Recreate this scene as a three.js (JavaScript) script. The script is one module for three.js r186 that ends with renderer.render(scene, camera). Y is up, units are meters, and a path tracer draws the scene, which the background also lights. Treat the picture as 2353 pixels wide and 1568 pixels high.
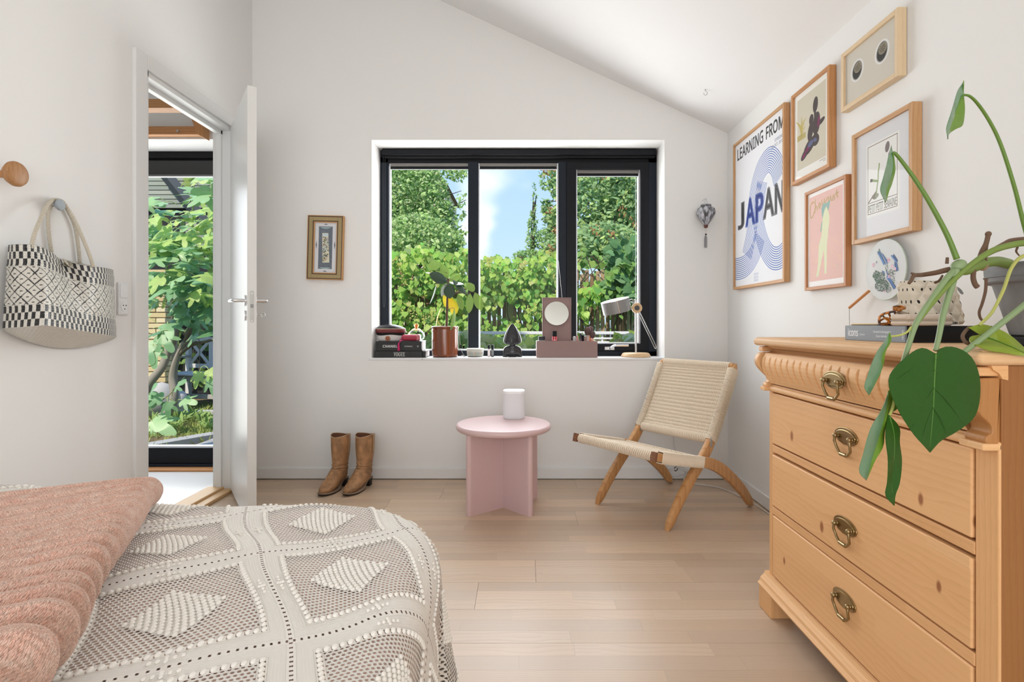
import * as THREE from 'three';
import { RoundedBoxGeometry } from 'three/addons/geometries/RoundedBoxGeometry.js';
import { mergeGeometries, mergeVertices, toCreasedNormals } from 'three/addons/utils/BufferGeometryUtils.js';
import { RectAreaLightUniformsLib } from 'three/addons/lights/RectAreaLightUniformsLib.js';
import { MarchingCubes } from 'three/addons/objects/MarchingCubes.js';

// ---------- camera, sky, sun, daylight, exposure ----------
const scene = new THREE.Scene();
const F = 1255, CX = 1200, CY = 744, EYE = 0.97;           // focal length and principal point in pixels of the 2353 x 1568 frame
const camera = new THREE.PerspectiveCamera(2 * Math.atan(784 / F) * 180 / Math.PI, 2353 / 1568, 0.05, 200);
camera.position.set(0, EYE, 0);
camera.setViewOffset(2353, 1568, 1176.5 - CX, 784 - CY, 2353, 1568);
camera.updateProjectionMatrix();
scene.add(camera);
const renderer = new THREE.WebGLRenderer({ antialias: true });
renderer.toneMapping = THREE.LinearToneMapping;
renderer.toneMappingExposure = 1.2;
renderer.shadowMap.enabled = true;
RectAreaLightUniformsLib.init();

const SUN = 4.2, WINDOW_DAY = 6.4, HALL_DAY = 3.4, REAR_FILL = 3.7, SKY = 1.0;
const sun = new THREE.DirectionalLight(0xfff1dc, SUN);
sun.position.set(-5.2, 12, 3.2); sun.target.position.set(0, 0, -5);
sun.castShadow = true;
Object.assign(sun.shadow.camera, { left: -14, right: 14, top: 14, bottom: -14, near: 0.5, far: 40 });
sun.shadow.mapSize.set(2048, 2048);
scene.add(sun, sun.target);
function daylight(name, w, h, p, t, k, color = 0xf9fafa) {   // daylight entering through a glazed opening; the rear one is added fill
  const l = new THREE.RectAreaLight(color, k, w, h);
  l.name = name; l.position.set(...p); l.lookAt(...t); scene.add(l); return l;
}
daylight('window_daylight', 1.78, 1.3, [-0.02, 1.44, -3.74], [-0.02, 1.3, 0], WINDOW_DAY);
daylight('garden_door_daylight', 1.0, 1.8, [-2.45, 1.05, -3.74], [-2.45, 1.0, 0], HALL_DAY);
daylight('rear_fill_light', 2.3, 2.0, [-0.2, 1.1, 2.56], [-0.2, 1.1, 0], REAR_FILL);  // added fill light from an unseen rear door

// ---------- random numbers and noise ----------
let seedState = 7;
const seed = (n) => { seedState = n >>> 0; };
const rnd = () => { seedState = (seedState + 0x6d2b79f5) | 0; let t = Math.imul(seedState ^ (seedState >>> 15), 1 | seedState); t = (t + Math.imul(t ^ (t >>> 7), 61 | t)) ^ t; return ((t ^ (t >>> 14)) >>> 0) / 4294967296; };
const rr = (a, b) => a + (b - a) * rnd();
const pick = (a) => a[Math.floor(rnd() * a.length)];
const hash2 = (x, y, s = 0) => { let h = Math.imul(x | 0, 374761393) + Math.imul(y | 0, 668265263) + Math.imul(s | 0, 1442695041); h = Math.imul(h ^ (h >>> 13), 1274126177); return ((h ^ (h >>> 16)) >>> 0) / 4294967296; };
const sm = (t) => t * t * (3 - 2 * t);
const clamp = (x, a = 0, b = 1) => Math.min(b, Math.max(a, x));
const lerp = (a, b, t) => a + (b - a) * t;
const step = (a, b, x) => sm(clamp((x - a) / (b - a)));
function noise2(x, y, s = 0, px = 0, py = 0) {               // value noise; px, py wrap it
  const ix = Math.floor(x), iy = Math.floor(y), fx = sm(x - ix), fy = sm(y - iy);
  const w = (i, p) => (p ? ((i % p) + p) % p : i);
  const a = hash2(w(ix, px), w(iy, py), s), b = hash2(w(ix + 1, px), w(iy, py), s), c = hash2(w(ix, px), w(iy + 1, py), s), d = hash2(w(ix + 1, px), w(iy + 1, py), s);
  return lerp(lerp(a, b, fx), lerp(c, d, fx), fy);
}
function fbm(x, y, s = 0, o = 4, p = 0) { let v = 0, a = 0.5, n = 0; for (let i = 0; i < o; i++) { v += a * noise2(x, y, s + i, p, p); n += a; x *= 2; y *= 2; p *= 2; a *= 0.5; } return v / n; }

// the sky: blue with white clouds, bluer and clearer higher up
{
  const W = 1024, Hh = 512, d = new Float32Array(W * Hh * 4);
  for (let r = 0; r < Hh; r++) for (let c = 0; c < W; c++) {
    const el = ((r + 0.5) / Hh - 0.5) * Math.PI, az = ((c + 0.5) / W - 0.5) * 2 * Math.PI;
    const x = Math.cos(az) * Math.cos(el), y = Math.sin(el), z = Math.sin(az) * Math.cos(el), up = clamp(y);
    const k = 1.7 / (up + 0.42);
    let cl = fbm(x * k * 1.5 + 12.2, z * k * 1.5 + 40.6, 5, 5);
    cl = step(0.46, 0.70, cl - 0.24 + 0.5 * Math.exp(-((az + 1.65) ** 2) / 0.0022 - ((el - 0.15) ** 2) / 0.006) + 0.24 * Math.exp(-((az + 1.60) ** 2) / 0.02 - ((el - 0.09) ** 2) / 0.003));
    const t = Math.pow(up, 0.55);
    const blue = [lerp(0.66, 0.2, t), lerp(0.84, 0.45, t), lerp(0.98, 0.9, t)], i = (r * W + c) * 4;
    const white = [1.16, 1.17, 1.18];
    for (let j = 0; j < 3; j++) d[i + j] = lerp(blue[j], white[j], cl * 0.92) * SKY * (y < 0 ? 0.3 : 1);
    d[i + 3] = 1;
  }
  const t = new THREE.DataTexture(d, W, Hh, THREE.RGBAFormat, THREE.FloatType);
  t.mapping = THREE.EquirectangularReflectionMapping; t.magFilter = THREE.LinearFilter; t.needsUpdate = true;
  scene.background = t; scene.environment = t;
}

// ---------- names, things, parts ----------
const used = new Map();
function numbered(n) { const k = used.get(n) ?? 0; used.set(n, k + 1); return k ? `${n}_${String(k).padStart(3, '0')}` : n; }
const shade = (o) => { o.castShadow = o.receiveShadow = true; return o; };
function thing(name, label, category, pos = [0, 0, 0], turn = 0, group) {
  const o = new THREE.Group(); o.name = numbered(name); o.position.set(...pos); o.rotation.y = turn;
  o.userData = { label, category }; if (group) o.userData.group = group;
  scene.add(o); return o;
}
function solo(name, label, category, geo, mat, pos = [0, 0, 0], group) {   // a thing of one mesh
  const o = shade(new THREE.Mesh(geo, mat)); o.name = numbered(name); o.position.set(...pos);
  o.userData = { label, category }; if (group) o.userData.group = group;
  scene.add(o); return o;
}
function part(parent, name, geo, mat, label, kind) {
  const o = shade(new THREE.Mesh(geo, mat)); o.name = name; if (label) o.userData.label = label; if (kind) o.userData.kind = kind;
  parent.add(o); return o;
}
function struct(name, geo, mat, label) { const o = geo ? shade(new THREE.Mesh(geo, mat)) : new THREE.Group(); o.name = name; o.userData = { kind: 'structure' }; if (label) o.userData.label = label; scene.add(o); return o; }

// ---------- shapes ----------
const V = (x, y, z) => new THREE.Vector3(x, y, z), V2 = (x, y) => new THREE.Vector2(x, y);
const at = (px, py, Z) => V((px - CX) / F * Z, EYE - (py - CY) / F * Z, -Z);        // the point at depth Z seen at a pixel of the photograph
const floorAt = (px, py, y = 0) => at(px, py, (EYE - y) * F / (py - CY));
function xf(g, p = [0, 0, 0], r = [0, 0, 0], s = 1) {
  const m = new THREE.Matrix4().compose(V(...p), new THREE.Quaternion().setFromEuler(new THREE.Euler(...r)), typeof s === 'number' ? V(s, s, s) : V(...s));
  return g.applyMatrix4(m);
}
const plainAttr = (g) => { g = g.index ? g.toNonIndexed() : g; for (const k of Object.keys(g.attributes)) if (!['position', 'normal', 'uv'].includes(k)) g.deleteAttribute(k); if (!g.attributes.uv) g.setAttribute('uv', new THREE.BufferAttribute(new Float32Array(g.attributes.position.count * 2), 2)); return g; };
const merge = (l) => mergeGeometries(l.map(plainAttr));
// uv in metres by the side each triangle faces; u runs along the grain axis
function uvBox(g, grain = 0, off = [0, 0]) {
  g = g.index ? g.toNonIndexed() : g;
  const p = g.attributes.position, uv = new Float32Array(p.count * 2), a = V(), b = V(), c = V(), n = V();
  for (let i = 0; i < p.count; i += 3) {
    a.fromBufferAttribute(p, i); b.fromBufferAttribute(p, i + 1); c.fromBufferAttribute(p, i + 2);
    n.crossVectors(b.clone().sub(a), c.clone().sub(a));
    const d = [Math.abs(n.x), Math.abs(n.y), Math.abs(n.z)], k = d.indexOf(Math.max(...d));
    let [u, v] = [0, 1, 2].filter((x) => x !== k);
    if (v === grain) [u, v] = [v, u];
    for (let j = 0; j < 3; j++) { const q = [p.getX(i + j), p.getY(i + j), p.getZ(i + j)]; uv[(i + j) * 2] = q[u] + off[0]; uv[(i + j) * 2 + 1] = q[v] + off[1]; }
  }
  g.setAttribute('uv', new THREE.BufferAttribute(uv, 2)); return g;
}
const box = (w, h, d, r = 0.002, seg = 1) => (r > 0 ? new RoundedBoxGeometry(w, h, d, seg, Math.min(r, w / 2.01, h / 2.01, d / 2.01)) : new THREE.BoxGeometry(w, h, d));
const boxAt = (x0, x1, y0, y1, z0, z1, r = 0.002) => xf(box(Math.abs(x1 - x0), Math.abs(y1 - y0), Math.abs(z1 - z0), r), [(x0 + x1) / 2, (y0 + y1) / 2, (z0 + z1) / 2]);
const lathe = (pts, seg = 40) => new THREE.LatheGeometry(pts.map((p) => V2(p[0], p[1])), seg);
const sphere = (r, a = 20, b = 14) => new THREE.SphereGeometry(r, a, b);
const cyl = (r0, r1, h, s = 24) => new THREE.CylinderGeometry(r0, r1, h, s);
// a swept tube: radius a number or a function of t; flat squashes it across its side
function sweep(pts, rad, { n = 0, sides = 8, flat = 1, closed = false, straight = false, up = null } = {}) {
  pts = pts.map((p) => (Array.isArray(p) ? V(...p) : p));
  let ps;
  if (straight) ps = pts; else { const c = new THREE.CatmullRomCurve3(pts, closed, 'centripetal'); ps = c.getPoints(n || pts.length * 6); if (closed) ps.pop(); }
  const N = ps.length, pos = [], uv = [], idx = [];
  let nrm = null, len = 0;
  for (let i = 0; i < N; i++) {
    const t0 = ps[closed ? (i + N - 1) % N : Math.max(0, i - 1)], t1 = ps[closed ? (i + 1) % N : Math.min(N - 1, i + 1)], T = t1.clone().sub(t0).normalize();
    if (up) nrm = up.clone(); else if (!nrm) nrm = Math.abs(T.y) < 0.9 ? V(0, 1, 0) : V(1, 0, 0);
    nrm.addScaledVector(T, -nrm.dot(T)).normalize();
    const B = V().crossVectors(T, nrm), r = typeof rad === 'function' ? rad(i / (N - 1)) : rad;
    if (i) len += ps[i].distanceTo(ps[i - 1]);
    for (let k = 0; k <= sides; k++) { const a = k / sides * Math.PI * 2; const q = ps[i].clone().addScaledVector(nrm, Math.sin(a) * r * flat).addScaledVector(B, Math.cos(a) * r); pos.push(q.x, q.y, q.z); uv.push(len, k / sides * r * 6.28); }
    nrm = nrm.clone();
  }
  const R = sides + 1, M = closed ? N : N - 1;
  for (let i = 0; i < M; i++) for (let k = 0; k < sides; k++) { const a = i * R + k, b = ((i + 1) % N) * R + k; idx.push(a, a + 1, b, b, a + 1, b + 1); }
  if (!closed) for (const e of [0, N - 1]) { const c = pos.length / 3; pos.push(ps[e].x, ps[e].y, ps[e].z); uv.push(0, 0); for (let k = 0; k < sides; k++) { const a = e * R + k; e ? idx.push(a, a + 1, c) : idx.push(a + 1, a, c); } }
  const g = new THREE.BufferGeometry();
  g.setAttribute('position', new THREE.Float32BufferAttribute(pos, 3)); g.setAttribute('uv', new THREE.Float32BufferAttribute(uv, 2)); g.setIndex(idx); g.computeVertexNormals(); return sides === 4 ? toCreasedNormals(g, 0.5) : g;
}
// a grid surface: fn(u, v) -> Vector3; uvf(u, v) -> [u, v]; thick gives it a back and edges
function surf(fn, nu, nv, { uvf = (u, v) => [u, v], thick = 0, flip = false } = {}) {
  const pos = [], uv = [], idx = [];
  for (let j = 0; j <= nv; j++) for (let i = 0; i <= nu; i++) { const p = fn(i / nu, j / nv); pos.push(p.x, p.y, p.z); uv.push(...uvf(i / nu, j / nv)); }
  const R = nu + 1;
  for (let j = 0; j < nv; j++) for (let i = 0; i < nu; i++) { const a = j * R + i, b = a + R; flip ? idx.push(a, a + 1, b, b, a + 1, b + 1) : idx.push(a, b, a + 1, b, b + 1, a + 1); }
  const g = new THREE.BufferGeometry();
  g.setAttribute('position', new THREE.Float32BufferAttribute(pos, 3)); g.setAttribute('uv', new THREE.Float32BufferAttribute(uv, 2)); g.setIndex(idx); g.computeVertexNormals();
  if (!thick) return g;
  const n = g.attributes.normal, C = pos.length / 3, P2 = [...pos], U2 = [...uv, ...uv], I2 = [...idx];
  for (let i = 0; i < C; i++) P2.push(pos[i * 3] - n.getX(i) * thick, pos[i * 3 + 1] - n.getY(i) * thick, pos[i * 3 + 2] - n.getZ(i) * thick);
  for (let i = 0; i < idx.length; i += 3) I2.push(idx[i] + C, idx[i + 2] + C, idx[i + 1] + C);
  const rim = []; for (let i = 0; i < nu; i++) rim.push([i, i + 1], [nv * R + i + 1, nv * R + i]); for (let j = 0; j < nv; j++) rim.push([(j + 1) * R, j * R], [j * R + nu, (j + 1) * R + nu]);
  for (const [a, b] of rim) flip ? I2.push(a, a + C, b, b, a + C, b + C) : I2.push(a, b, a + C, b, b + C, a + C);
  const h = new THREE.BufferGeometry();
  h.setAttribute('position', new THREE.Float32BufferAttribute(P2, 3)); h.setAttribute('uv', new THREE.Float32BufferAttribute(U2, 2)); h.setIndex(I2);
  return toCreasedNormals(h, 0.9);
}
function extrude(pts, depth, bevel = 0, holes = [], seg = 1) {            // outline in x, y pushed along z from 0 to depth
  const s = pts instanceof THREE.Shape ? pts : new THREE.Shape(pts.map((p) => V2(...p)));
  for (const h of holes) s.holes.push(new THREE.Path(h.map((p) => V2(...p))));
  const g = new THREE.ExtrudeGeometry(s, { depth: depth - 2 * bevel, bevelEnabled: bevel > 0, bevelSize: bevel, bevelThickness: bevel, bevelOffset: -bevel, bevelSegments: 2, curveSegments: 16 });
  return bevel ? g.translate(0, 0, bevel) : g;
}
const rect = (x0, x1, y0, y1) => [[x0, y0], [x1, y0], [x1, y1], [x0, y1]];

// ---------- materials ----------
function canvasTex(w, h, draw, srgb = true, repeat = false) {
  const c = document.createElement('canvas'); c.width = w; c.height = h; draw(c.getContext('2d'), w, h);
  const t = new THREE.CanvasTexture(c); if (srgb) t.colorSpace = THREE.SRGBColorSpace; if (repeat) t.wrapS = t.wrapT = THREE.RepeatWrapping; return t;
}
function dataTex(w, h, fn, { srgb = false, repeat = true } = {}) {       // fn(u, v) -> [r, g, b] in 0..1
  const d = new Uint8Array(w * h * 4);
  for (let y = 0; y < h; y++) for (let x = 0; x < w; x++) { const c = fn((x + 0.5) / w, (y + 0.5) / h), i = (y * w + x) * 4; d[i] = clamp(c[0]) * 255; d[i + 1] = clamp(c[1]) * 255; d[i + 2] = clamp(c[2]) * 255; d[i + 3] = c.length > 3 ? clamp(c[3]) * 255 : 255; }
  const t = new THREE.DataTexture(d, w, h); t.magFilter = THREE.LinearFilter; if (srgb) t.colorSpace = THREE.SRGBColorSpace; if (repeat) t.wrapS = t.wrapT = THREE.RepeatWrapping; t.needsUpdate = true; return t;
}
const mat = (color, roughness = 0.6, o = {}) => new THREE.MeshStandardMaterial({ color, roughness, side: THREE.DoubleSide, ...o });
const phys = (color, roughness = 0.6, o = {}) => new THREE.MeshPhysicalMaterial({ color, roughness, side: THREE.DoubleSide, ...o });
const rep = (t, x, y, ox = 0, oy = 0) => { const c = t.clone(); c.wrapS = c.wrapT = THREE.RepeatWrapping; c.repeat.set(x, y); c.offset.set(ox, oy); c.needsUpdate = true; return c; };

// wood: grain along u; the tile is tw x th metres. c0 early wood, c1 late wood (0..1 sRGB), lines per metre across
function woodTex(w, h, tw, th, c0, c1, { lines = 90, wob = 0.02, knots = [], fleck = 0.3, s = 1, blotch = 0.25, ringK = 0.62 } = {}) {
  return dataTex(w, h, (u, v) => {
    const x = u * tw, y = v * th;
    let yy = y + wob * (fbm(u * 3, v * 4, s, 3, 0) - 0.5) + wob * 0.35 * (noise2(u * 9, v * 14, s + 3) - 0.5);
    let kn = 0;
    for (const [kx, ky, kr] of knots) { const dx = (x - kx) * 0.55, dy = y - ky, d = Math.hypot(dx, dy); yy += kr * 1.6 * Math.exp(-d * d / (kr * kr * 9)) * Math.sign(dy || 1) * Math.min(1, Math.abs(dy) / kr); kn = Math.max(kn, Math.exp(-Math.pow(Math.hypot((x - kx) * 1.4, dy * 0.8) / kr, 4))); }
    const ph = yy * lines, f = ph - Math.floor(ph), ring = Math.pow(f, 2.2) * (0.55 + 0.45 * hash2(Math.floor(ph), 0, s));
    const fib = noise2(u * tw * 60, v * th * 1400, s + 9), spot = noise2(u * tw * 25, v * th * 500, s + 11);
    let k = ring * ringK + (fib - 0.5) * fleck + (spot > 0.78 ? fleck * 0.35 : 0) + (fbm(u * 2.3, v * 2.9, s + 20, 3) - 0.5) * blotch * 2;
    const tk = clamp(kn * 1.1); k = clamp(k);
    const o = []; for (let i = 0; i < 3; i++) o.push(lerp(lerp(c0[i], c1[i], k), c1[i] * [0.66, 0.5, 0.42][i], tk * 0.75));
    return o;
  }, { srgb: true });
}
const OAK = woodTex(1024, 512, 1.2, 0.3, [0.81, 0.64, 0.46], [0.67, 0.48, 0.31], { lines: 60, wob: 0.03, s: 3, blotch: 0.12 });
const ASH = woodTex(512, 256, 1.2, 0.3, [0.89, 0.79, 0.65], [0.80, 0.67, 0.51], { lines: 60, wob: 0.02, s: 13, blotch: 0.1, ringK: 0.4 });
const oakMat = (color = 0xffffff, rough = 0.5, k = 1) => mat(color, rough, { map: rep(OAK, 1 / 1.2 * k, 1 / 0.3 * k), bumpMap: rep(OAK, 1 / 1.2 * k, 1 / 0.3 * k), bumpScale: 0.0002 });
const M = {
  wall: mat(new THREE.Color(0.85, 0.845, 0.83), 0.85), ceiling: mat(new THREE.Color(0.86, 0.86, 0.86), 0.9), trim: mat(new THREE.Color(0.82, 0.82, 0.81), 0.4),
  black: phys(new THREE.Color(0.009, 0.010, 0.013), 0.4, { specularIntensity: 0.3 }), blackMatt: phys(new THREE.Color(0.009, 0.009, 0.010), 0.6, { specularIntensity: 0.4 }), navy: phys(new THREE.Color(0.012, 0.017, 0.026), 0.42, { specularIntensity: 0.35 }),
  alu: mat(new THREE.Color(0.55, 0.57, 0.6), 0.35, { metalness: 0.6 }), chrome: mat(new THREE.Color(0.75, 0.75, 0.76), 0.18, { metalness: 1 }), steel: mat(new THREE.Color(0.5, 0.5, 0.49), 0.32, { metalness: 1 }),
  white: mat(new THREE.Color(0.83, 0.83, 0.84), 0.5), glass: phys(0xffffff, 0, { transmission: 1, thickness: 0, ior: 1.45, specularIntensity: 0.06 }),
  artGlass: phys(0xffffff, 0.0, { transmission: 1, thickness: 0, ior: 1.5, specularIntensity: 0.10 }),
  oak: oakMat(new THREE.Color(0.96, 0.93, 0.9)), oakWarm: oakMat(new THREE.Color(0.92, 0.76, 0.62)), oakLight: mat(new THREE.Color(1.0, 0.86, 0.68), 0.5, { map: rep(ASH, 1 / 1.2, 1 / 0.3) }), oakPale: mat(0xffffff, 0.5, { map: rep(ASH, 1 / 1.2, 1 / 0.3) }), grey: mat(new THREE.Color(0.33, 0.33, 0.33), 0.5),
};

// ================= the room =================
const XL = -1.685, XR = 1.2825, ZB = 3.41, ZR = -2.6, PITCH = 0.4625, HR = 2.158;      // left and right wall, back wall and rear wall depth, roof pitch, height of the right wall
const roofY = (x) => HR + (XR - x) * PITCH;
const WX0 = -0.94, WX1 = 0.8885, WY0 = 0.755, WY1 = 2.117;                             // window opening
{
  // back wall with its window opening; it is thick, so the opening has deep reveals
  const T = 0.34;
  struct('wall_back', extrude([[XL - 0.095, 0], [XR + 0.2, 0], [XR + 0.2, roofY(XR + 0.2)], [XL - 0.095, roofY(XL - 0.095)]], T, 0, [rect(WX0, WX1, WY0, WY1)]).translate(0, 0, -ZB - T), M.wall);
  struct('trim_1', uvBox(boxAt(WX0 - 0.022, WX1 + 0.004, WY0 - 0.012, WY0 + 0.001, -ZB - 0.2, -ZB + 0.006, 0.002)), M.white, 'white window sill board');
  // left wall with the doorway
  const DZ0 = 2.437, DZ1 = 3.175, DH = 2.105;
  const lw = extrude([[-ZB, 0], [-DZ1, 0], [-DZ1, DH], [-DZ0, DH], [-DZ0, 0], [-ZR, 0], [-ZR, 3.75], [-ZB, 3.75]], 0.095);
  struct('wall_left', lw.applyMatrix4(new THREE.Matrix4().makeBasis(V(0, 0, 1), V(0, 1, 0), V(-1, 0, 0)).setPosition(XL, 0, 0)), M.wall);
  struct('wall_right', boxAt(XR, XR + 0.2, 0, HR + 0.02, -ZB, -ZR, 0), M.wall);
  // rear wall; its unseen glazed door is added to fill the room with light
  struct('wall_rear', extrude([[XL - 0.095, 0], [-1.4, 0], [-1.4, 2.15], [1.0, 2.15], [1.0, 0], [XR + 0.2, 0], [XR + 0.2, roofY(XR + 0.2)], [XL - 0.095, roofY(XL - 0.095)]], 0.2).translate(0, 0, -ZR), M.wall);
  const dr = struct('window_2');
  for (const x of [-1.37, -0.2, 0.97]) part(dr, 'frame', boxAt(x - 0.03, x + 0.03, 0, 2.15, 2.66, 2.72), M.black);
  for (const y of [0.04, 2.11]) part(dr, 'frame', boxAt(-1.4, 1.0, y - 0.04, y + 0.04, 2.66, 2.72), M.black);
  part(dr, 'glass_pane', boxAt(-1.34, -0.23, 0.08, 2.07, 2.69, 2.691, 0), M.glass); part(dr, 'glass_pane', boxAt(-0.17, 0.94, 0.08, 2.07, 2.69, 2.691, 0), M.glass);
  // sloping ceiling: a thick roof slab
  const a = Math.atan(PITCH), len = 3.6 / Math.cos(a);
  const cs = new THREE.BoxGeometry(len, 0.3, 7.0); cs.translate(0, 0.15, 0); cs.rotateZ(-a);
  const cx = -0.22; cs.translate(cx, roofY(cx), -0.5);
  struct('ceiling', cs, M.ceiling);
  // skirting boards
  struct('baseboard_back', merge([boxAt(XL, XR, 0.004, 0.071, -ZB, -ZB + 0.013, 0.003)]), M.trim);
  struct('baseboard_right', merge([boxAt(XR - 0.013, XR, 0.004, 0.071, -ZB, -ZR, 0.003)]), M.trim);
  struct('baseboard_left', merge([boxAt(XL, XL + 0.013, 0.004, 0.071, -2.36, -ZR, 0.003)]), M.trim);
  // door lining, casing and threshold
  const tr = struct('trim_2', null, null, 'white door casing around the doorway');
  const c0 = XL, cw = 0.078;
  part(tr, 'casing', boxAt(c0 - 0.002, c0 + 0.016, 0, DH + cw * 0.8, -DZ0 + 0.0, -DZ0 + cw, 0.004), M.trim);
  part(tr, 'casing', boxAt(c0 - 0.002, c0 + 0.016, 0, DH + cw * 0.8, -DZ1 - cw, -DZ1, 0.004), M.trim);
  part(tr, 'head_casing', boxAt(c0 - 0.002, c0 + 0.016, DH, DH + cw * 0.8, -DZ1, -DZ0, 0.004), M.trim);
  for (const z of [-DZ0 - 0.012, -DZ1 + 0.012]) part(tr, 'jamb', boxAt(c0 - 0.1, c0 + 0.002, 0, DH, z - 0.012, z + 0.012, 0.002), M.trim);
  part(tr, 'head_jamb', boxAt(c0 - 0.1, c0 + 0.002, DH - 0.024, DH, -DZ1, -DZ0, 0.002), M.trim);
  part(tr, 'door_stop', boxAt(c0 - 0.075, c0 - 0.045, 0, DH - 0.02, -DZ1 + 0.02, -DZ1 + 0.04, 0.002), M.trim);
  part(tr, 'door_stop', boxAt(c0 - 0.075, c0 - 0.045, DH - 0.045, DH - 0.02, -DZ1, -DZ0, 0.002), M.trim);
  const th = struct('trim_3', null, null, 'oak threshold in the doorway');
  part(th, 'threshold_board', uvBox(boxAt(c0 - 0.13, c0 - 0.035, 0, 0.03, -DZ1 + 0.02, -DZ0 - 0.02, 0.005), 2), M.oakLight);
  part(th, 'threshold_step', uvBox(boxAt(c0 - 0.035, c0 + 0.02, 0, 0.018, -DZ1 + 0.02, -DZ0 - 0.02, 0.004), 2), M.oakLight);

  // ---- the open door leaf
  const hinge = V(-1.694, 0, -3.165), free = V(-1.299, 0, -2.58), dir = free.clone().sub(hinge), L = dir.length();
  const door = struct('door_1', null, null, 'white door leaf standing open');
  door.position.copy(hinge); door.rotation.y = Math.atan2(-dir.z, dir.x);
  const lacquer = phys(new THREE.Color(0.8, 0.8, 0.785), 0.32, { specularIntensity: 0.2 });
  part(door, 'door_leaf', boxAt(0, L, 0.02, 2.098, -0.04, 0, 0.0015), lacquer);
  const hy = EYE - (690 - CY) / F * 2.58;            // handle height
  const lockZ = (a, b) => [a, b];
  const lp = new THREE.Shape(); lp.absarc(0, 0.068, 0.0085, 0, Math.PI, false); lp.absarc(0, -0.068, 0.0085, Math.PI, Math.PI * 2, false);
  const lpg = new THREE.ExtrudeGeometry(lp, { depth: 0.003, bevelEnabled: false, curveSegments: 10 }); lpg.rotateY(Math.PI / 2);
  const plate = part(door, 'lock_plate', xf(lpg, [L - 0.001, hy - 0.03, -0.02]), M.steel);
  part(plate, 'latch', boxAt(L, L + 0.009, hy - 0.035, hy - 0.018, -0.0265, -0.0135, 0.002), M.grey);
  for (const y of [0.062, -0.068]) part(plate, 'screw', xf(cyl(0.003, 0.003, 0.002, 10), [L + 0.0025, hy - 0.03 + y, -0.02], [0, 0, Math.PI / 2]), M.chrome);
  for (const s of [1, -1]) {                           // lever handles on both faces
    const z = s > 0 ? 0 : -0.04, zz = (k) => z + s * k;
    const h = part(door, 'door_handle', merge([xf(cyl(0.026, 0.026, 0.007, 28), [L - 0.06, hy, zz(0.0035)], [Math.PI / 2, 0, 0]), sweep([[L - 0.06, hy, zz(0.005)], [L - 0.06, hy, zz(0.04)], [L - 0.065, hy, zz(0.052)], [L - 0.085, hy, zz(0.055)], [L - 0.175, hy, zz(0.055)]], 0.0085, { n: 24, sides: 12 })]), M.chrome);
    part(h, 'keyhole_rose', xf(cyl(0.025, 0.025, 0.007, 28), [L - 0.06, hy - 0.072, zz(0.0035)], [Math.PI / 2, 0, 0]), M.chrome);
  }
  part(door, 'key', merge([xf(cyl(0.003, 0.003, 0.03, 8), [L - 0.06, hy - 0.07, -0.055], [Math.PI / 2, 0, 0]), xf(new THREE.TorusGeometry(0.009, 0.0025, 8, 16), [L - 0.06, hy - 0.07, -0.078], [0, Math.PI / 2, 0], [1, 1.2, 1])]), M.steel);
  for (const y of [0.25, 1.85]) part(door, 'hinge', xf(cyl(0.007, 0.007, 0.09, 12), [-0.006, y, 0.006]), M.steel);
}

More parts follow.
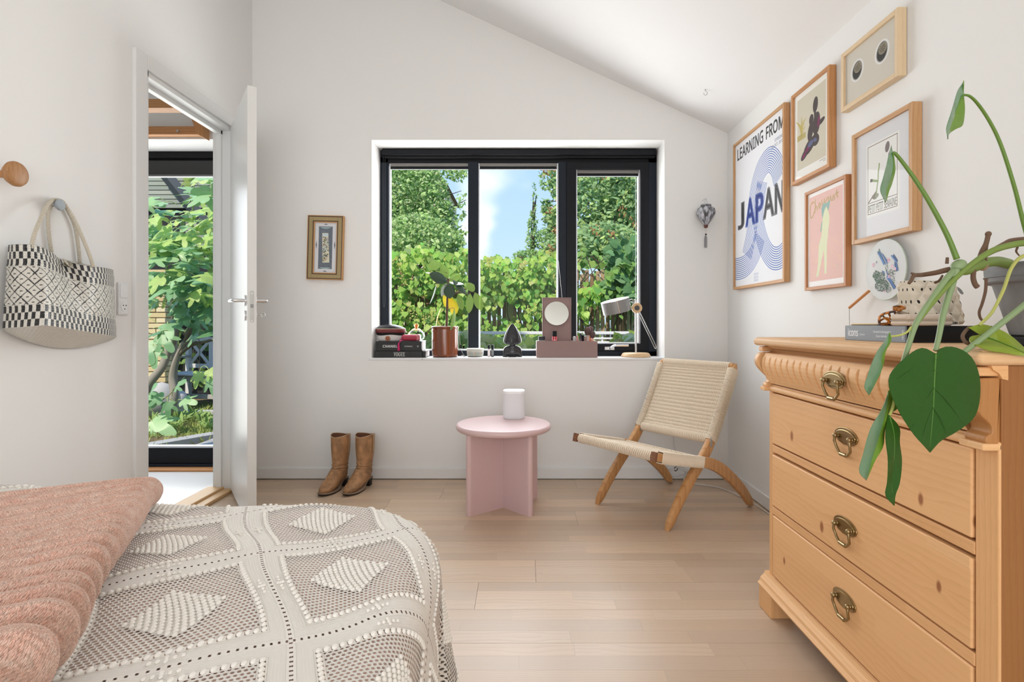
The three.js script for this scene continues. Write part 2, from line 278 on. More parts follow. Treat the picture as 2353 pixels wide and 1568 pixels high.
// ---------- floor: three-strip oak boards laid across the room ----------
{
  const base = struct('floor', boxAt(XL - 0.13, XR + 0.2, -0.2, -0.0125, -ZB - 0.3, -ZR + 0.2, 0), M.blackMatt, 'pale lacquered oak strip floor');
  const g0 = woodTex(1024, 1024, 1.0, 0.5, [0.82, 0.725, 0.625], [0.745, 0.64, 0.54], { lines: 46, wob: 0.055, s: 31, blotch: 0.16, fleck: 0.16 });
  const g1 = woodTex(1024, 1024, 1.0, 0.5, [0.81, 0.715, 0.615], [0.755, 0.65, 0.55], { lines: 110, wob: 0.012, s: 52, blotch: 0.12, fleck: 0.18 });
  const tones = [[1, 1, 1], [0.93, 0.93, 0.94], [1.05, 1.03, 1.0], [0.97, 0.95, 0.92], [1.0, 0.97, 0.94], [0.9, 0.885, 0.87]].map((c, i) => {
    const t = i % 2 ? g1 : g0; return phys(new THREE.Color(...c).multiplyScalar(1.0), 0.38, { map: rep(t, 1, 2), bumpMap: rep(t, 1, 2), bumpScale: 0.00015, clearcoat: 0.15, clearcoatRoughness: 0.3 });
  });
  seed(1207);
  const BW = 0.194, SW = BW / 3, z0 = 3.404, rest = [[], [], []], seenStrips = [];
  for (let b = 0; b * BW < ZB - ZR; b++) {
    let bx = XL + 0.002 - rr(0, 1.9);
    const ends = []; for (; bx < XR + 0.01; bx += 2.18) ends.push(bx);
    for (let s = 0; s < 3; s++) for (const e of ends) {
      let x = e; const stop = e + 2.18;
      while (x < stop - 0.02) {
        let x1 = x + rr(0.3, 0.68); if (stop - x1 < 0.25) x1 = stop;
        const a = Math.max(x, XL + 0.003), c = Math.min(x1, XR - 0.004), last = x1 === stop;
        if (c - a > 0.01) {
          const zn = z0 - b * BW - s * SW, zf = zn - SW;      // depths of the far and near edge
          const gap0 = s === 0 ? 0.0006 : 0.00015, gap1 = s === 2 ? 0.0006 : 0.00015;
          const g = uvBox(boxAt(a + 0.0001, c - (last ? 0.0009 : 0.00015), -0.0125, 0, -zn + gap0, -zf - gap1, 0), 0, [rr(0, 1), rr(0, 0.5)]);
          const vis = zf > 1.36;
          if (vis) seenStrips.push([g, Math.floor(rnd() * 6), zf]); else rest[Math.floor(rnd() * 3)].push(g);
        }
        x = x1;
      }
    }
  }
  seenStrips.sort((p, q) => p[2] - q[2]);
  seenStrips.forEach(([g, m], i) => (i < 300 ? part(base, 'floor_strip', g, tones[m]) : rest[i % 3].push(g)));
  const all = rest.flat(); if (all.length) part(base, 'floor_strips', merge(all), tones[0], null, 'stuff');
}

// ---------- the window ----------
{
  const q = 3.61 / F, fx = (p) => (p - CX) * q, fy = (p) => EYE - (p - CY) * q, ZF = -3.61;
  const w = struct('window_1', null, null, 'black three-part window looking on the garden');
  const bar = (name, x0, x1, y0, y1, front = 0, depth = 0.075, m = M.navy, r = 0.004) => part(w, name, boxAt(fx(x0), fx(x1), fy(y0), fy(y1), ZF + front - depth, ZF + front, r), m);
  bar('frame_rail', 874, 1510, 360, 375, 0, 0.075, M.black); bar('frame_rail', 874, 1510, 806.5, 820); bar('frame_post', 874, 893, 345, 820); bar('frame_post', 1489, 1510, 345, 820);
  const cas = part(w, 'blind_cassette', uvBox(boxAt(fx(879), fx(1506), fy(345.3), fy(361), ZF - 0.02, ZF + 0.045, 0.012)), M.black);
  part(cas, 'bottom_bar', boxAt(fx(884), fx(1502), fy(361), fy(366), ZF + 0.004, ZF + 0.03, 0.004), M.blackMatt);
  bar('mullion', 1075.5, 1099.5, 372, 808, 0.004); bar('mullion', 1283, 1302, 372, 808, 0.004);
  // opening sash on the right
  const sash = part(w, 'sash_stile', boxAt(fx(1301), fx(1324), fy(376), fy(807), ZF - 0.05, ZF + 0.014, 0.004), M.black);
  part(w, 'sash_stile', boxAt(fx(1471), fx(1490), fy(376), fy(807), ZF - 0.05, ZF + 0.014, 0.004), M.black);
  part(w, 'sash_rail', boxAt(fx(1301), fx(1490), fy(374), fy(390), ZF - 0.05, ZF + 0.0145, 0.004), M.black);
  part(w, 'sash_rail', boxAt(fx(1301), fx(1490), fy(790), fy(807), ZF - 0.05, ZF + 0.0145, 0.004), M.black);
  // glass
  for (const [a, b, c, d] of [[890, 1078, 373, 808], [1097, 1285, 373, 808], [1318, 1475, 388, 792]]) part(w, 'glass_pane', boxAt(fx(a), fx(b), fy(c), fy(d), ZF - 0.041, ZF - 0.040, 0), M.glass);
  // folded blinds at the head of each pane, their guides and cords
  for (const [a, b, y] of [[896, 1076, 374], [1101, 1281, 374], [1327, 1469, 390]]) {
    const h = part(w, 'blind_headrail', boxAt(fx(a), fx(b), fy(y), fy(y + 8), ZF - 0.03, ZF - 0.004, 0.002), mat(new THREE.Color(0.2, 0.19, 0.18), 0.5));
    part(h, 'blind_bottom_rail', boxAt(fx(a), fx(b), fy(y + 8), fy(y + 14), ZF - 0.028, ZF - 0.008, 0.002), M.black);
  }
  for (const [x, y0, y1, t] of [[890.5, 374, 806, 2.4], [895.8, 376, 806, 1.2], [1100.6, 374, 806, 1.8], [1281.4, 374, 806, 2.0], [1325.2, 390, 790, 1.3], [1469.3, 390, 790, 2.4]]) bar('guide_rail', x - t, x + t, y0, y1, -0.004, 0.03, M.alu, 0.001);
  for (const [a, b, y] of [[897, 1075, 804.5], [1102, 1280, 804.5], [1326, 1468, 789.3]]) bar('glazing_bead', a, b, y - 1.6, y + 1.6, -0.006, 0.03, M.alu, 0.001);
  for (const x of [1461, 1464.5]) part(w, 'blind_cord', sweep([[fx(x), fy(392), ZF - 0.012], [fx(x + 0.3), fy(600), ZF - 0.012], [fx(x), fy(788), ZF - 0.012]], 0.0011, { n: 6, sides: 5 }), M.white);
  part(w, 'blind_cord', sweep([[fx(1283), fy(600), ZF + 0.01], [fx(1287), fy(640), ZF + 0.012], [fx(1293), fy(700), ZF + 0.012]], 0.0016, { n: 8, sides: 6 }), M.steel);
  // beaded chain of the roller blind
  const ch = []; for (let y = 352; y < 706; y += 1.7) for (const x of [882.2, 886.4]) ch.push(xf(new THREE.IcosahedronGeometry(0.0019, 0), [fx(x + (y > 690 ? Math.sign(884.3 - x) * Math.pow((y - 690) / 16, 2) * 1.6 : 0)), fy(y), ZF + 0.02]));
  part(w, 'bead_chain', merge(ch), mat(new THREE.Color(0.09, 0.1, 0.11), 0.4), null, 'stuff');
  // handle of the opening sash
  const hd = part(w, 'window_handle', boxAt(fx(1388), fx(1411), fy(797), fy(804.5), ZF + 0.014, ZF + 0.024, 0.003), M.steel);
  part(hd, 'lever', merge([sweep([[fx(1400), fy(801), ZF + 0.02], [fx(1401), fy(799), ZF + 0.045], [fx(1407), fy(794), ZF + 0.055], [fx(1412), fy(793.5), ZF + 0.055]], 0.007, { n: 16, sides: 10 }), xf(box(fx(1441) - fx(1406), 0.013, 0.012, 0.004), [(fx(1441) + fx(1406)) / 2, fy(793.8), ZF + 0.055])]), M.chrome);
}

// ---------- the hall seen through the doorway ----------
{
  const HX = -3.3, hallFloor = mat(new THREE.Color(0.68, 0.675, 0.665), 0.25);
  struct('floor_hall', boxAt(HX, XL - 0.1, -0.2, 0.0, -3.66, -0.5, 0), hallFloor, 'pale glossy hall floor');
  struct('wall_hall_left', boxAt(HX - 0.2, HX, 0, 3.2, -3.75, -0.3, 0), M.wall);
  struct('wall_hall_rear', boxAt(HX, XL - 0.095, 0, 3.2, -0.5, -0.3, 0), M.wall);
  struct('wall_hall_back', extrude([[HX, 0], [-3.0, 0], [-3.0, 2.122], [-1.9, 2.122], [-1.9, 0], [XL - 0.095, 0], [XL - 0.095, 3.2], [HX, 3.2]], 0.34).translate(0, 0, -3.75), M.wall);
  struct('ceiling_hall', boxAt(HX - 0.2, XL - 0.09, 2.75, 3.0, -3.75, -0.3, 0), M.ceiling);
  const q = 3.66 / F, fx = (p) => (p - CX) * q, fy = (p) => EYE - (p - CY) * q, Z = -3.66;
  const d = struct('door_2', null, null, 'black glazed garden door of the hall');
  part(d, 'frame_head', boxAt(-3.0, -1.9, fy(349), fy(364), Z - 0.06, Z + 0.012, 0.003), M.blackMatt);
  part(d, 'sash_head', boxAt(-3.0, -1.9, fy(369), fy(402), Z - 0.05, Z, 0.003), mat(new THREE.Color(0.02, 0.021, 0.021), 0.5));
  part(d, 'frame_groove', boxAt(-3.0, -1.9, fy(363), fy(370), Z - 0.05, Z - 0.012, 0), M.black);
  part(d, 'glazing_bead', boxAt(-3.0, -1.9, fy(402), fy(404.5), Z - 0.045, Z - 0.012, 0.001), M.grey);
  part(d, 'sash_foot', boxAt(-3.0, -1.9, fy(1030), fy(1066), Z - 0.05, Z, 0.003), M.black);
  part(d, 'glazing_bead', boxAt(-3.0, -1.9, fy(1025.5), fy(1030), Z - 0.045, Z - 0.002, 0.001), M.alu);
  part(d, 'sill_rail', boxAt(-3.0, -1.9, fy(1066), fy(1073.5), Z - 0.06, Z + 0.02, 0.003), M.navy);
  part(d, 'sill_board', uvBox(boxAt(-3.0, -1.9, 0, 0.014, Z, Z + 0.09, 0.003)), M.oakWarm);
  for (const x of [-2.97, -1.93]) part(d, 'frame_post', boxAt(x - 0.03, x + 0.03, 0.02, 2.11, Z - 0.05, Z + 0.006, 0.003), M.black);
  part(d, 'glass_pane', boxAt(-2.95, -1.95, fy(1030), fy(403), Z - 0.03, Z - 0.029, 0), M.glass);
  // open oak joists under the hall ceiling
  const j = struct('beam_1', null, null, 'open oak joists under the hall ceiling');
  part(j, 'joist', uvBox(boxAt(HX, at(470, 300, 3.39).x, at(0, 313, 3.39).y, at(0, 294, 3.39).y, -3.41, -3.36, 0.003)), M.oakWarm);
  part(j, 'joist', uvBox(boxAt(HX, -1.79, 2.15, 2.2, -3.06, -2.985, 0.003)), M.oakWarm);
  part(j, 'hanger', uvBox(extrude([[439, 258], [473, 258], [473, 319], [459, 312]].map(([x, y]) => { const p = at(x, y, 3.34); return [p.x, p.y]; }).reverse(), 0.07, 0.002).translate(0, 0, -3.38), 1), M.oakWarm);
  part(j, 'bolt', xf(cyl(0.008, 0.008, 0.004, 12), at(408, 301, 3.355).toArray(), [Math.PI / 2, 0, 0]), M.steel);
}

// ================= the garden =================
const leafMat = (r, g, b, t = 0.38, rough = 0.75) => phys(new THREE.Color(r, g, b), rough, { transmission: t, thickness: 0, specularIntensity: 0.5 });
// a bent leaf: outline half-widths along its length; the tip at +y, the blade facing +z
function leafGeo(len, widths, { bend = 0.15, fold = 0.15, n = 6 } = {}) {
  const pos = [], idx = [], uv = [];
  for (let i = 0; i <= n; i++) {
    const t = i / n, f = t * (widths.length - 1), k = Math.min(widths.length - 2, Math.floor(f)), w = lerp(widths[k], widths[k + 1], f - k) * len;
    const y = Math.sin(t * 1.5708 * 1.0) * 0 + t * len, z = -bend * len * t * t;
    pos.push(-w, y, z - fold * w, 0, y, z, w, y, z - fold * w); uv.push(0, t, 0.5, t, 1, t);
    if (i) { const a = (i - 1) * 3, b = i * 3; idx.push(a, a + 1, b, b, a + 1, b + 1, a + 1, a + 2, b + 1, b + 1, a + 2, b + 2); }
  }
  const g = new THREE.BufferGeometry(); g.setAttribute('position', new THREE.Float32BufferAttribute(pos, 3)); g.setAttribute('uv', new THREE.Float32BufferAttribute(uv, 2)); g.setIndex(idx); g.computeVertexNormals(); return g;
}
function lobedLeaf(outline, bend = 0.25, sub = 1) {               // outline in a unit leaf, stem at the origin, tip at +y
  const s = new THREE.Shape(); s.moveTo(...outline[0]); s.splineThru([...outline.slice(1), outline[0]].map((p) => V2(...p)));
  const g = new THREE.ShapeGeometry(s, 5), p = g.attributes.position;
  for (let i = 0; i < p.count; i++) { const x = p.getX(i), y = p.getY(i); p.setZ(i, -bend * (x * x * 0.9 + y * y * 0.5) + 0.05 * Math.sin(x * 5 + y * 3)); }
  g.computeVertexNormals(); return g;
}
function orient(dir, face) {                                       // turns +y to dir and +z towards face
  const y = dir.clone().normalize(), z = face.clone().addScaledVector(y, -face.dot(y)).normalize(), x = V().crossVectors(y, z);
  return new THREE.Quaternion().setFromRotationMatrix(new THREE.Matrix4().makeBasis(x, y, z));
}
function instanced(name, geo, material, places, colors) {          // places: [position, quaternion, scale]
  const m = shade(new THREE.InstancedMesh(geo, material, places.length)); m.name = name; m.userData.kind = 'stuff';
  const M4 = new THREE.Matrix4();
  places.forEach(([p, q, s], i) => { m.setMatrixAt(i, M4.compose(p, q, V(s, s, s))); if (colors) m.setColorAt(i, colors[i]); });
  return m;
}
const GROUND = -0.15;
{
  const soil = dataTex(512, 512, (u, v) => { const n = fbm(u * 24, v * 24, 3, 4, 24), m = fbm(u * 6, v * 6, 9, 3, 6), k = step(0.42, 0.6, m + (n - 0.5) * 0.5); return [lerp(0.42, 0.40, k) * (0.6 + 0.8 * n), lerp(0.36, 0.46, k) * (0.6 + 0.8 * n), lerp(0.27, 0.22, k) * (0.6 + 0.8 * n)]; }, { srgb: true });
  const g = new THREE.PlaneGeometry(60, 40, 1, 1); g.rotateX(-Math.PI / 2); g.translate(0, GROUND, -3.9 - 20);
  const uv = g.attributes.uv; for (let i = 0; i < uv.count; i++) uv.setXY(i, uv.getX(i) * 60, uv.getY(i) * 40);
  const gs = new THREE.BoxGeometry(60, 0.3, 40); gs.translate(0, GROUND - 0.15, -3.78 - 20);
  struct('ground', uvBox(gs, 0), mat(0xffffff, 0.95, { map: rep(soil, 0.7, 0.7), bumpMap: rep(soil, 0.7, 0.7), bumpScale: 0.03 }), 'patchy lawn and bare soil');
}
// weathered fence of round-edged pickets
{
  const ZF = 7.2, f = thing('picket_fence', 'weathered brown picket fence behind the climbing vine, seen through the black window', 'fence', [0, GROUND, -ZF]);
  seed(51);
  const fw = woodTex(256, 512, 0.3, 0.6, [0.62, 0.55, 0.46], [0.40, 0.33, 0.27], { lines: 70, s: 71, blotch: 0.3 });
  const tones = [[1.35, 1.3, 1.22], [1.1, 1.03, 0.96], [0.9, 0.82, 0.74], [1.5, 1.45, 1.38]].map((c) => mat(new THREE.Color(...c), 0.9, { map: rep(fw, 3.3, 1.7) }));
  for (let x = -2.75; x < 2.5; x += 0.068) {
    const w = rr(0.046, 0.058), h = 1.78 + rr(-0.03, 0.03);
    part(f, 'picket', xf(uvBox(box(w, h, 0.022, 0.006), 1, [rr(0, 1), rr(0, 1)]), [x + rr(-0.004, 0.004), h / 2 + 0.02, rr(-0.004, 0.004)], [0, 0, rr(-0.006, 0.006)]), pick(tones));
  }
  for (const y of [0.35, 1.5]) part(f, 'rail', uvBox(boxAt(-2.8, 2.5, y - 0.05, y + 0.05, 0.012, 0.05, 0.004)), tones[1]);
  for (const px of [1172, 1442]) { const x = (px - CX) / F * ZF; part(f, 'post', uvBox(boxAt(x - 0.045, x + 0.045, 0, 1.52, 0.04, 0.13, 0.006), 1), mat(new THREE.Color(0.3, 0.31, 0.16), 0.9)); }
}
// white metal railing before the fence
{
  const Z = 5.9, q = Z / F, fx = (p) => (p - CX) * q, fy = (p) => EYE - (p - CY) * q;
  const r = thing('metal_railing', 'white painted metal railing in front of the picket fence, seen through the black window', 'railing', [0, 0, -Z]);
  const wm = mat(new THREE.Color(0.72, 0.73, 0.76), 0.5);
  part(r, 'top_rail', boxAt(fx(1050), fx(1530), fy(769), fy(762), -0.03, 0.02, 0.005), wm);
  part(r, 'rail', boxAt(fx(1050), fx(1530), fy(780), fy(776), -0.015, 0.005, 0.003), wm);
  part(r, 'rail', boxAt(fx(1050), fx(1434), fy(788), fy(784.5), 0.02, 0.04, 0.003), wm);
  part(r, 'lower_rail', boxAt(fx(1050), fx(1530), fy(858), fy(852), -0.02, 0.01, 0.003), wm);
  for (const x of [1081, 1134, 1205, 1262, 1328, 1384, 1419, 1454, 1510]) part(r, 'upright', boxAt(fx(x - 2.2), fx(x + 2.2), GROUND, fy(764), -0.02, 0.0, 0.003), wm);
}
// heart leaf used by the vine; fence-high climbing vine: the leaves nearest in view are parts, the rest one mass
const heart = (() => { const g = lobedLeaf([[0, 0], [0.16, -0.13], [0.4, -0.1], [0.5, 0.16], [0.36, 0.52], [0.12, 0.82], [0, 1.02], [-0.12, 0.82], [-0.36, 0.52], [-0.5, 0.16], [-0.4, -0.1], [-0.16, -0.13]], 0.3); return g; })();
const GREENS = [[0.42, 0.62, 0.12], [0.32, 0.54, 0.10], [0.22, 0.42, 0.09], [0.52, 0.66, 0.20], [0.14, 0.30, 0.07]].map((c) => leafMat(...c, 0.42));
{
  seed(808);
  const v = thing('climbing_vine', 'bright green climbing vine with heart-shaped leaves over the picket fence', 'vine');
  const gapAt = (px, py) => {                                       // where the fence shows through: 0 none, 1 full cover
    let c = 1;
    const hole = (x, y, rx, ry, k = 1) => { c -= k * Math.exp(-Math.pow(Math.hypot((px - x) / rx, (py - y) / ry), 4)); };
    hole(985, 690, 50, 28, 0.85); hole(905, 655, 22, 14, 0.5); hole(925, 730, 26, 14, 0.5); hole(1040, 640, 20, 16, 0.4); hole(940, 622, 30, 14, 0.4); hole(1150, 722, 66, 28, 0.92); hole(1235, 745, 42, 20, 0.9); hole(1180, 700, 24, 22, 0.6); hole(1250, 660, 22, 18, 0.35); hole(1000, 742, 60, 10, 0.4);
    if (px > 1300) c = px < 1322 ? c : Math.max(step(612, 600, py + (px - 1330) * 0.0), Math.exp(-Math.pow(Math.hypot((px - 1362) / 46, (py - 675) / 22), 4)) * 0.95, px > 1395 ? step(745, 640, py + Math.abs(px - 1440) * 0.6) * 0.8 : 0, px > 1322 && px < 1350 ? step(770, 700, py) * 0.7 * step(640, 690, py) : 0);
    return clamp(c);
  };
  const topY = (px) => (px < 1090 ? 572 + 10 * Math.sin(px * 0.05) : px < 1290 ? 592 + 6 * Math.sin(px * 0.07) - Math.max(0, (px - 1230) * 0.4) : 604);
  const near = [], mass = [], cols = [];
  for (let i = 0; i < 12000 && near.length + mass.length < 3900; i++) {
    const px = rr(850, 1560), py = rr(545, 830); if (py < topY(px) + rr(-8, 6) || rnd() > gapAt(px, py)) continue;
    const Z = rr(6.62, 7.1), p = at(px, py, Z), s = rr(0.05, 0.088) * (px > 1330 ? 1.15 : 1);
    const down = V(rr(-0.5, 0.5), -1, rr(0.1, 0.9)), face = V(rr(-0.5, 0.5), rr(0.25, 0.9), 1);
    const depth = (Z - 6.62) / 0.48;
    (Z < 6.72 && near.length < 290 && px > 890 && px < 1475 ? near : mass).push([p, orient(down, face), s, px > 1380 ? (rnd() < 0.7 ? 2 : 4) : pick([0, 0, 1, 1, 3, 2])]);
  }
  for (const [p, q, s, k] of near) { const m = part(v, 'leaf', heart, GREENS[k]); m.position.copy(p); m.quaternion.copy(q); m.scale.setScalar(s); }
  const base = new THREE.Color();
  v.add(instanced('foliage', heart, leafMat(1, 1, 1, 0.42), mass, mass.map(([, , , k]) => { const c = GREENS[k].color; return new THREE.Color(c.r * rr(0.7, 1.1), c.g * rr(0.75, 1.1), c.b); })));
  // seed sprays and stems
  const st = []; for (let i = 0; i < 26; i++) { const px = rr(890, 1480), p = at(px, 830, 7.08); const pts = [p]; for (let k = 1; k < 5; k++) pts.push(p.clone().add(V(rr(-0.25, 0.25) * k * 0.5, k * 0.34, rr(-0.03, 0.05)))); st.push(sweep(pts, 0.006, { n: 14, sides: 5 })); }
  part(v, 'stems', merge(st), mat(new THREE.Color(0.11, 0.075, 0.05), 0.9), null, 'stuff');
  const sp = []; for (let i = 0; i < 14; i++) { const px = pick([930, 975, 1040, 1215, 1240, 1260, 1120, 900]) + rr(-25, 25), p = at(px, rr(590, 740), 6.66); for (let k = 0; k < 22; k++) sp.push([p.clone().add(V(rr(-0.09, 0.09), rr(-0.07, 0.07), rr(0, 0.06))), orient(V(rr(-1, 1), rr(-1, 1), rr(-1, 1)), V(0, 0.3, 1)), rr(0.014, 0.026)]); }
  v.add(instanced('seed_sprays', leafGeo(1, [0.05, 0.3, 0.1]), leafMat(0.62, 0.56, 0.2, 0.3), sp));
}
// low shrubs between the railing and the house
function shrub(label, spots, colors, size, geo, n, sd, spread) {
  seed(sd);
  const t = thing('garden_shrub', label, 'shrub'), pl = [], co = [];
  for (const [px, py, Z, rx, ry] of spots) for (let i = 0; i < n; i++) {
    const a = rr(0, 6.28), r = Math.sqrt(rnd()), p = at(px + Math.cos(a) * r * rx, py + Math.sin(a) * r * ry, Z + rr(-spread, spread));
    pl.push([p, orient(V(Math.cos(a) + rr(-0.5, 0.5), -Math.sin(a) * 0.6 + rr(-0.5, 0.3), rr(0, 0.8)), V(rr(-0.5, 0.5), rr(0.3, 1), 1)), rr(size[0], size[1])]);
    const c = pick(colors), k = rr(0.75, 1.15); co.push(new THREE.Color(c[0] * k, c[1] * k, c[2] * k));
  }
  t.add(instanced('foliage', geo, leafMat(1, 1, 1, 0.4), pl, co));
  const st = []; for (const [px, py, Z] of spots) for (let i = 0; i < 3; i++) { const p = at(px + rr(-10, 10), py, Z); st.push(sweep([V(p.x + rr(-0.05, 0.05), GROUND, p.z), p], 0.008, { n: 4, sides: 5 })); }
  part(t, 'stem', merge(st), mat(new THREE.Color(0.12, 0.09, 0.05), 0.9));
}
const oval = leafGeo(1, [0.06, 0.27, 0.33, 0.26, 0.02], { bend: 0.2, fold: 0.25, n: 4 });
shrub('pale variegated shrub below the railing, under the left window pane', [[975, 800, 5.2, 55, 22], [1065, 795, 5.2, 30, 26]], [[0.45, 0.6, 0.2], [0.6, 0.68, 0.4], [0.28, 0.45, 0.12]], [0.05, 0.09], heart, 160, 11, 0.15);
shrub('low yellow-green hosta shrub below the railing, under the middle window pane', [[1120, 800, 5.0, 30, 16], [1165, 805, 5.0, 35, 16], [1225, 800, 5.0, 30, 16]], [[0.55, 0.66, 0.18], [0.66, 0.72, 0.36], [0.32, 0.5, 0.14]], [0.06, 0.11], heart, 90, 12, 0.15);
shrub('small yellow-leaved shrub below the railing, under the right window pane', [[1332, 783, 5.2, 14, 8], [1427, 785, 5.2, 26, 10], [1462, 783, 5.2, 14, 10]], [[0.72, 0.76, 0.12], [0.5, 0.62, 0.15], [0.7, 0.74, 0.5]], [0.05, 0.1], heart, 42, 13, 0.08);
// trees beyond the fence
function tree(label, spots, { n, colors, size, geo, sd, trunk, branches = 10, berries = 0 }) {
  seed(sd);
  const t = thing('garden_tree', label, 'tree'), pl = [], co = [];
  for (const [px, py, Z, rx, ry, dens = 1] of spots) for (let i = 0; i < n * dens; i++) {
    const a = rr(0, 6.28), r = Math.pow(rnd(), 0.55), p = at(px + Math.cos(a) * r * rx, py + Math.sin(a) * r * ry, Z + rr(-1, 1) * Math.min(1.2, rx * Z / F));
    pl.push([p, orient(V(rr(-1, 1), rr(-1.1, 0.5), rr(-0.4, 0.8)), V(rr(-0.6, 0.6), rr(0.2, 1), rr(0.3, 1))), rr(size[0], size[1])]);
    const c = pick(colors), k = rr(0.7, 1.2); co.push(new THREE.Color(c[0] * k, c[1] * k, c[2] * k));
  }
  t.add(instanced('foliage', geo, leafMat(1, 1, 1, 0.4), pl, co));
  const bark = mat(new THREE.Color(0.085, 0.065, 0.05), 0.9), [tx, tz, th, tr] = trunk, b = at(tx, 600, tz);
  part(t, 'trunk', sweep([V(b.x, GROUND, b.z), V(b.x + 0.05, 1.2, b.z), V(b.x - 0.05, th * 0.6, b.z), V(b.x, th, b.z)], (u) => tr * (1 - 0.75 * u), { n: 20, sides: 9 }), bark);
  for (let i = 0; i < branches; i++) { const s = pick(spots), a = rr(0, 6.28), e = at(s[0] + Math.cos(a) * s[3] * 0.8, s[1] + Math.sin(a) * s[4] * 0.8, s[2]), y0 = rr(0.35, 0.9) * th, r0 = V(b.x, y0, b.z); part(t, 'branch', sweep([r0, r0.clone().lerp(e, 0.5).add(V(0, 0.2, rr(-0.2, 0.2))), e], (u) => 0.028 * (1 - u * 0.8), { n: 10, sides: 6 }), bark); }
  if (berries) { const bp = []; for (let i = 0; i < berries; i++) { const s = pick(spots), p = at(s[0] + rr(-0.6, 0.5) * s[3], s[1] + rr(-0.8, 0.3) * s[4], s[2] - 1.15); for (let k = 0; k < 14; k++) bp.push([p.clone().add(V(rr(-0.07, 0.07), rr(-0.1, 0.06), rr(-0.04, 0.04))), orient(V(rr(-1, 1), -1, rr(-1, 1)), V(0, 0, 1)), rr(0.03, 0.05)]); } t.add(instanced('seed_clusters', leafGeo(1, [0.1, 0.3, 0.1]), leafMat(0.42, 0.23, 0.1, 0.3), bp)); }
}
const small = leafGeo(1, [0.08, 0.32, 0.36, 0.2, 0.02], { bend: 0.2, fold: 0.3, n: 3 });
tree('tall light green tree with thin branches filling the left window pane', [[905, 470, 10.5, 110, 115, 1.7], [975, 455, 10.2, 58, 75, 0.8], [955, 545, 9.6, 85, 55, 1.1], [1022, 500, 10, 26, 44, 0.2], [1046, 395, 10.4, 30, 20, 0.1], [1030, 560, 9.8, 34, 36, 0.3], [830, 430, 10.5, 120, 140, 1.4], [950, 375, 10.5, 70, 50, 0.6], [1056, 540, 9.9, 14, 30, 0.03], [1062, 470, 10.1, 12, 40, 0.02]],
  { n: 2300, colors: [[0.44, 0.62, 0.24], [0.34, 0.54, 0.18], [0.58, 0.72, 0.36], [0.22, 0.4, 0.11]], size: [0.045, 0.085], geo: small, sd: 90, trunk: [900, 10.6, 3.4, 0.12], branches: 16 });
tree('slender young tree in front of the sky in the middle window pane', [[1224, 530, 9.2, 12, 50, 0.3], [1244, 560, 9.2, 36, 34, 0.7], [1210, 588, 9, 32, 14, 0.5], [1228, 450, 9.2, 6, 34, 0.05]],
  { n: 700, colors: [[0.3, 0.48, 0.16], [0.22, 0.4, 0.14], [0.4, 0.55, 0.24]], size: [0.035, 0.06], geo: small, sd: 91, trunk: [1226, 9.3, 3.2, 0.03], branches: 5 });
tree('dense green tree with rust seed clusters filling the right window pane', [[1405, 450, 9.4, 92, 110, 1.8], [1310, 430, 9.8, 42, 70, 0.4], [1282, 530, 9.6, 28, 60, 0.4], [1490, 470, 9.4, 110, 150, 1.5], [1390, 560, 8.6, 85, 50, 1.0], [1272, 580, 9, 28, 26, 0.35], [1266, 410, 9.9, 26, 34, 0.10], [1256, 480, 9.7, 12, 26, 0.04]],
  { n: 2000, colors: [[0.28, 0.45, 0.2], [0.2, 0.37, 0.15], [0.38, 0.55, 0.26], [0.46, 0.62, 0.22]], size: [0.055, 0.11], geo: small, sd: 92, trunk: [1420, 9.6, 3.6, 0.13], branches: 14, berries: 26 });
shrub('broad dark shrub with large leaves against the picket fence, in the right window pane', [[1440, 590, 6.9, 40, 40], [1418, 660, 6.9, 26, 34], [1455, 640, 6.8, 26, 50]], [[0.16, 0.33, 0.14], [0.22, 0.4, 0.18], [0.12, 0.27, 0.1]], [0.1, 0.16], heart, 80, 14, 0.15);
// hedge closing the garden behind the fence
{
  seed(93); const pl = [], co = []; for (let i = 0; i < 5200; i++) { const x = rr(-9, 6), y = rr(0.1, 1.0 + 1.0 * noise2(x * 0.9, 3, 8) + 0.45), p = V(x, y, -rr(7.9, 8.5)); pl.push([p, orient(V(rr(-1, 1), rr(-1, 0.5), rr(-0.3, 0.8)), V(rr(-0.5, 0.5), 0.5, 1)), rr(0.09, 0.16)]); const k = rr(0.7, 1.2); co.push(new THREE.Color(0.24 * k, 0.42 * k, 0.11 * k)); }
  const h = instanced('garden_hedge', small, leafMat(1, 1, 1, 0.4), pl, co); h.userData = { kind: 'stuff', label: 'green hedge foliage behind the picket fence', category: 'hedge' }; scene.add(h);
}
// pale house behind the left tree
{
  const h = thing('neighbour_house', 'pale yellow house with a dark window behind the tall light green tree', 'house', at(985, 470, 17).setY(0).toArray());
  part(h, 'wall', boxAt(-1.4, 0.5, GROUND, 5.3, -3, 0, 0), mat(new THREE.Color(0.72, 0.66, 0.5), 0.9));
  part(h, 'roof', xf(extrude([[-1.6, 5.25], [0.62, 5.25], [-0.5, 6.6]], 3.4), [0, 0, -3.2]), mat(new THREE.Color(0.2, 0.15, 0.13), 0.9));
  part(h, 'window', boxAt(0.2, 0.48, 4.0, 4.6, -0.02, 0.02, 0.005), mat(new THREE.Color(0.05, 0.06, 0.08), 0.2));
}
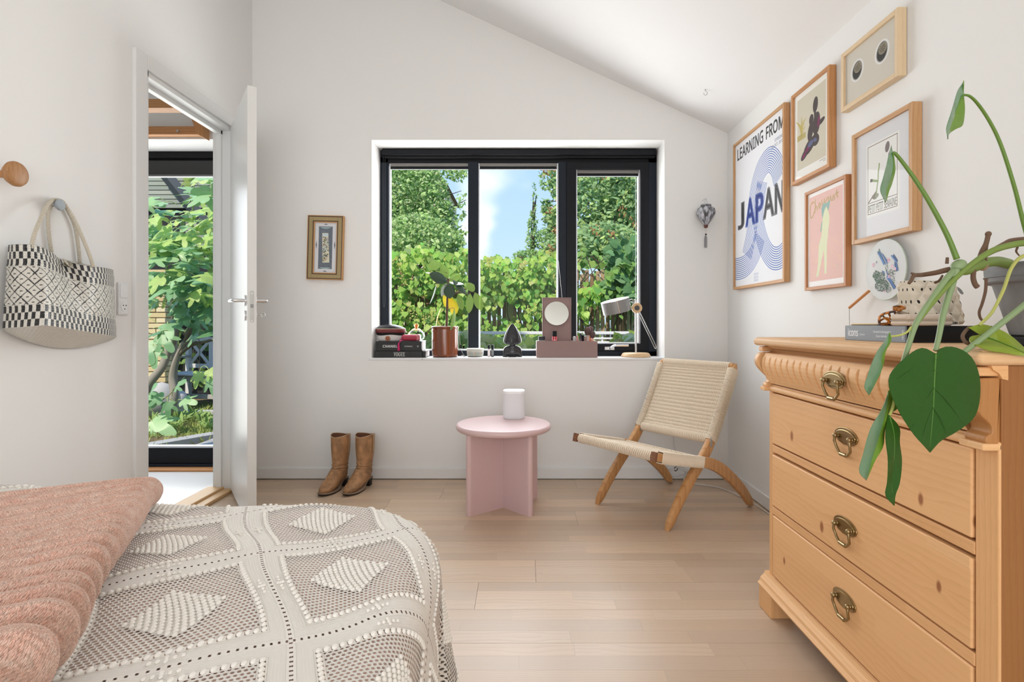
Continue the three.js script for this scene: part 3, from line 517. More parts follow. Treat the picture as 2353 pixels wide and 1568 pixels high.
// ---------- the little yard outside the garden door ----------
{
  // black board fence
  const f = thing('board_fence', 'black stained vertical board fence behind the white garden bench', 'fence', [0, GROUND, 0]);
  seed(61); const bk = [0.012, 0.016, 0.021].map((k) => mat(new THREE.Color(k, k * 1.05, k * 1.15), 0.7));
  for (let x = -6.1; x < -3.2; x += 0.122) part(f, 'board', boxAt(x, x + 0.112, 0, 2.0, -8.22 + rr(-0.004, 0.004), -8.2 + 0.002, 0.003), pick(bk));
  part(f, 'cap_rail', boxAt(-6.1, -3.2, 2.0, 2.04, -8.25, -8.17, 0.004), bk[0]);
  part(f, 'back_rail', boxAt(-6.1, -3.2, 0.9, 1.0, -8.28, -8.222, 0.004), bk[0]);
}
{
  // yellow brick wall end: every brick a part
  const w = thing('brick_wall', 'yellow brick wall end at the left edge of the yard', 'wall', [0, GROUND, -6.72]);
  seed(62); const bm = [[0.62, 0.5, 0.27], [0.68, 0.57, 0.34], [0.57, 0.45, 0.24], [0.72, 0.62, 0.4]].map((c) => mat(new THREE.Color(...c), 0.9));
  const x1 = (378 - CX) / F * 6.7;
  part(w, 'mortar', boxAt(x1 - 0.75, x1 - 0.012, 0, 1.78, -0.26, -0.018, 0), mat(new THREE.Color(0.3, 0.26, 0.19), 0.95));
  for (let r = 0; r < 27; r++) for (let x = x1 - (r % 2 ? 0.115 : 0.228); x > x1 - 0.9; x -= 0.24) {
    const a = x, b = r % 2 && x === x1 - 0.115 ? x1 - 0.004 : x + 0.228;
    part(w, 'brick', boxAt(Math.max(a, x1 - 0.76), b, r * 0.0665, r * 0.0665 + 0.055, -0.12, rr(-0.004, 0.004), 0.004), pick(bm));
  }
}
{
  // shed gable: boarding, rafter and dark side
  const s = thing('garden_shed', 'dark shed with grey horizontal boarding and a black sloping rafter behind the fig tree', 'shed');
  seed(63); const q = 7.0 / F, fx = (p) => (p - CX) * q, fy = (p) => EYE - (p - CY) * q;
  const sid = [[0.30, 0.33, 0.28], [0.26, 0.29, 0.25], [0.34, 0.36, 0.31]].map((c) => mat(new THREE.Color(...c), 0.8));
  for (let y = 385; y < 470; y += 10.4) part(s, 'siding_board', xf(box(fx(500) - fx(250), 0.054, 0.02, 0.003), [(fx(500) + fx(250)) / 2, fy(y + 5), -7.02], [-0.12, 0, 0]), pick(sid));
  for (let y = 494; y < 560; y += 9) part(s, 'siding_board', xf(box(fx(500) - fx(425), 0.047, 0.02, 0.003), [(fx(500) + fx(425)) / 2, fy(y + 5), -7.02], [-0.12, 0, 0]), pick(sid));
  part(s, 'dark_wall', boxAt(fx(240), fx(520), GROUND + 1.6, fy(380), -7.2, -7.06, 0), mat(new THREE.Color(0.012, 0.013, 0.016), 0.8));
  part(s, 'rafter', sweep([at(360, 375, 6.85), at(520, 575, 6.85)], 0.075, { straight: true, sides: 4, flat: 0.7, up: V(0, 0, 1) }), mat(new THREE.Color(0.045, 0.055, 0.065), 0.6));
  part(s, 'downpipe', sweep([at(442, 380, 6.75), at(442, 560, 6.75)], 0.012, { straight: true, sides: 8 }), mat(new THREE.Color(0.06, 0.065, 0.07), 0.5));
}
{
  // deck corner, kerb board
  seed(64); const dk = thing('wooden_deck', 'grey weathered wooden deck corner on the lawn outside the garden door', 'deck', [0, 0, 0]);
  const dm = [0.36, 0.32, 0.4].map((k) => mat(new THREE.Color(k, k * 1.02, k * 1.08), 0.75));
  const z0 = floorAt(0, 1025, GROUND + 0.06), y = GROUND + 0.06;
  const xa = floorAt(452, 1010, y).x;
  for (let i = 0; i < 12; i++) { const z = -5.45 + i * 0.115; part(dk, 'deck_board', boxAt(xa + 0.12 - (i - 1) * 0.03 * 0, -1.5, GROUND, y, z, z + 0.109, 0.004), dm[i % 3]); }
  part(dk, 'edge_board', xf(box(1.9, 0.065, 0.14, 0.004), [xa - 0.35, y - 0.032, -4.75], [0, 1.02, 0]), dm[2]);
  const k = thing('kerb_board', 'pale grey kerb board at the edge of the lawn before the bench', 'kerb', floorAt(450, 952, GROUND).toArray());
  part(k, 'board', boxAt(-0.75, 1.3, 0, 0.045, -0.06, 0.06, 0.006), mat(new THREE.Color(0.45, 0.46, 0.48), 0.8));
}
{
  // white garden bench with crossed back
  const b = thing('garden_bench', 'white weathered garden bench with a crossed lattice back before the black fence', 'bench', [-4.22, GROUND, -7.45], -0.25);
  const wm = mat(new THREE.Color(0.66, 0.66, 0.67), 0.7), gm = mat(new THREE.Color(0.42, 0.41, 0.38), 0.8), W = 0.62, bt = 0.93;
  for (const s of [-1, 1]) {
    part(b, 'leg', boxAt(s * W - 0.035, s * W + 0.035, 0, 0.64, 0.22, 0.29, 0.005), gm); part(b, 'leg', boxAt(s * W - 0.03, s * W + 0.03, 0, bt, -0.24, -0.18, 0.005), wm);
    part(b, 'armrest', uvBox(boxAt(s * W - 0.05, s * W + 0.05, 0.64, 0.675, -0.22, 0.32, 0.012)), gm);
    part(b, 'side_rail', boxAt(s * W - 0.02, s * W + 0.02, 0.36, 0.42, -0.18, 0.22, 0.004), gm);
  }
  for (const y of [0.52, 0.9]) part(b, 'back_rail', boxAt(-W, W, y - 0.03, y + 0.03, -0.235, -0.195, 0.005), wm);
  for (const x of [-0.22, 0.2]) part(b, 'back_upright', boxAt(x - 0.045, x + 0.045, 0.52, 0.9, -0.235, -0.2, 0.004), wm);
  for (const [a, c] of [[-0.6, -0.26], [-0.18, 0.16], [0.24, 0.6]]) for (const s of [0, 1]) part(b, 'back_lattice', sweep([V(a, s ? 0.54 : 0.88, -0.21), V(c, s ? 0.88 : 0.54, -0.212)], 0.024, { straight: true, sides: 4, flat: 0.5, up: V(0, 0, 1) }), wm);
  for (let i = 0; i < 5; i++) part(b, 'seat_slat', boxAt(-W, W, 0.425, 0.447, -0.17 + i * 0.092, -0.09 + i * 0.092, 0.004), wm);
  part(b, 'front_rail', boxAt(-W, W, 0.35, 0.42, 0.225, 0.26, 0.004), gm); part(b, 'stretcher', boxAt(-W, W, 0.13, 0.19, 0.235, 0.265, 0.004), gm);
}
{
  // stoneware pot on its side under the tree, and a pale stone
  const p = at(366, 922, 6.46);
  const t = thing('garden_pot', 'round grey stoneware pot lying under the fig tree', 'pot', [p.x, GROUND, p.z]);
  const gm = mat(new THREE.Color(0.47, 0.46, 0.46), 0.85);
  part(t, 'body', xf(lathe([[0, -0.2], [0.1, -0.2], [0.18, -0.13], [0.22, 0], [0.2, 0.1], [0.13, 0.17], [0.1, 0.18], [0.1, 0.2], [0.085, 0.2], [0.085, 0.16], [0, 0.1]], 36), [0, 0.205, 0], [0.5, 0, 0.9]), gm);
  part(t, 'rim', xf(new THREE.TorusGeometry(0.095, 0.014, 8, 28), [-0.155, 0.31, 0.085], [0.9, -0.9, 0]), gm);
  const s = at(414, 925, 6.92); const g = sphere(0.11, 18, 14), gp = g.attributes.position; for (let i = 0; i < gp.count; i++) { const k = 0.9 + 0.25 * noise2(gp.getX(i) * 14 + 5, gp.getY(i) * 14 + gp.getZ(i) * 9, 4); gp.setXYZ(i, gp.getX(i) * k * 0.8, gp.getY(i) * k * 1.25, gp.getZ(i) * k); } g.computeVertexNormals();
  solo('garden_stone', 'pale upright stone beside the grey pot under the fig tree', 'stone', g, mat(new THREE.Color(0.55, 0.54, 0.55), 0.9), [s.x, GROUND + 0.12, s.z]);
}
{
  // fig tree
  seed(65);
  const t = thing('fig_tree', 'leafy fig tree with grey twisting trunks outside the garden door', 'tree');
  const bark = mat(new THREE.Color(0.27, 0.25, 0.21), 0.85), dark = mat(new THREE.Color(0.16, 0.13, 0.1), 0.85);
  const tr = (pts, r0, r1, m = bark, nm = 'trunk') => part(t, nm, sweep(pts.map((p) => at(...p)), (u) => lerp(r0, r1, u), { n: pts.length * 7, sides: 9 }), m);
  tr([[318, 940, 6.1], [345, 880, 6.1], [372, 845, 6.15], [387, 806, 6.2], [398, 785, 6.15], [408, 755, 6.1], [418, 715, 6.1], [424, 640, 6.05]], 0.05, 0.026);
  tr([[352, 975, 6.12], [392, 938, 6.1], [400, 910, 6.12], [396, 870, 6.18], [402, 838, 6.2], [412, 812, 6.2], [425, 788, 6.15], [440, 755, 6.1], [446, 700, 6.05], [438, 600, 6]], 0.05, 0.022);
  tr([[398, 785, 6.15], [392, 765, 6.12], [396, 740, 6.1], [402, 705, 6.05], [388, 640, 6]], 0.03, 0.012, dark, 'branch');
  tr([[413, 806, 6.2], [422, 790, 6.15], [450, 776, 6.1], [475, 770, 6.05], [502, 764, 6]], 0.032, 0.018, bark, 'branch');
  tr([[412, 815, 6.2], [440, 794, 6.1], [470, 786, 6.05], [502, 778, 6]], 0.022, 0.014, dark, 'branch');
  tr([[418, 812, 6.18], [430, 800, 6.1], [448, 784, 6.0]], 0.014, 0.008, dark, 'branch');
  tr([[425, 788, 6.15], [432, 768, 6.05], [452, 735, 5.95], [470, 705, 5.9], [486, 640, 5.9]], 0.026, 0.012, dark, 'branch');
  tr([[457, 780, 6.05], [459, 815, 6.0], [457, 850, 5.95]], 0.004, 0.003, dark, 'branch');
  tr([[486, 640, 5.9], [488, 560, 5.8], [486, 440, 5.7], [484, 395, 5.7]], 0.012, 0.005, mat(new THREE.Color(0.3, 0.42, 0.16), 0.8), 'branch');
  tr([[438, 600, 6], [442, 520, 5.9], [446, 420, 5.8]], 0.016, 0.006, mat(new THREE.Color(0.3, 0.36, 0.18), 0.8), 'branch');
  tr([[388, 640, 6], [378, 580, 5.9], [362, 520, 5.8], [350, 470, 5.7]], 0.012, 0.005, mat(new THREE.Color(0.3, 0.36, 0.18), 0.8), 'branch');
  tr([[335, 945, 5.6], [370, 922, 5.6], [392, 905, 5.6], [400, 895, 5.6]], 0.006, 0.004, mat(new THREE.Color(0.25, 0.22, 0.12), 0.8), 'branch');
  const outl = [[0, 0], [0.08, -0.06], [0.28, -0.06], [0.44, 0.08], [0.36, 0.2], [0.3, 0.24], [0.48, 0.4], [0.54, 0.6], [0.4, 0.6], [0.2, 0.46], [0.19, 0.7], [0.12, 0.94], [0, 1.0], [-0.12, 0.94], [-0.19, 0.7], [-0.2, 0.46], [-0.4, 0.6], [-0.54, 0.6], [-0.48, 0.4], [-0.3, 0.24], [-0.36, 0.2], [-0.44, 0.08], [-0.28, -0.06], [-0.08, -0.06]];
  const figs = [0.3, 0.55, 0.05].map((b) => lobedLeaf(outl, b));
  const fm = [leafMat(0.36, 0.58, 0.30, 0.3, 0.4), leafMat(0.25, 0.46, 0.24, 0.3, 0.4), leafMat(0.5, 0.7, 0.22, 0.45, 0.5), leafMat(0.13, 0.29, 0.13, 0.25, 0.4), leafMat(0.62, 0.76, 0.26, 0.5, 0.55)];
  const pet = [];
  const leaf = (px, py, Z, s, dir, face, k, g) => { const p = at(px, py, Z), m = part(t, 'leaf', figs[g], fm[k]); m.position.copy(p); m.quaternion.copy(orient(dir, face)); m.scale.setScalar(s); const b = p.clone().addScaledVector(dir.clone().normalize(), -0.11).add(V(0, -0.04, -0.03)); pet.push(sweep([b, p.clone().addScaledVector(dir.clone().normalize(), -0.05), p], 0.0035, { n: 5, sides: 5 })); };
  let n = 0;
  for (let i = 0; i < 900 && n < 205; i++) {
    const px = rr(322, 512), py = 400 + 365 * Math.pow(rnd(), 0.9);
    let dens = py < 480 ? (px > 430 ? 0.75 : 0.3) : py < 700 ? 0.9 : 0.45; if (px < 375 && py > 560) dens *= 0.55; if (px > 375 && px < 400 && py > 690) dens *= 0.3; if (px < 420 && py < 450) dens *= 0.1;
    if (rnd() > dens) continue;
    const Z = rr(4.9, 6.0), a = rr(0, 6.28), up = rr(0.5, 1.4);
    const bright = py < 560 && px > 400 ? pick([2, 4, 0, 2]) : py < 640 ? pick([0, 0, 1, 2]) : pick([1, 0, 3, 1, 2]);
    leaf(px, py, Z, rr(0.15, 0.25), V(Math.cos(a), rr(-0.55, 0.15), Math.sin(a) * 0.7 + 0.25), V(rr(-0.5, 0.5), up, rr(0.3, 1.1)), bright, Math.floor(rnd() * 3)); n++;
  }
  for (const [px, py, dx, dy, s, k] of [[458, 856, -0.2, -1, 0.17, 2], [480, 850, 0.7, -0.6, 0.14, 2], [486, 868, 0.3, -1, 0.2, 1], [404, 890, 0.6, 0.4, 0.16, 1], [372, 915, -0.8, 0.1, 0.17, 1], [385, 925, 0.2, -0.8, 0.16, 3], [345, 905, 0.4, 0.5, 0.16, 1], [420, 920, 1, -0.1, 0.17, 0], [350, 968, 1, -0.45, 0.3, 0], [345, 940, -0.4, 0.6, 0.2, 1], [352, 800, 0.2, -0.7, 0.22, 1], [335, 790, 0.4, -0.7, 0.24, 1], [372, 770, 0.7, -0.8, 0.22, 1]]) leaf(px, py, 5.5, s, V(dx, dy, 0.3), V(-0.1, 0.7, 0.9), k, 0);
  part(t, 'leaf_stalks', merge(pet), mat(new THREE.Color(0.42, 0.52, 0.2), 0.7), null, 'stuff');
}
{
  // grass and weeds on the lawn by the door
  seed(66); const pl = [], co = [], bl = leafGeo(1, [0.06, 0.08, 0.05, 0.01], { bend: 0.5, fold: 0.3, n: 3 });
  for (let i = 0; i < 9000; i++) { const x = rr(-5.8, -2.0), z = -rr(4.7, 7.4); if (fbm(x * 1.3 + 4, z * 1.3, 14, 3) < 0.44 && rnd() < 0.75) continue; if (z > -5.6 && x > -2.95) continue; pl.push([V(x, GROUND, z), orient(V(rr(-0.8, 0.8), 1, rr(-0.8, 0.8)), V(rr(-1, 1), 0.2, rr(-1, 1))), rr(0.03, 0.09)]); const k = rr(0.6, 1.2); co.push(new THREE.Color(0.36 * k, 0.44 * k, 0.13 * k)); }
  const m = instanced('lawn_grass', bl, leafMat(1, 1, 1, 0.3), pl, co); m.userData = { kind: 'stuff', label: 'patchy grass on the lawn outside the garden door', category: 'grass' }; scene.add(m);
  const w = thing('leafy_weeds', 'tuft of leafy weeds on the lawn below the bench', 'weeds'), wl = []; for (let c = 0; c < 16; c++) { const b = floorAt(rr(345, 500), rr(950, 985), GROUND); for (let i = 0; i < 12; i++) wl.push([b.clone().add(V(rr(-0.08, 0.08), 0.01, rr(-0.08, 0.08))), orient(V(rr(-1, 1), rr(0.4, 1.2), rr(-1, 1)), V(0, 0.6, 1)), rr(0.06, 0.15)]); }
  w.add(instanced('foliage', leafGeo(1, [0.04, 0.14, 0.12, 0.02], { bend: 0.5 }), leafMat(0.3, 0.46, 0.14, 0.35), wl));
}

// ================= furniture =================
// ---------- round pink side table and speaker ----------
{
  const pink = phys(new THREE.Color(0.68, 0.48, 0.48), 0.42, { clearcoat: 0.55, clearcoatRoughness: 0.34 });
  const Z = 2.9, x = (1157 - CX) / F * Z, top = 0.443;
  const t = thing('side_table', 'small round pale pink side table on crossed panels beneath the window', 'side table', [x, 0, -Z]);
  const R = 0.252, th = 0.034, prof = [[0, top - th], [R - 0.014, top - th]];
  for (let i = 0; i <= 8; i++) { const a = -Math.PI / 2 + i / 8 * Math.PI; prof.push([R - 0.015 + Math.cos(a) * 0.015, top - th / 2 + Math.sin(a) * th / 2]); }
  prof.push([0, top]);
  part(t, 'table_top', lathe(prof, 72), pink);
  const hp = (len, a) => { const s = new THREE.Shape(), h = len / 2, k = 0.017; s.moveTo(-h + k, -k); s.lineTo(h - k, -k); s.absarc(h - k, 0, k, -Math.PI / 2, Math.PI / 2, false); s.lineTo(-h + k, k); s.absarc(-h + k, 0, k, Math.PI / 2, Math.PI * 1.5, false); const g = new THREE.ExtrudeGeometry(s, { depth: top - th, bevelEnabled: false, curveSegments: 10 }); g.rotateX(-Math.PI / 2); g.rotateY(a); return g; };
  part(t, 'base_panel', hp(0.47, 0.70), pink); part(t, 'base_panel', hp(0.43, -Math.PI / 4 - 0.02), pink);
  // speaker
  const sz = 3.06, sx = (1181 - CX) / F * 3.05;
  const s = thing('speaker', 'small white rounded speaker standing on the round pink table', 'speaker', [sx, top, -sz]);
  const sh = (k) => { const w = 0.0605 * k, r = 0.038 * k, p = new THREE.Shape(); p.moveTo(-w + r, -w); p.lineTo(w - r, -w); p.absarc(w - r, -w + r, r, -Math.PI / 2, 0, false); p.lineTo(w, w - r); p.absarc(w - r, w - r, r, 0, Math.PI / 2, false); p.lineTo(-w + r, w); p.absarc(-w + r, w - r, r, Math.PI / 2, Math.PI, false); p.lineTo(-w, -w + r); p.absarc(-w + r, -w + r, r, Math.PI, Math.PI * 1.5, false); return p; };
  const sl = (k, y0, h, b) => { const g = extrude(sh(k), h, b); g.rotateX(-Math.PI / 2); return g.translate(0, y0, 0); };
  const dots = dataTex(64, 64, (u, v) => { const d = Math.hypot((u * 8) % 1 - 0.5, (v * 8) % 1 - 0.5); const k = d < 0.27 ? 0.25 : 1; return [k, k, k]; });
  part(s, 'foot', sl(0.93, 0, 0.012, 0.003), M.white); part(s, 'body', sl(0.985, 0.008, 0.13, 0.002), mat(new THREE.Color(0.78, 0.78, 0.8), 0.6, { bumpMap: rep(dots, 60, 60), bumpScale: 0.0003 }), 'white perforated grille');
  part(s, 'cap', sl(1, 0.137, 0.018, 0.004), mat(new THREE.Color(0.9, 0.9, 0.9), 0.4));
}

// ---------- tan leather boots ----------
{
  const tex = dataTex(256, 256, (u, v) => { const n = fbm(u * 7, v * 7, 4, 4, 7), m = fbm(u * 30, v * 30, 8, 2, 30); const k = 0.72 + 0.5 * n + 0.08 * (m - 0.5); return [0.70 * k, 0.525 * k, 0.365 * k]; }, { srgb: true });
  const leather = mat(new THREE.Color(0.86, 0.86, 0.86), 0.62, { map: tex, bumpMap: tex, bumpScale: 0.002 }), inner = mat(new THREE.Color(0.17, 0.07, 0.035), 0.8), sole = mat(new THREE.Color(0.02, 0.013, 0.01), 0.6), welt = mat(new THREE.Color(0.26, 0.18, 0.12), 0.7);
  // cross-sections along the boot: shaft rings from the top down, then rings swept forward along the foot
  function boot(label, pos, turn, mir, shaftTurn) {
    const t = thing('boot', label, 'boot', pos, turn, 'pair of tan leather boots');
    const rings = [];                                     // [centre z, centre y, half width, half depth, tilt]
    const SH = [[0, 0.305, 0.053, 0.062], [0, 0.28, 0.0535, 0.062], [0, 0.24, 0.053, 0.061], [0.001, 0.2, 0.05, 0.058], [0.003, 0.165, 0.0455, 0.054], [0.006, 0.14, 0.043, 0.053], [0.009, 0.118, 0.042, 0.056]];
    for (const [z, y, w, d] of SH) rings.push({ c: V(0, y, z), w, d, e: d, a: 0 });
    const FT = [[0.02, 0.1, 0.0415, 0.058, 0.074, 0.35], [0.04, 0.085, 0.041, 0.055, 0.088, 0.65], [0.062, 0.07, 0.0415, 0.05, 0.055, 1.0], [0.085, 0.058, 0.0425, 0.045, 0.046, 1.25], [0.108, 0.047, 0.0435, 0.037, 0.036, 1.42], [0.133, 0.039, 0.0435, 0.03, 0.03, 1.5], [0.158, 0.033, 0.0405, 0.0245, 0.026, 1.56], [0.18, 0.029, 0.0335, 0.02, 0.022, 1.57], [0.197, 0.026, 0.0225, 0.0155, 0.018, 1.57], [0.206, 0.024, 0.011, 0.0095, 0.012, 1.57], [0.2085, 0.023, 0.0005, 0.0005, 0.0005, 1.57]];
    for (const [z, y, w, d, e, a] of FT) rings.push({ c: V(0, y, z), w, d, e, a });
    const n = rings.length - 1, S = 36;
    const up = (u, v) => {                                 // v along the rings, u around
      const f = v * n, i = Math.min(n - 1, Math.floor(f)), k = f - i, A = rings[i], B = rings[i + 1];
      const c = A.c.clone().lerp(B.c, k), w = lerp(A.w, B.w, k), d = lerp(A.d, B.d, k), a = lerp(A.a, B.a, k), th = u * Math.PI * 2;
      const cs = Math.cos(th), sn = Math.sin(th);
      let x = Math.sign(cs) * Math.pow(Math.abs(cs), 0.92) * w, q = sn * (sn < 0 ? lerp(A.e, B.e, k) : d);
      const dir = V(0, Math.sin(a), Math.cos(a));          // depth axis turns from forward to up as the boot bends into the foot
      const p = c.clone().addScaledVector(dir, q); p.x += x;
      const cr = Math.exp(-Math.pow((v - 0.36) / 0.09, 2)); p.z += 0.0035 * cr * Math.sin(v * 150 + cs * 2.2) * (0.4 + 0.6 * Math.max(0, sn)); p.x += 0.0025 * cr * Math.sin(v * 110 + sn * 3);
      const toe = Math.exp(-Math.pow((v - 0.8) / 0.04, 2)) * Math.max(0, sn); p.y += 0.0018 * toe * Math.sin(v * 230);
      if (v < 0.001 || v < 0.12) { const s = 1 - v / 0.12; p.y += s * (0.008 * Math.abs(cs) - 0.006 * Math.abs(sn)); }
      if (a > 0.05) p.y = Math.max(p.y, 0.0115 + 0.036 * step(0.085, 0.005, p.z));
      return p;
    };
    const R = new THREE.Matrix4().makeScale(mir, 1, 1);
    const add = (name, g, m, lb, par = t) => { g.applyMatrix4(R); if (mir < 0) { if (!g.index) { g = mergeVertices(g); } const ix = g.index.array; for (let i = 0; i < ix.length; i += 3) { const q = ix[i]; ix[i] = ix[i + 1]; ix[i + 1] = q; } g.computeVertexNormals(); g = toCreasedNormals(g, 0.8); } return part(par, name, g, m, lb); };
    add('upper', mergeVertices(surf(up, S, n * 5, { uvf: (u, v) => [u * 1.6, v * 2.2], flip: true })), leather);
    add('lining', surf((u, v) => { const p = up(u, v * 0.2); p.x *= 0.955; p.z = (p.z - 0) * 0.955; p.y -= v < 0.01 ? 0 : 0.001; return p; }, S, 8), inner, 'dark brown lining');
    add('top_band', sweep(Array.from({ length: 28 }, (_, i) => up(i / 28, 0).add(V(0, 0.0005, 0))), 0.0022, { closed: true, n: 56, sides: 6 }), mat(new THREE.Color(0.5, 0.34, 0.2), 0.6));
    for (const s of [1, -1]) add('pull_strap', surf((u, v) => { const p = up(s > 0 ? 0 + (u - 0.5) * 0.05 : 0.5 + (u - 0.5) * 0.05, v * 0.17); p.x += s * 0.003; return p; }, 4, 8, { thick: 0.0022 }), mat(new THREE.Color(0.42, 0.27, 0.15), 0.6));
    // sole, welt and stacked heel
    const foot = (k) => { const s = new THREE.Shape(); const o = [[0, -0.053], [0.022, -0.048], [0.031, -0.03], [0.032, 0.0], [0.033, 0.04], [0.044, 0.09], [0.046, 0.13], [0.042, 0.16], [0.032, 0.187], [0.018, 0.207], [0, 0.215]]; const pts = [...o, ...o.slice(1, -1).reverse().map(([x, y]) => [-x, y])].map(([x, y]) => V2(x * k, y * k)); s.moveTo(pts[0].x, pts[0].y); s.splineThru([...pts.slice(1), pts[0]]); return s; };
    const slab = (k, y0, h, m, nm, bendUp) => { const g = extrude(foot(k), h, 0.0015); g.rotateX(-Math.PI / 2); g.scale(1, 1, -1); const p = g.attributes.position; for (let i = 0; i < p.count; i++) { const z = p.getZ(i); p.setY(i, p.getY(i) + y0 + (z < 0.06 ? 0.036 * step(0.085, 0.005, z) : 0) + (z > 0.15 ? 0.006 * Math.pow((z - 0.15) / 0.06, 2) : 0)); } g.index && 0; g.computeVertexNormals(); add(nm, toCreasedNormals(g, 0.6), m); };
    slab(1.0, 0.0, 0.0075, sole, 'sole'); slab(1.035, 0.0075, 0.005, welt, 'welt');
    const hl = extrude((() => { const s = new THREE.Shape(); s.moveTo(-0.029, 0.0); s.lineTo(0.029, 0.0); s.bezierCurveTo(0.031, 0.042, 0.02, 0.052, 0, 0.052); s.bezierCurveTo(-0.02, 0.052, -0.031, 0.042, -0.029, 0); return s; })(), 0.04, 0.001); hl.rotateX(-Math.PI / 2);
    add('heel', hl, sole);
    return t;
  }
  const a = V((783 - CX) / F * 3.262, 0, 0), b = V((839 - CX) / F * 3.264, 0, 0);
  boot('tan leather boot with a scuffed toe, the one nearer the white door', [a.x, 0, -3.262], -0.2, 1);
  boot('tan leather boot with a creased ankle, the one further from the white door', [b.x, 0, -3.264], -0.24, -1);
}

// ---------- folding lounge chair of oak and paper cord ----------
{
  const A = [0.375, 2.94], B = [0.68, 2.526];
  const t = thing('lounge_chair', 'low folding oak lounge chair with woven paper cord seat and back', 'chair', [(A[0] + B[0]) / 2, 0, -(A[1] + B[1]) / 2]);
  const wd = V(0.593, 0, 0.805), dd = V(0.815, 0, -0.58);
  const L = (w, d, y) => V(0, y, 0).addScaledVector(wd, w).addScaledVector(dd, d);     // across, back, up
  const oak = oakMat(new THREE.Color(1.0, 0.9, 0.74), 0.45), cord = mat(new THREE.Color(0.88, 0.755, 0.60), 0.75), cordDark = mat(new THREE.Color(0.68, 0.53, 0.38), 0.8), leatherTip = mat(new THREE.Color(0.23, 0.1, 0.05), 0.6);
  // curves in the plane of depth and height
  const curve = (p) => new THREE.CatmullRomCurve3(p.map(([d, y]) => V(d, y, 0)), false, 'catmullrom', 0.5);
  const backC = curve([[0.012, 0.0], [0.10, 0.118], [0.2, 0.225], [0.285, 0.305], [0.34, 0.37], [0.40, 0.462], [0.46, 0.572], [0.512, 0.675], [0.553, 0.76]]);
  const seatC = curve([[-0.118, 0.372], [-0.03, 0.352], [0.08, 0.328], [0.2, 0.303], [0.29, 0.282], [0.38, 0.243], [0.48, 0.175], [0.58, 0.09], [0.655, 0.004]]);
  // a flat curved member: outline around the centre line, thickness tk(t) in the plane, extruded across the width
  function member(c, w0, w1, t0, t1, tk, n = 40) {
    const up = [], dn = [];
    for (let i = 0; i <= n; i++) { const k = clamp(lerp(t0, t1, i / n)), p = c.getPoint(k), q = c.getTangent(k), h = tk(i / n) / 2; up.push([p.x - q.y * h, p.y + q.x * h]); dn.push([p.x + q.y * h, p.y - q.x * h]); }
    const g = extrude([...up, ...dn.reverse()], w1 - w0, 0.004);
    const P = g.attributes.position, UV = g.attributes.uv; for (let i = 0; i < P.count; i++) { const dd0 = P.getX(i), yy0 = P.getY(i), e = c.getTangent((t0 + t1) * 0.5); UV.setXY(i, dd0 * e.x + yy0 * e.y, (dd0 * e.y - yy0 * e.x) * 0.6 + P.getZ(i)); const v = L(w0 + P.getZ(i), P.getX(i), P.getY(i)); P.setXYZ(i, v.x, v.y, v.z); }
    g.computeVertexNormals(); const uv = g.attributes.uv; for (let i = 0; i < uv.count; i++) uv.setXY(i, (P.getX(i) + P.getZ(i)) * 0.5 + P.getY(i), (P.getX(i) - P.getZ(i)) * 0.4);
    return toCreasedNormals(g, 0.6);
  }
  const rnd0 = (e) => (u) => e(u) * Math.pow(Math.min(1, (1 - Math.pow(2 * Math.abs(u - 0.5), 24))), 0.5) + 0.002;
  for (const s of [-1, 1]) {
    const b0 = s * 0.232, o0 = s * 0.262;
    part(t, 'back_side', member(backC, b0 - 0.0135, b0 + 0.0135, 0, 1, rnd0((u) => 0.036 + 0.016 * Math.sin(Math.PI * clamp(u * 1.5)))), oak);
    part(t, 'seat_side', member(seatC, o0 - 0.0135, o0 + 0.0135, 0, 1, rnd0((u) => 0.038 + 0.017 * Math.sin(Math.PI * clamp(u * 1.3 - 0.3)))), oak);
    // cord wound round the sides
    const wrap = (c, w, t0, t1, tk, nm) => { const l = []; const N = 64; for (let i = 0; i < N; i++) { const k = lerp(t0, t1, (i + 0.5) / N), p = c.getPoint(k), q = c.getTangent(k), h = tk(k) / 2 + 0.0022; const pts = [[-0.0155, h], [0.0155, h], [0.0162, 0], [0.0155, -h], [-0.0155, -h], [-0.0162, 0]].map(([a, e]) => L(w + a, p.x - q.y * e, p.y + q.x * e)); l.push(sweep(pts, 0.0026, { closed: true, straight: true, sides: 5 })); } part(t, nm, merge(l), cord, null, 'stuff'); };
    wrap(backC, b0, 0.515, 0.955, () => 0.047, 'cord_wrapping'); wrap(seatC, o0, 0.07, 0.42, () => 0.047, 'cord_wrapping');
    part(t, 'leather_tip', member(seatC, o0 - 0.0145, o0 + 0.0145, 0, 0.024, () => 0.043, 4), leatherTip);
    const pv = backC.getPoint(0.48), hg = (w, d, y) => xf(box(0.004, 0.05, 0.016, 0.0018), L(w, d, y).toArray(), [0, Math.atan2(-wd.z, wd.x), 0]);
    part(t, 'hinge_plate', hg(s * 0.2465, pv.x, pv.y + 0.02), M.steel);
    const bq = backC.getPoint(0.44), bt = part(t, 'bolt', xf(cyl(0.008, 0.008, 0.006, 14), L(s * 0.217, bq.x + 0.02, bq.y + 0.03).toArray(), [0, Math.atan2(-wd.z, wd.x), Math.PI / 2]), M.steel);
  }
  const bar = (c, k, w, r, off = 0) => { const p = c.getPoint(k), q = c.getTangent(k); return sweep([L(-w, p.x - q.y * off, p.y + q.x * off), L(0, p.x - q.y * off, p.y + q.x * off), L(w, p.x - q.y * off, p.y + q.x * off)], r, { n: 4, sides: 14 }); };
  part(t, 'top_bar', bar(backC, 0.975, 0.232, 0.019), oak); part(t, 'lower_back_bar', bar(backC, 0.525, 0.232, 0.019), oak);
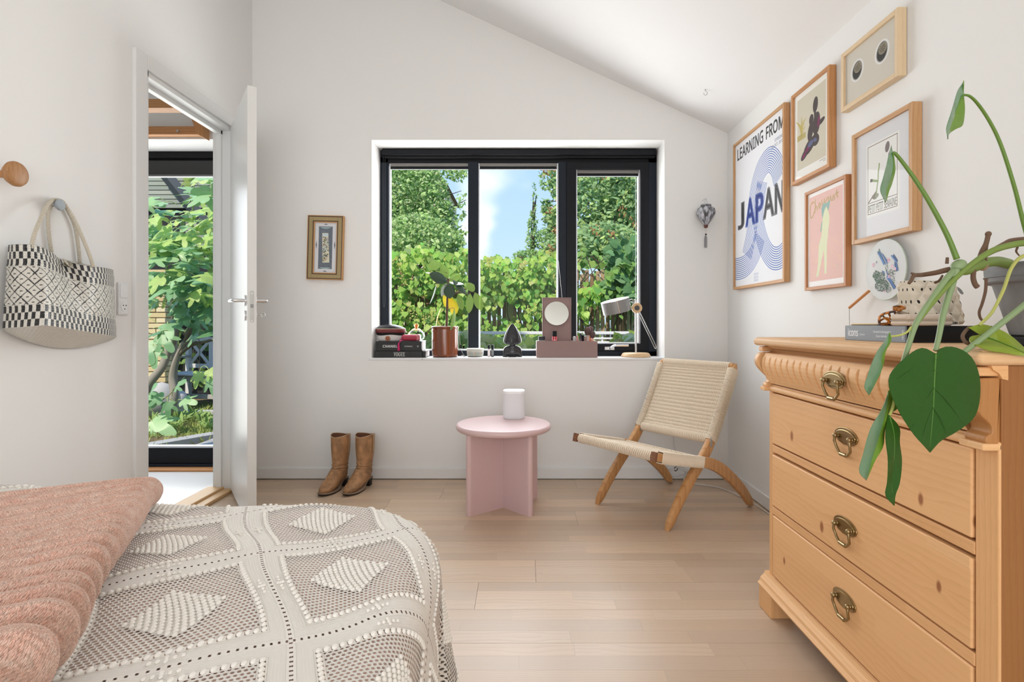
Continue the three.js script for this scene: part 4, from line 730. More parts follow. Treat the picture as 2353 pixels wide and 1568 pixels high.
  part(t, 'front_bar', bar(seatC, 0.035, 0.262, 0.019), oak); part(t, 'rear_seat_bar', bar(seatC, 0.44, 0.262, 0.018), oak);
  // the weave: doubled strands running from bar to bar over cross cords
  function weave(c, t0, t1, w, cols, rows, side, nm) {
    const l = [], cross = [];
    for (let i = 0; i < cols; i++) for (const e of [-1, 1]) {
      const x = lerp(-w, w, (i + 0.5) / cols) + e * 0.0024, pts = [];
      const N = rows * 6;
      for (let k = 0; k <= N; k++) { const u = k / N, tt = lerp(t0, t1, u), p = c.getPoint(tt), q = c.getTangent(tt), ph = (u * rows) % 1; const near = Math.max(step(1.6 / rows, 0.2 / rows, u), step(1 - 1.6 / rows, 1 - 0.2 / rows, u)), h = side * lerp(0.007 + 0.0075 * Math.pow(Math.sin(Math.PI * ph), 0.7), 0.0215, near); pts.push(L(x, p.x - q.y * h, p.y + q.x * h)); }
      // around both bars
      for (const [end, tt, dirn] of [[0, t0, -1], [1, t1, 1]]) { const p = c.getPoint(tt), q = c.getTangent(tt); const arc = []; for (let a = 0; a <= 5; a++) { const th = a / 5 * Math.PI, r = 0.0215; const d = dirn * Math.sin(th) * r, h = side * Math.cos(th) * r; arc.push(L(x, p.x + q.x * d - q.y * h, p.y + q.y * d + q.x * h)); } end ? pts.push(...arc) : pts.unshift(...arc.reverse()); }
      l.push(sweep(pts, 0.0024, { straight: true, sides: 5 }));
    }
    for (let r = 0; r <= rows; r++) for (const e of [-0.0042, 0, 0.0042]) { const tt = clamp(lerp(t0, t1, r / rows), t0, t1), p = c.getPoint(tt), q = c.getTangent(tt), h = side * 0.004; const dx = q.x * e, dy = q.y * e; cross.push(sweep([L(-w - 0.012, p.x + dx - q.y * h, p.y + dy + q.x * h), L(w + 0.012, p.x + dx - q.y * h, p.y + dy + q.x * h)], 0.0026, { straight: true, sides: 5 })); }
    const o = part(t, nm, merge(l), cord, null, 'stuff'); part(o, 'cross_cords', merge(cross), cordDark, null, 'stuff');
  }
  weave(backC, 0.525, 0.975, 0.214, 40, 21, 1, 'back_weave');
  weave(seatC, 0.035, 0.44, 0.244, 40, 20, 1, 'seat_weave');
}
// white cord lying behind the chair along the skirting
{
  const p = [[1505, 1085, 3.38], [1530, 1075, 3.37], [1550, 1082, 3.37], [1535, 1090, 3.36]].map((q) => at(...q));
  const f = (x, z) => V(x, 0.006, -z), c = [];
  const loops = []; for (let i = 0; i < 44; i++) { const a = i / 44 * Math.PI * 6; loops.push(V(0.95 + 0.06 * Math.cos(a) + 0.008 * Math.sin(i), 0.05 + 0.03 * Math.sin(a * 1.0) + 0.006 * Math.cos(i * 2.1), -3.36 + 0.008 * Math.sin(i * 1.7))); }
  const k = thing('white_cord', 'coiled white power cord hanging behind the lounge chair and running along the skirting', 'cord');
  part(k, 'cable', sweep([V(0.945, 0.36, -3.395), V(0.945, 0.2, -3.39), ...loops, f(0.99, 3.34), f(1.05, 3.28), f(1.15, 3.22), f(1.225, 3.0), f(1.25, 2.8), f(1.255, 2.4)], 0.003, { n: 260, sides: 6 }), mat(new THREE.Color(0.7, 0.7, 0.68), 0.5));
  part(k, 'cable_tie', xf(new THREE.TorusGeometry(0.012, 0.0025, 6, 14), [0.945, 0.075, -3.36], [0, 0.4, 1.2]), M.blackMatt);
}

// ---------- antique pine chest of drawers ----------
const CHX = 0.845, CHN = 0.965, CHFz = 1.865, CHTOP = 0.922;
{
  const c0 = [0.90, 0.725, 0.535], c1 = [0.79, 0.585, 0.385];
  const pineA = woodTex(2048, 1024, 1.0, 0.5, c0, c1, { lines: 60, wob: 0.016, s: 201, blotch: 0.34, fleck: 0.14, ringK: 0.3, knots: [[0.3, 0.12, 0.012], [0.62, 0.3, 0.016], [0.85, 0.1, 0.01], [0.12, 0.4, 0.012], [0.55, 0.44, 0.009]] });
  const pineB = woodTex(1024, 512, 1.0, 0.5, c0, c1, { lines: 85, wob: 0.012, s: 233, blotch: 0.3, fleck: 0.18, ringK: 0.32 });
  const mk = (t, c, r = 0.5, bump = 0.0003) => mat(new THREE.Color(...c), r, { map: rep(t, 1, 2), bumpMap: rep(t, 1, 2), bumpScale: bump });
  const pine = mk(pineA, [1.12, 1.06, 0.98]), pineF = mk(pineB, [1.06, 0.98, 0.88]), pineTop = mk(pineB, [1.02, 1.06, 1.12], 0.6), pineShade = mk(pineB, [0.42, 0.28, 0.14], 0.55), worn = mk(pineB, [1.14, 1.12, 1.08], 0.6);
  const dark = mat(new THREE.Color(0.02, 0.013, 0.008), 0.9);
  const t = thing('chest_of_drawers', 'antique stripped pine chest of four drawers with brass drop handles', 'chest of drawers', [0, 0, 0]);
  const X0 = CHX, X1 = XR - 0.02, ZN = -CHN, ZF = -CHFz;        // near end and far end in world z
  // carcass
  part(t, 'end_panel', uvBox(boxAt(X0 + 0.002, X1, 0.1, CHTOP - 0.0262, ZN - 0.024, ZN, 0.002), 1), pineShade, 'near end panel with shade put into its colour');  // same pine as the rest, its shade put into the colour
  part(t, 'end_panel', uvBox(boxAt(X0 + 0.002, X1, 0.1, CHTOP - 0.03, ZF, ZF + 0.024, 0.002), 1, [0.3, 0.2]), pineF);
  part(t, 'back_panel', uvBox(boxAt(X1 - 0.012, X1, 0.1, CHTOP - 0.03, ZF + 0.02, ZN - 0.02, 0), 1), pineF);
  part(t, 'carcass_inside', boxAt(X0 + 0.03, X0 + 0.035, 0.11, CHTOP - 0.03, ZF + 0.02, ZN - 0.02, 0), dark);
  for (const [z0, z1, o] of [[ZN - 0.052, ZN - 0.001, 0], [ZF + 0.001, ZF + 0.026, 0.4]]) part(t, 'corner_post', uvBox(boxAt(X0 - 0.002, X0 + 0.04, 0.1, 0.76, z0, z1, 0.003), 1, [o, 0.1]), pineF);
  const zi0 = ZF + 0.026, zi1 = ZN - 0.052;                      // drawer opening
  // top board with a worn moulded edge
  const prof = [[0, 0], [0.006, 0.004], [0.008, 0.012], [0.0, 0.02], [0.002, 0.026], [0.012, 0.0275]];
  {
    const e = (x, z) => { const g = boxAt(X0 - x, XR - 0.005, 0, 0.013, ZF - z, ZN + z, 0.006); return g; };
    const top = part(t, 'top_board', uvBox(xf(boxAt(X0 - 0.047, XR - 0.004, 0, 0.026, ZF - 0.028, ZN + 0.012, 0.011, 3), [0, CHTOP - 0.026, 0]), 2, [0.1, 0.3]), pineTop, 'pale worn top');
    part(top, 'top_lip', uvBox(boxAt(X0 - 0.036, XR - 0.004, CHTOP - 0.004, CHTOP + 0.0015, ZF - 0.018, ZN + 0.004, 0.0015), 2, [0.5, 0.1]), pineTop);
    // cove moulding below the top
    const cv = [[0, 0], [0, -0.026], [-0.010, -0.024], [-0.016, -0.014], [-0.026, -0.008], [-0.03, 0]];
    const s = new THREE.Shape(cv.map((p) => V2(...p))); const g = new THREE.ExtrudeGeometry(s, { depth: ZN - ZF + 0.004, bevelEnabled: false });
    part(t, 'cove_moulding', uvBox(g.translate(X0 + 0.012, CHTOP - 0.026, ZF - 0.002), 2), pineF);
    if (0) part(t, 'cove_moulding', uvBox(xf(new THREE.ExtrudeGeometry(s, { depth: 0.42, bevelEnabled: false }), [X0 + 0.44, CHTOP - 0.026, ZN + 0.0], [0, Math.PI / 2 + Math.PI, 0], [1, 1, 1]).scale(1, 1, 1), 0), pineShade);
  }
  // the bow-fronted top drawer with carved flutes
  const y0 = 0.766, y1 = 0.872, bow = (v) => 0.048 * Math.pow(Math.sin(Math.PI * clamp(0.08 + 0.8 * v)), 0.75) * (0.45 + 0.55 * v) + 0.004;
  {
    const nz = 840, ny = 36, flutes = 21;
    const za = zi0 + 0.004, zb = zi1 - 0.004;
    const g = surf((u, v) => {
      const z = lerp(za, zb, u), y = lerp(y0 + 0.004, y1, v);
      let x = X0 - bow(v);
      const f = ((u * flutes) % 1) - 0.5, zone = v > 0.16 && v < 0.88 ? 1 : 0;
      const end = Math.min(1, Math.min(v - 0.16, 0.88 - v) / 0.08);
      if (zone) { const w = 0.13 * Math.sqrt(clamp(end)) + 1e-4, d = Math.abs(f) / w; if (d < 1) x += 0.0085 * Math.pow(1 - d * d, 0.6) * Math.sqrt(clamp(end)); }
      return V(x, y, z);
    }, nz, ny, { uvf: (u, v) => [u * 0.85 + 0.05, v * 0.1 + 0.32], flip: true });
    const d = part(t, 'drawer', g, worn, 'bowed top drawer front carved with flutes');
    part(t, 'drawer_side', boxAt(X0 - 0.002, X0 + 0.03, y0 + 0.004, y1, za, zb, 0), pineF);
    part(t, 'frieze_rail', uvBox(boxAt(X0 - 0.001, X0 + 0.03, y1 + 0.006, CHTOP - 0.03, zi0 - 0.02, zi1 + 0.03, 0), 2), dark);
    // scrolled corner brackets
    const S = [[0.005, 0.0], [-0.02, 0.0], [-0.022, 0.012], [-0.012, 0.02], [-0.014, 0.034], [-0.03, 0.05], [-0.048, 0.072], [-0.052, 0.092], [-0.046, 0.108], [-0.034, 0.116], [0.005, 0.118]];
    const sh = new THREE.Shape(); sh.moveTo(...S[0]); sh.splineThru(S.slice(1).map((p) => V2(...p))); sh.lineTo(...S[0]);
    for (const [z0, z1, o] of [[ZN - 0.052, ZN - 0.004, 0], [ZF - 0.003, ZF + 0.024, 0.5]]) {
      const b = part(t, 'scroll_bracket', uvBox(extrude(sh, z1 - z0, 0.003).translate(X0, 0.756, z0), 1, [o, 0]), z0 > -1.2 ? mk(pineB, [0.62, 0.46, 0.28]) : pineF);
      part(b, 'bracket_foot', uvBox(boxAt(X0 - 0.03, X0 + 0.005, 0.744, 0.757, z0 - 0.004, z1 + 0.003, 0.003), 2), worn);
      part(b, 'bracket_cap', uvBox(boxAt(X0 - 0.036, X0 + 0.005, 0.876, 0.893, z0 - 0.002, z1 + 0.001, 0.004), 2), pineF);
    }
  }
  // half-round bead under the top drawer
  const bead = new THREE.Shape(); bead.moveTo(0.01, -0.009); bead.lineTo(0, -0.009); bead.absarc(-0.006, 0, 0.0095, -Math.PI / 2, -Math.PI * 1.5, true); bead.lineTo(0.01, 0.009);
  part(t, 'bead_moulding', uvBox(new THREE.ExtrudeGeometry(bead, { depth: zi1 - zi0 + 0.03, bevelEnabled: false, curveSegments: 10 }).translate(X0, 0.752, zi0 - 0.02), 2), worn);
  part(t, 'bead_shelf', uvBox(boxAt(X0 - 0.006, X0 + 0.03, 0.757, 0.766, zi0, zi1, 0.001), 2), pineF);
  // three flat drawers, their rails
  const D = [[0.566, 0.741, 0.0], [0.358, 0.534, 0.5], [0.124, 0.331, 0.23]];
  const brass = mat(new THREE.Color(0.34, 0.24, 0.11), 0.3, { metalness: 1 }), brassDark = mat(new THREE.Color(0.36, 0.27, 0.14), 0.36, { metalness: 1 });
  const handle = (parent, y, x, z) => {                            // oval back plate, two posts, faceted drop bail
    const oval = (a, b) => { const s = new THREE.Shape(); const N = 56; for (let i = 0; i <= N; i++) { const q = i / N * Math.PI * 2, k = 1 + 0.022 * Math.cos(q * 14) * (Math.sin(q) < 0 ? 1 : 0); i ? s.lineTo(Math.cos(q) * a * k, Math.sin(q) * b * k) : s.moveTo(a * k, 0); } return s; };
    const G = (g) => g.applyMatrix4(new THREE.Matrix4().makeBasis(V(0, 0, 1), V(0, 1, 0), V(-1, 0, 0)).setPosition(x, y, z));
    const h = part(parent, 'handle', G(merge([extrude(oval(0.05, 0.0225), 0.003, 0.0012), extrude(oval(0.043, 0.0165), 0.0055, 0.002)])), brass);
    for (const s of [-1, 1]) part(parent, 'handle_post', G(merge([xf(cyl(0.004, 0.006, 0.009, 12), [s * 0.031, -0.003, 0.0075], [Math.PI / 2, 0, 0]), xf(sphere(0.0066, 12, 8), [s * 0.031, -0.003, 0.012])])), brassDark);
    const b = [[-0.031, -0.004], [-0.034, -0.018], [-0.03, -0.034], [-0.017, -0.046], [-0.013, -0.0475], [0.013, -0.0475], [0.017, -0.046], [0.03, -0.034], [0.034, -0.018], [0.031, -0.004]].map(([a, e]) => V(a, e, 0.0125 - (e < -0.03 ? 0.004 : 0)));
    part(parent, 'handle_bail', G(merge([sweep(b, 0.0036, { straight: true, sides: 7 }), xf(cyl(0.0052, 0.0052, 0.026, 8), [0, -0.0475, 0.0085], [0, 0, Math.PI / 2])])), brassDark);
  };
  const zc = (zi0 + zi1) / 2 + 0.015;
  handle(t, 0.826, X0 - 0.046, zc + 0.016);
  D.forEach(([a, b, o], i) => {
    const d = part(t, 'drawer', uvBox(boxAt(X0 - 0.006, X0 + 0.02, a + 0.002, b - 0.003, zi0 + 0.003 + (i === 2 ? 0.004 : 0), zi1 - 0.004, 0.004), 2, [o * 1.3, o]), pine);
    handle(d, b - [0.063, 0.089, 0.079][i], X0 - 0.006, zc - 0.004 * i);
    part(t, 'drawer_rail', uvBox(boxAt(X0 - 0.003, X0 + 0.03, a - 0.0275, a - 0.003, zi0, zi1, 0.002), 2, [0.2 * i, 0.37]), pineF);
  });
  part(t, 'worn_patch', uvBox(boxAt(X0 - 0.0065, X0 - 0.002, 0.508, 0.532, zi1 - 0.115, zi1 - 0.006, 0.004), 2), worn);
  // plinth moulding and block feet
  const pl = new THREE.Shape([[0.03, -0.022], [-0.03, -0.022], [-0.034, -0.014], [-0.026, -0.006], [-0.024, 0.004], [-0.012, 0.016], [-0.008, 0.026], [0.03, 0.026]].map((p) => V2(...p)));
  part(t, 'plinth_moulding', uvBox(new THREE.ExtrudeGeometry(pl, { depth: ZN - ZF + 0.03, bevelEnabled: false }).translate(X0, 0.094, ZF - 0.018), 2), worn);
  for (const [x, z] of [[X0 + 0.015, ZF + 0.03], [X0 + 0.015, ZN - 0.03], [X1 - 0.045, ZF + 0.03], [X1 - 0.045, ZN - 0.03]]) part(t, 'block_foot', uvBox(boxAt(x - 0.046, x + 0.034, 0, 0.078, z - 0.045, z + 0.045, 0.004), 1, [x, z]), pineF);
}

// ---------- bed, crocheted bedspread and knitted throw ----------
const BED = { top: 0.5, sx: -0.245, tz: 1.365, r: 0.075, Rc: 0.24 };        // height, start of the right edge, start of the foot edge (depth), edge radius, corner radius in plan
// the draped cloth: (s, t) are metres along the cloth in x and in depth
function drape(s, t, lift = 0) {
  const { top, sx, tz, r, Rc } = BED, s0 = s;
  s += 0.010 * Math.sin(t * 11 + s * 3) + 0.006 * Math.sin(t * 23 + 1); t += 0.010 * Math.sin(s0 * 12 + 2) + 0.006 * Math.sin(s0 * 21 + t * 5);
  const bumps = 0.022 * (noise2(s * 4.1 + 9, t * 4.1, 77) - 0.3) + 0.008 * (noise2(s * 9, t * 9, 78) - 0.5) + 0.06 * Math.exp(-(Math.pow((s + 1.32) / 0.22, 2) + Math.pow((t - 1.36) / 0.2, 2))) + 0.012 * Math.exp(-(Math.pow((s + 0.62) / 0.3, 2) + Math.pow((t - 1.2) / 0.2, 2)));
  const qx = s - (sx - Rc), qz = t - (tz - Rc);
  let d, nx, nz, bx, bz;
  if (qx > 0 && qz > 0) { const l = Math.hypot(qx, qz) || 1e-6; d = l - Rc; nx = qx / l; nz = qz / l; bx = sx - Rc + nx * Math.min(l, Rc); bz = tz - Rc + nz * Math.min(l, Rc); }
  else if (s - sx > t - tz) { d = s - sx; nx = 1; nz = 0; bx = Math.min(s, sx); bz = t; } else { d = t - tz; nx = 0; nz = 1; bx = s; bz = Math.min(t, tz); }
  if (d <= 0) return V(s, top + bumps + lift, -t);
  const th = Math.min(d / r, Math.PI / 2 - 0.06), drop0 = r * (1 - Math.cos(th)), out0 = r * Math.sin(th), rest = Math.max(0, d - r * (Math.PI / 2 - 0.06));
  const ang = Math.atan2(nz, nx), hang = rest * (0.99);
  const fold = 0.020 * step(0.0, 0.3, rest) * (Math.sin((qx > 0 && qz > 0 ? ang * 9 + 0.6 : (nx ? t * 15 : s * 15))) + 0.4 * Math.sin((nx ? t : s) * 31 + 2));
  const out = out0 + rest * 0.055 + fold + Math.cos(th) * 0 + lift * Math.sin(th);
  return V(bx + nx * out, top + bumps * (1 - step(0, 0.12, d)) - drop0 - hang + lift * Math.cos(th), -(bz + nz * out));
}
{
  const b = thing('bed', 'low bed with a pale pink duvet under the crocheted bedspread', 'bed', [-0.98, 0, -0.35]);
  const duvet = mat(new THREE.Color(0.95, 0.715, 0.61), 0.9);
  const sub = (g) => g.translate(0.98, 0, 0.35);
  part(b, 'duvet', sub(surf((u, v) => { const p = drape(lerp(-1.66, -0.02, u), lerp(-1.1, 1.6, v), -0.0065); return p; }, 200, 280, { flip: false })), duvet);
  part(b, 'mattress', sub(boxAt(-1.66, -0.27, 0.16, 0.45, -1.34, 1.2, 0.05)), mat(new THREE.Color(0.6, 0.57, 0.53), 0.9));
  part(b, 'bed_frame', sub(boxAt(-1.66, -0.33, 0.08, 0.18, -1.28, 1.2, 0.01)), M.oak);
  for (const [x, z] of [[-1.58, -1.2], [-0.4, -1.2], [-1.58, 1.1], [-0.4, 1.1]]) part(b, 'leg', sub(xf(cyl(0.025, 0.02, 0.08, 14), [x, 0.04, z])), M.oak);

  // one crochet square: openwork net inside a line of bobbles, solid border with a small leaf, lacy seams
  const T = 0.30, W = 1024;
  const ctx = { net: 25 };
  const inPanel = (x, y) => Math.max(Math.abs(x - 0.5), Math.abs(y - 0.5));
  const height = (u, v) => {
    const m = inPanel(u, v), dx = u - 0.5, dy = v - 0.5;
    let h = 0.62, open = 1;
    if (m < 0.358) {                                          // the net, with a solid kite in its middle
      const kite = Math.abs(dx) + Math.abs(dy);
      if (kite < 0.235) h = 0.6 + 0.12 * Math.sin(u * 380) * Math.sin(v * 380);
      else { const n = 38, row = Math.floor(v * n), fx = ((u * n + (row % 2) * 0.5) % 1) - 0.5, fy = ((v * n) % 1) - 0.5, d = Math.pow(Math.pow(Math.abs(fx) / 0.5, 2.6) + Math.pow(Math.abs(fy) / 0.5, 2.6), 1 / 2.6); open = d < 0.61 ? 0 : 1; h = 0.45 + 0.35 * sm(clamp((d - 0.6) / 0.5)); }
    } else if (m < 0.402) { const a = Math.abs(dx) > Math.abs(dy) ? v : u, f = ((a * 26.3 + 0.1) % 1) - 0.5, e = (m - 0.38) / 0.022; const d = Math.hypot(f, e * 0.5); h = 0.4; if (Math.abs(f) > 0.33 && Math.abs(e) < 0.62) open = 0; }
    else if (m < 0.478) { const a = Math.abs(dx) > Math.abs(dy) ? u : v; h = 0.58 + 0.16 * Math.abs(Math.sin(a * 210)) + 0.04 * Math.sin((u + v) * 900); }
    else { const a = Math.abs(dx) > Math.abs(dy) ? v : u, f = ((a * 28) % 1) - 0.5; h = 0.5; if (Math.hypot(f / 0.2, (m - 0.4955) / 0.0045) < 1) open = 0; }
    h += 0.06 * Math.sin(u * 1100 + v * 300) * Math.sin(v * 1000 - u * 350);
    return [h, open];
  };
  const crochet = dataTex(W, W, (u, v) => { const [h, o] = height(u, v); return [h, o, o]; });
  const spread = mat(new THREE.Color(0.90, 0.855, 0.785), 0.9, { alphaMap: crochet, alphaTest: 0.5, bumpMap: crochet, bumpScale: 0.0045 });
  const o = thing('bedspread', 'cream crocheted bedspread of bobbled lace squares draped over the bed', 'bedspread', [0, 0, 0]);
  const S0 = -1.66, S1 = 0.2, T0 = -0.5, T1 = 1.83, rot = 0.55, OU = 0.179, OV = 0.018;
  const uvOf = (s, t) => [(Math.cos(rot) * s + Math.sin(rot) * t + OU) / T, (-Math.sin(rot) * s + Math.cos(rot) * t + OV) / T];
  part(o, 'cloth', surf((u, v) => drape(lerp(S0, S1, u), lerp(T0, T1, v)), 200, 240, { uvf: (u, v) => uvOf(lerp(S0, S1, u), lerp(T0, T1, v)) }), spread);
  // bobbles: rows round each net panel, a kite in its middle, small leaves in the borders
  const place = [], colors = [];
  const toCloth = (U, W2) => { const a = U * T - OU, b = W2 * T - OV; return [Math.cos(rot) * a - Math.sin(rot) * b, Math.sin(rot) * a + Math.cos(rot) * b]; };
  seed(4401);
  const bob = (U, W2, k = 1) => {
    const [s, t] = toCloth(U, W2); if (s < S0 || s > S1 || t < T0 + 0.2 || t > T1) return;
    const p = drape(s, t), a = drape(s + 0.004, t).sub(p), b = drape(s, t + 0.004).sub(p), n = V().crossVectors(a, b).normalize(); 
    place.push([p.addScaledVector(n, 0.0012), orient(b, n), 0.0043 * k * rr(0.92, 1.08)]);
  };
  for (let i = -7; i < 6; i++) for (let j = -4; j < 10; j++) {
    const c = (x, y, k) => bob(i + x, j + y, k);
    for (let q = 0; q < 21; q++) { const f = 0.12 + q * 0.76 / 20; for (const e of [0.12, 0.88]) { c(f, e); if (q && q < 20) c(e, f); } }
    for (let a = -0.224; a <= 0.2241; a += 0.032) for (let b = -0.224; b <= 0.2241; b += 0.032) if (Math.abs(a) + Math.abs(b) < 0.245) c(0.5 + a, 0.5 + b, 0.95);
    for (const [x, y] of [[0.06, 0.5], [0.94, 0.5], [0.5, 0.06], [0.5, 0.94]]) for (const [a, b] of [[0, 0], [0.03, 0], [-0.03, 0], [0, 0.028], [0, -0.028], [0.06, 0], [-0.06, 0]]) { const v = x < 0.1 || x > 0.9; c(x + (v ? b * 0.6 : a), y + (v ? a : b * 0.6), 0.7); }
  }
  const bobG = xf(new THREE.SphereGeometry(1, 10, 7), [0, 0, 0], [0, 0, 0], [1, 1.12, 0.78]);
  o.add(instanced('bobbles', bobG, mat(new THREE.Color(0.92, 0.88, 0.81), 0.85), place));
}
{
  // ribbed pink throw lying folded over the bed's left half
  const knit = dataTex(512, 512, (u, v) => {
    const n = 24, row = v * n, col = u * n, fr = row - Math.floor(row), fc = col - Math.floor(col), s = fc < 0.5 ? 1 : -1;
    const k = Math.abs(((fr + s * (fc < 0.5 ? fc : fc - 0.5) * 0.9) % 1 + 1) % 1 - 0.5) * 2, fz = fbm(u * 60, v * 60, 7, 3, 60);
    return [0.35 * k + 0.65 * fz, 0.5 + 0.5 * fz, fz];
  });
  const tint = dataTex(512, 512, (u, v) => { const f = fbm(u * 14, v * 40, 12, 4, 0), z = fbm(u * 90, v * 90, 5, 2, 90), k = clamp(0.25 + f * 0.7 + (z - 0.5) * 0.5); return [lerp(0.94, 1.0, k), lerp(0.69, 0.88, k), lerp(0.60, 0.81, k)]; }, { srgb: true });
  const wool = phys(0xffffff, 0.95, { map: rep(tint, 2.2, 2.2), bumpMap: rep(knit, 4, 4), bumpScale: 0.006, sheen: 0.6, sheenRoughness: 0.6, sheenColor: new THREE.Color(1, 0.82, 0.74) });
  const o = thing('knitted_throw', 'chunky ribbed pale pink knitted throw folded over the bedspread', 'throw', [0, 0, 0]);
  // edge of the throw on the bed, far to near (x, depth), measured on the bed top
  const edge = new THREE.CatmullRomCurve3([V(-0.915, 0, 1.365), V(-0.895, 0, 1.27), V(-0.845, 0, 1.17), V(-0.79, 0, 1.06), V(-0.75, 0, 0.97), V(-0.715, 0, 0.88), V(-0.675, 0, 0.79), V(-0.625, 0, 0.70), V(-0.585, 0, 0.6), V(-0.555, 0, 0.45), V(-0.535, 0, 0.28)], false, 'centripetal');
  const RIBS = 20;
  const nA = 150, nB = 420;
  const pt = (a, b) => {                                    // a: 0 at the right edge going left under the fold, b: far to near
    const e = edge.getPoint(b), near = step(0.25, 0.8, b);
    const w = b + 0.012 * Math.sin(a * 7 + b * 9) + 0.02 * a * Math.sin(b * 5);
    const ph = w * RIBS * Math.PI * 2 * (1.15 - 0.25 * b), rib = Math.pow(0.5 + 0.5 * Math.sin(ph), 0.8);
    const fine = 0.5 + 0.5 * Math.sin(ph * 3 + 0.4);
    const H0 = 0.07 + 0.018 * near;                        // height of the folded edge
    const r = 0.045;                                        // rolled edge
    let x, y; const A = a * 1.0;                             // metres from the hem under the roll
    if (A < r * 0.9) { const q = A / (r * 0.9); x = -0.03 * (1 - q); y = 0.008 + 0.004 * q; }
    else { const s = A - r * 0.9, th = clamp(s / (H0 * 0.5 * Math.PI)) * Math.PI; if (s < H0 * 0.5 * Math.PI) { x = Math.sin(th) * H0 * 0.42 ; y = 0.012 + H0 * 0.5 * (1 - Math.cos(th)); } else { x = -(s - H0 * 0.5 * Math.PI); y = 0.012 + H0 + 0.0 - 0.06 * step(0.05, 0.6, -x) * 0.0; } }
    const top = step(0.05, 0.14, A);
    const amp = (0.010 + 0.018 * near) * top;
    const bulge = 0.02 * near * (rib - 0.5) * step(0.03, 0.09, A) * (1 - step(0.2, 0.4, A));
    const skew = -x * 0.72;                                  // ribs run back to the left towards the camera
    const fr = clamp(b / 0.07), farRoll = Math.sqrt(1 - (1 - fr) * (1 - fr)); x -= 0.07 * (1 - farRoll);
    const base = drape(Math.max(e.x + Math.min(x, 0), -1.62), e.z - skew, 0).y;
    const X = Math.max(e.x + x + bulge, -1.62); return V(X, base + y * lerp(0.15, 1, farRoll) + amp * (rib - 0.4) + 0.0028 * (fine - 0.5) * top + 0.012 * noise2(x * 6 + 3, b * 7, 31), -(e.z - skew * 1.0 - 0.03 * (1 - farRoll) * 0));
  };
  part(o, 'fabric', surf(pt, nA, nB, { uvf: (a, b) => [a * 1.2 * 2, b * 1.1 * 2] }), wool);
}

// ================= things on the walls =================
const INK = '#4b4a48';
// ---------- framed prints on the right wall: near edge, far edge (depth), bottom, top, depth of frame
function framed(name, label, category, zn, zf, y0, y1, wood, fw, fd, print, matW = 0, extra) {
  const w = zf - zn, h = y1 - y0, t = thing(name, label, category, [XR - 0.0015, (y0 + y1) / 2, -(zn + zf) / 2], -Math.PI / 2, 'framed prints on the right wall');
  // local: x runs towards the room's near end, z into the room
  for (const s of [-1, 1]) part(t, 'frame_side', uvBox(xf(box(fw, h, fd, 0.0015), [s * (w / 2 - fw / 2), 0, fd / 2]), 1, [s * 0.3 + 0.4, zn]), wood);
  for (const s of [-1, 1]) part(t, 'frame_rail', uvBox(xf(box(w - 2 * fw, fw, fd - 0.0004, 0.0015), [0, s * (h / 2 - fw / 2), fd / 2]), 0, [zn, s * 0.2]), wood);
  part(t, 'backing', xf(box(w - fw, h - fw, 0.004, 0), [0, 0, 0.004]), M.grey);
  const pg = new THREE.PlaneGeometry(w - 2 * fw + 0.002, h - 2 * fw + 0.002); pg.translate(0, 0, fd - 0.0095);
  part(t, 'print', pg, mat(0xffffff, 0.8, { map: print }));
  part(t, 'glass', xf(box(w - 2 * fw + 0.002, h - 2 * fw + 0.002, 0.001, 0), [0, 0, fd - 0.005]), M.artGlass);
  return t;
}
const paper = (g, w, h, c) => { g.fillStyle = c; g.fillRect(0, 0, w, h); };
const grainy = (g, w, h, n, c, a, s = 2) => { g.fillStyle = c; for (let i = 0; i < n; i++) { g.globalAlpha = rnd() * a; g.fillRect(rnd() * w, rnd() * h, s * (1 + 3 * rnd()), s); } g.globalAlpha = 1; };
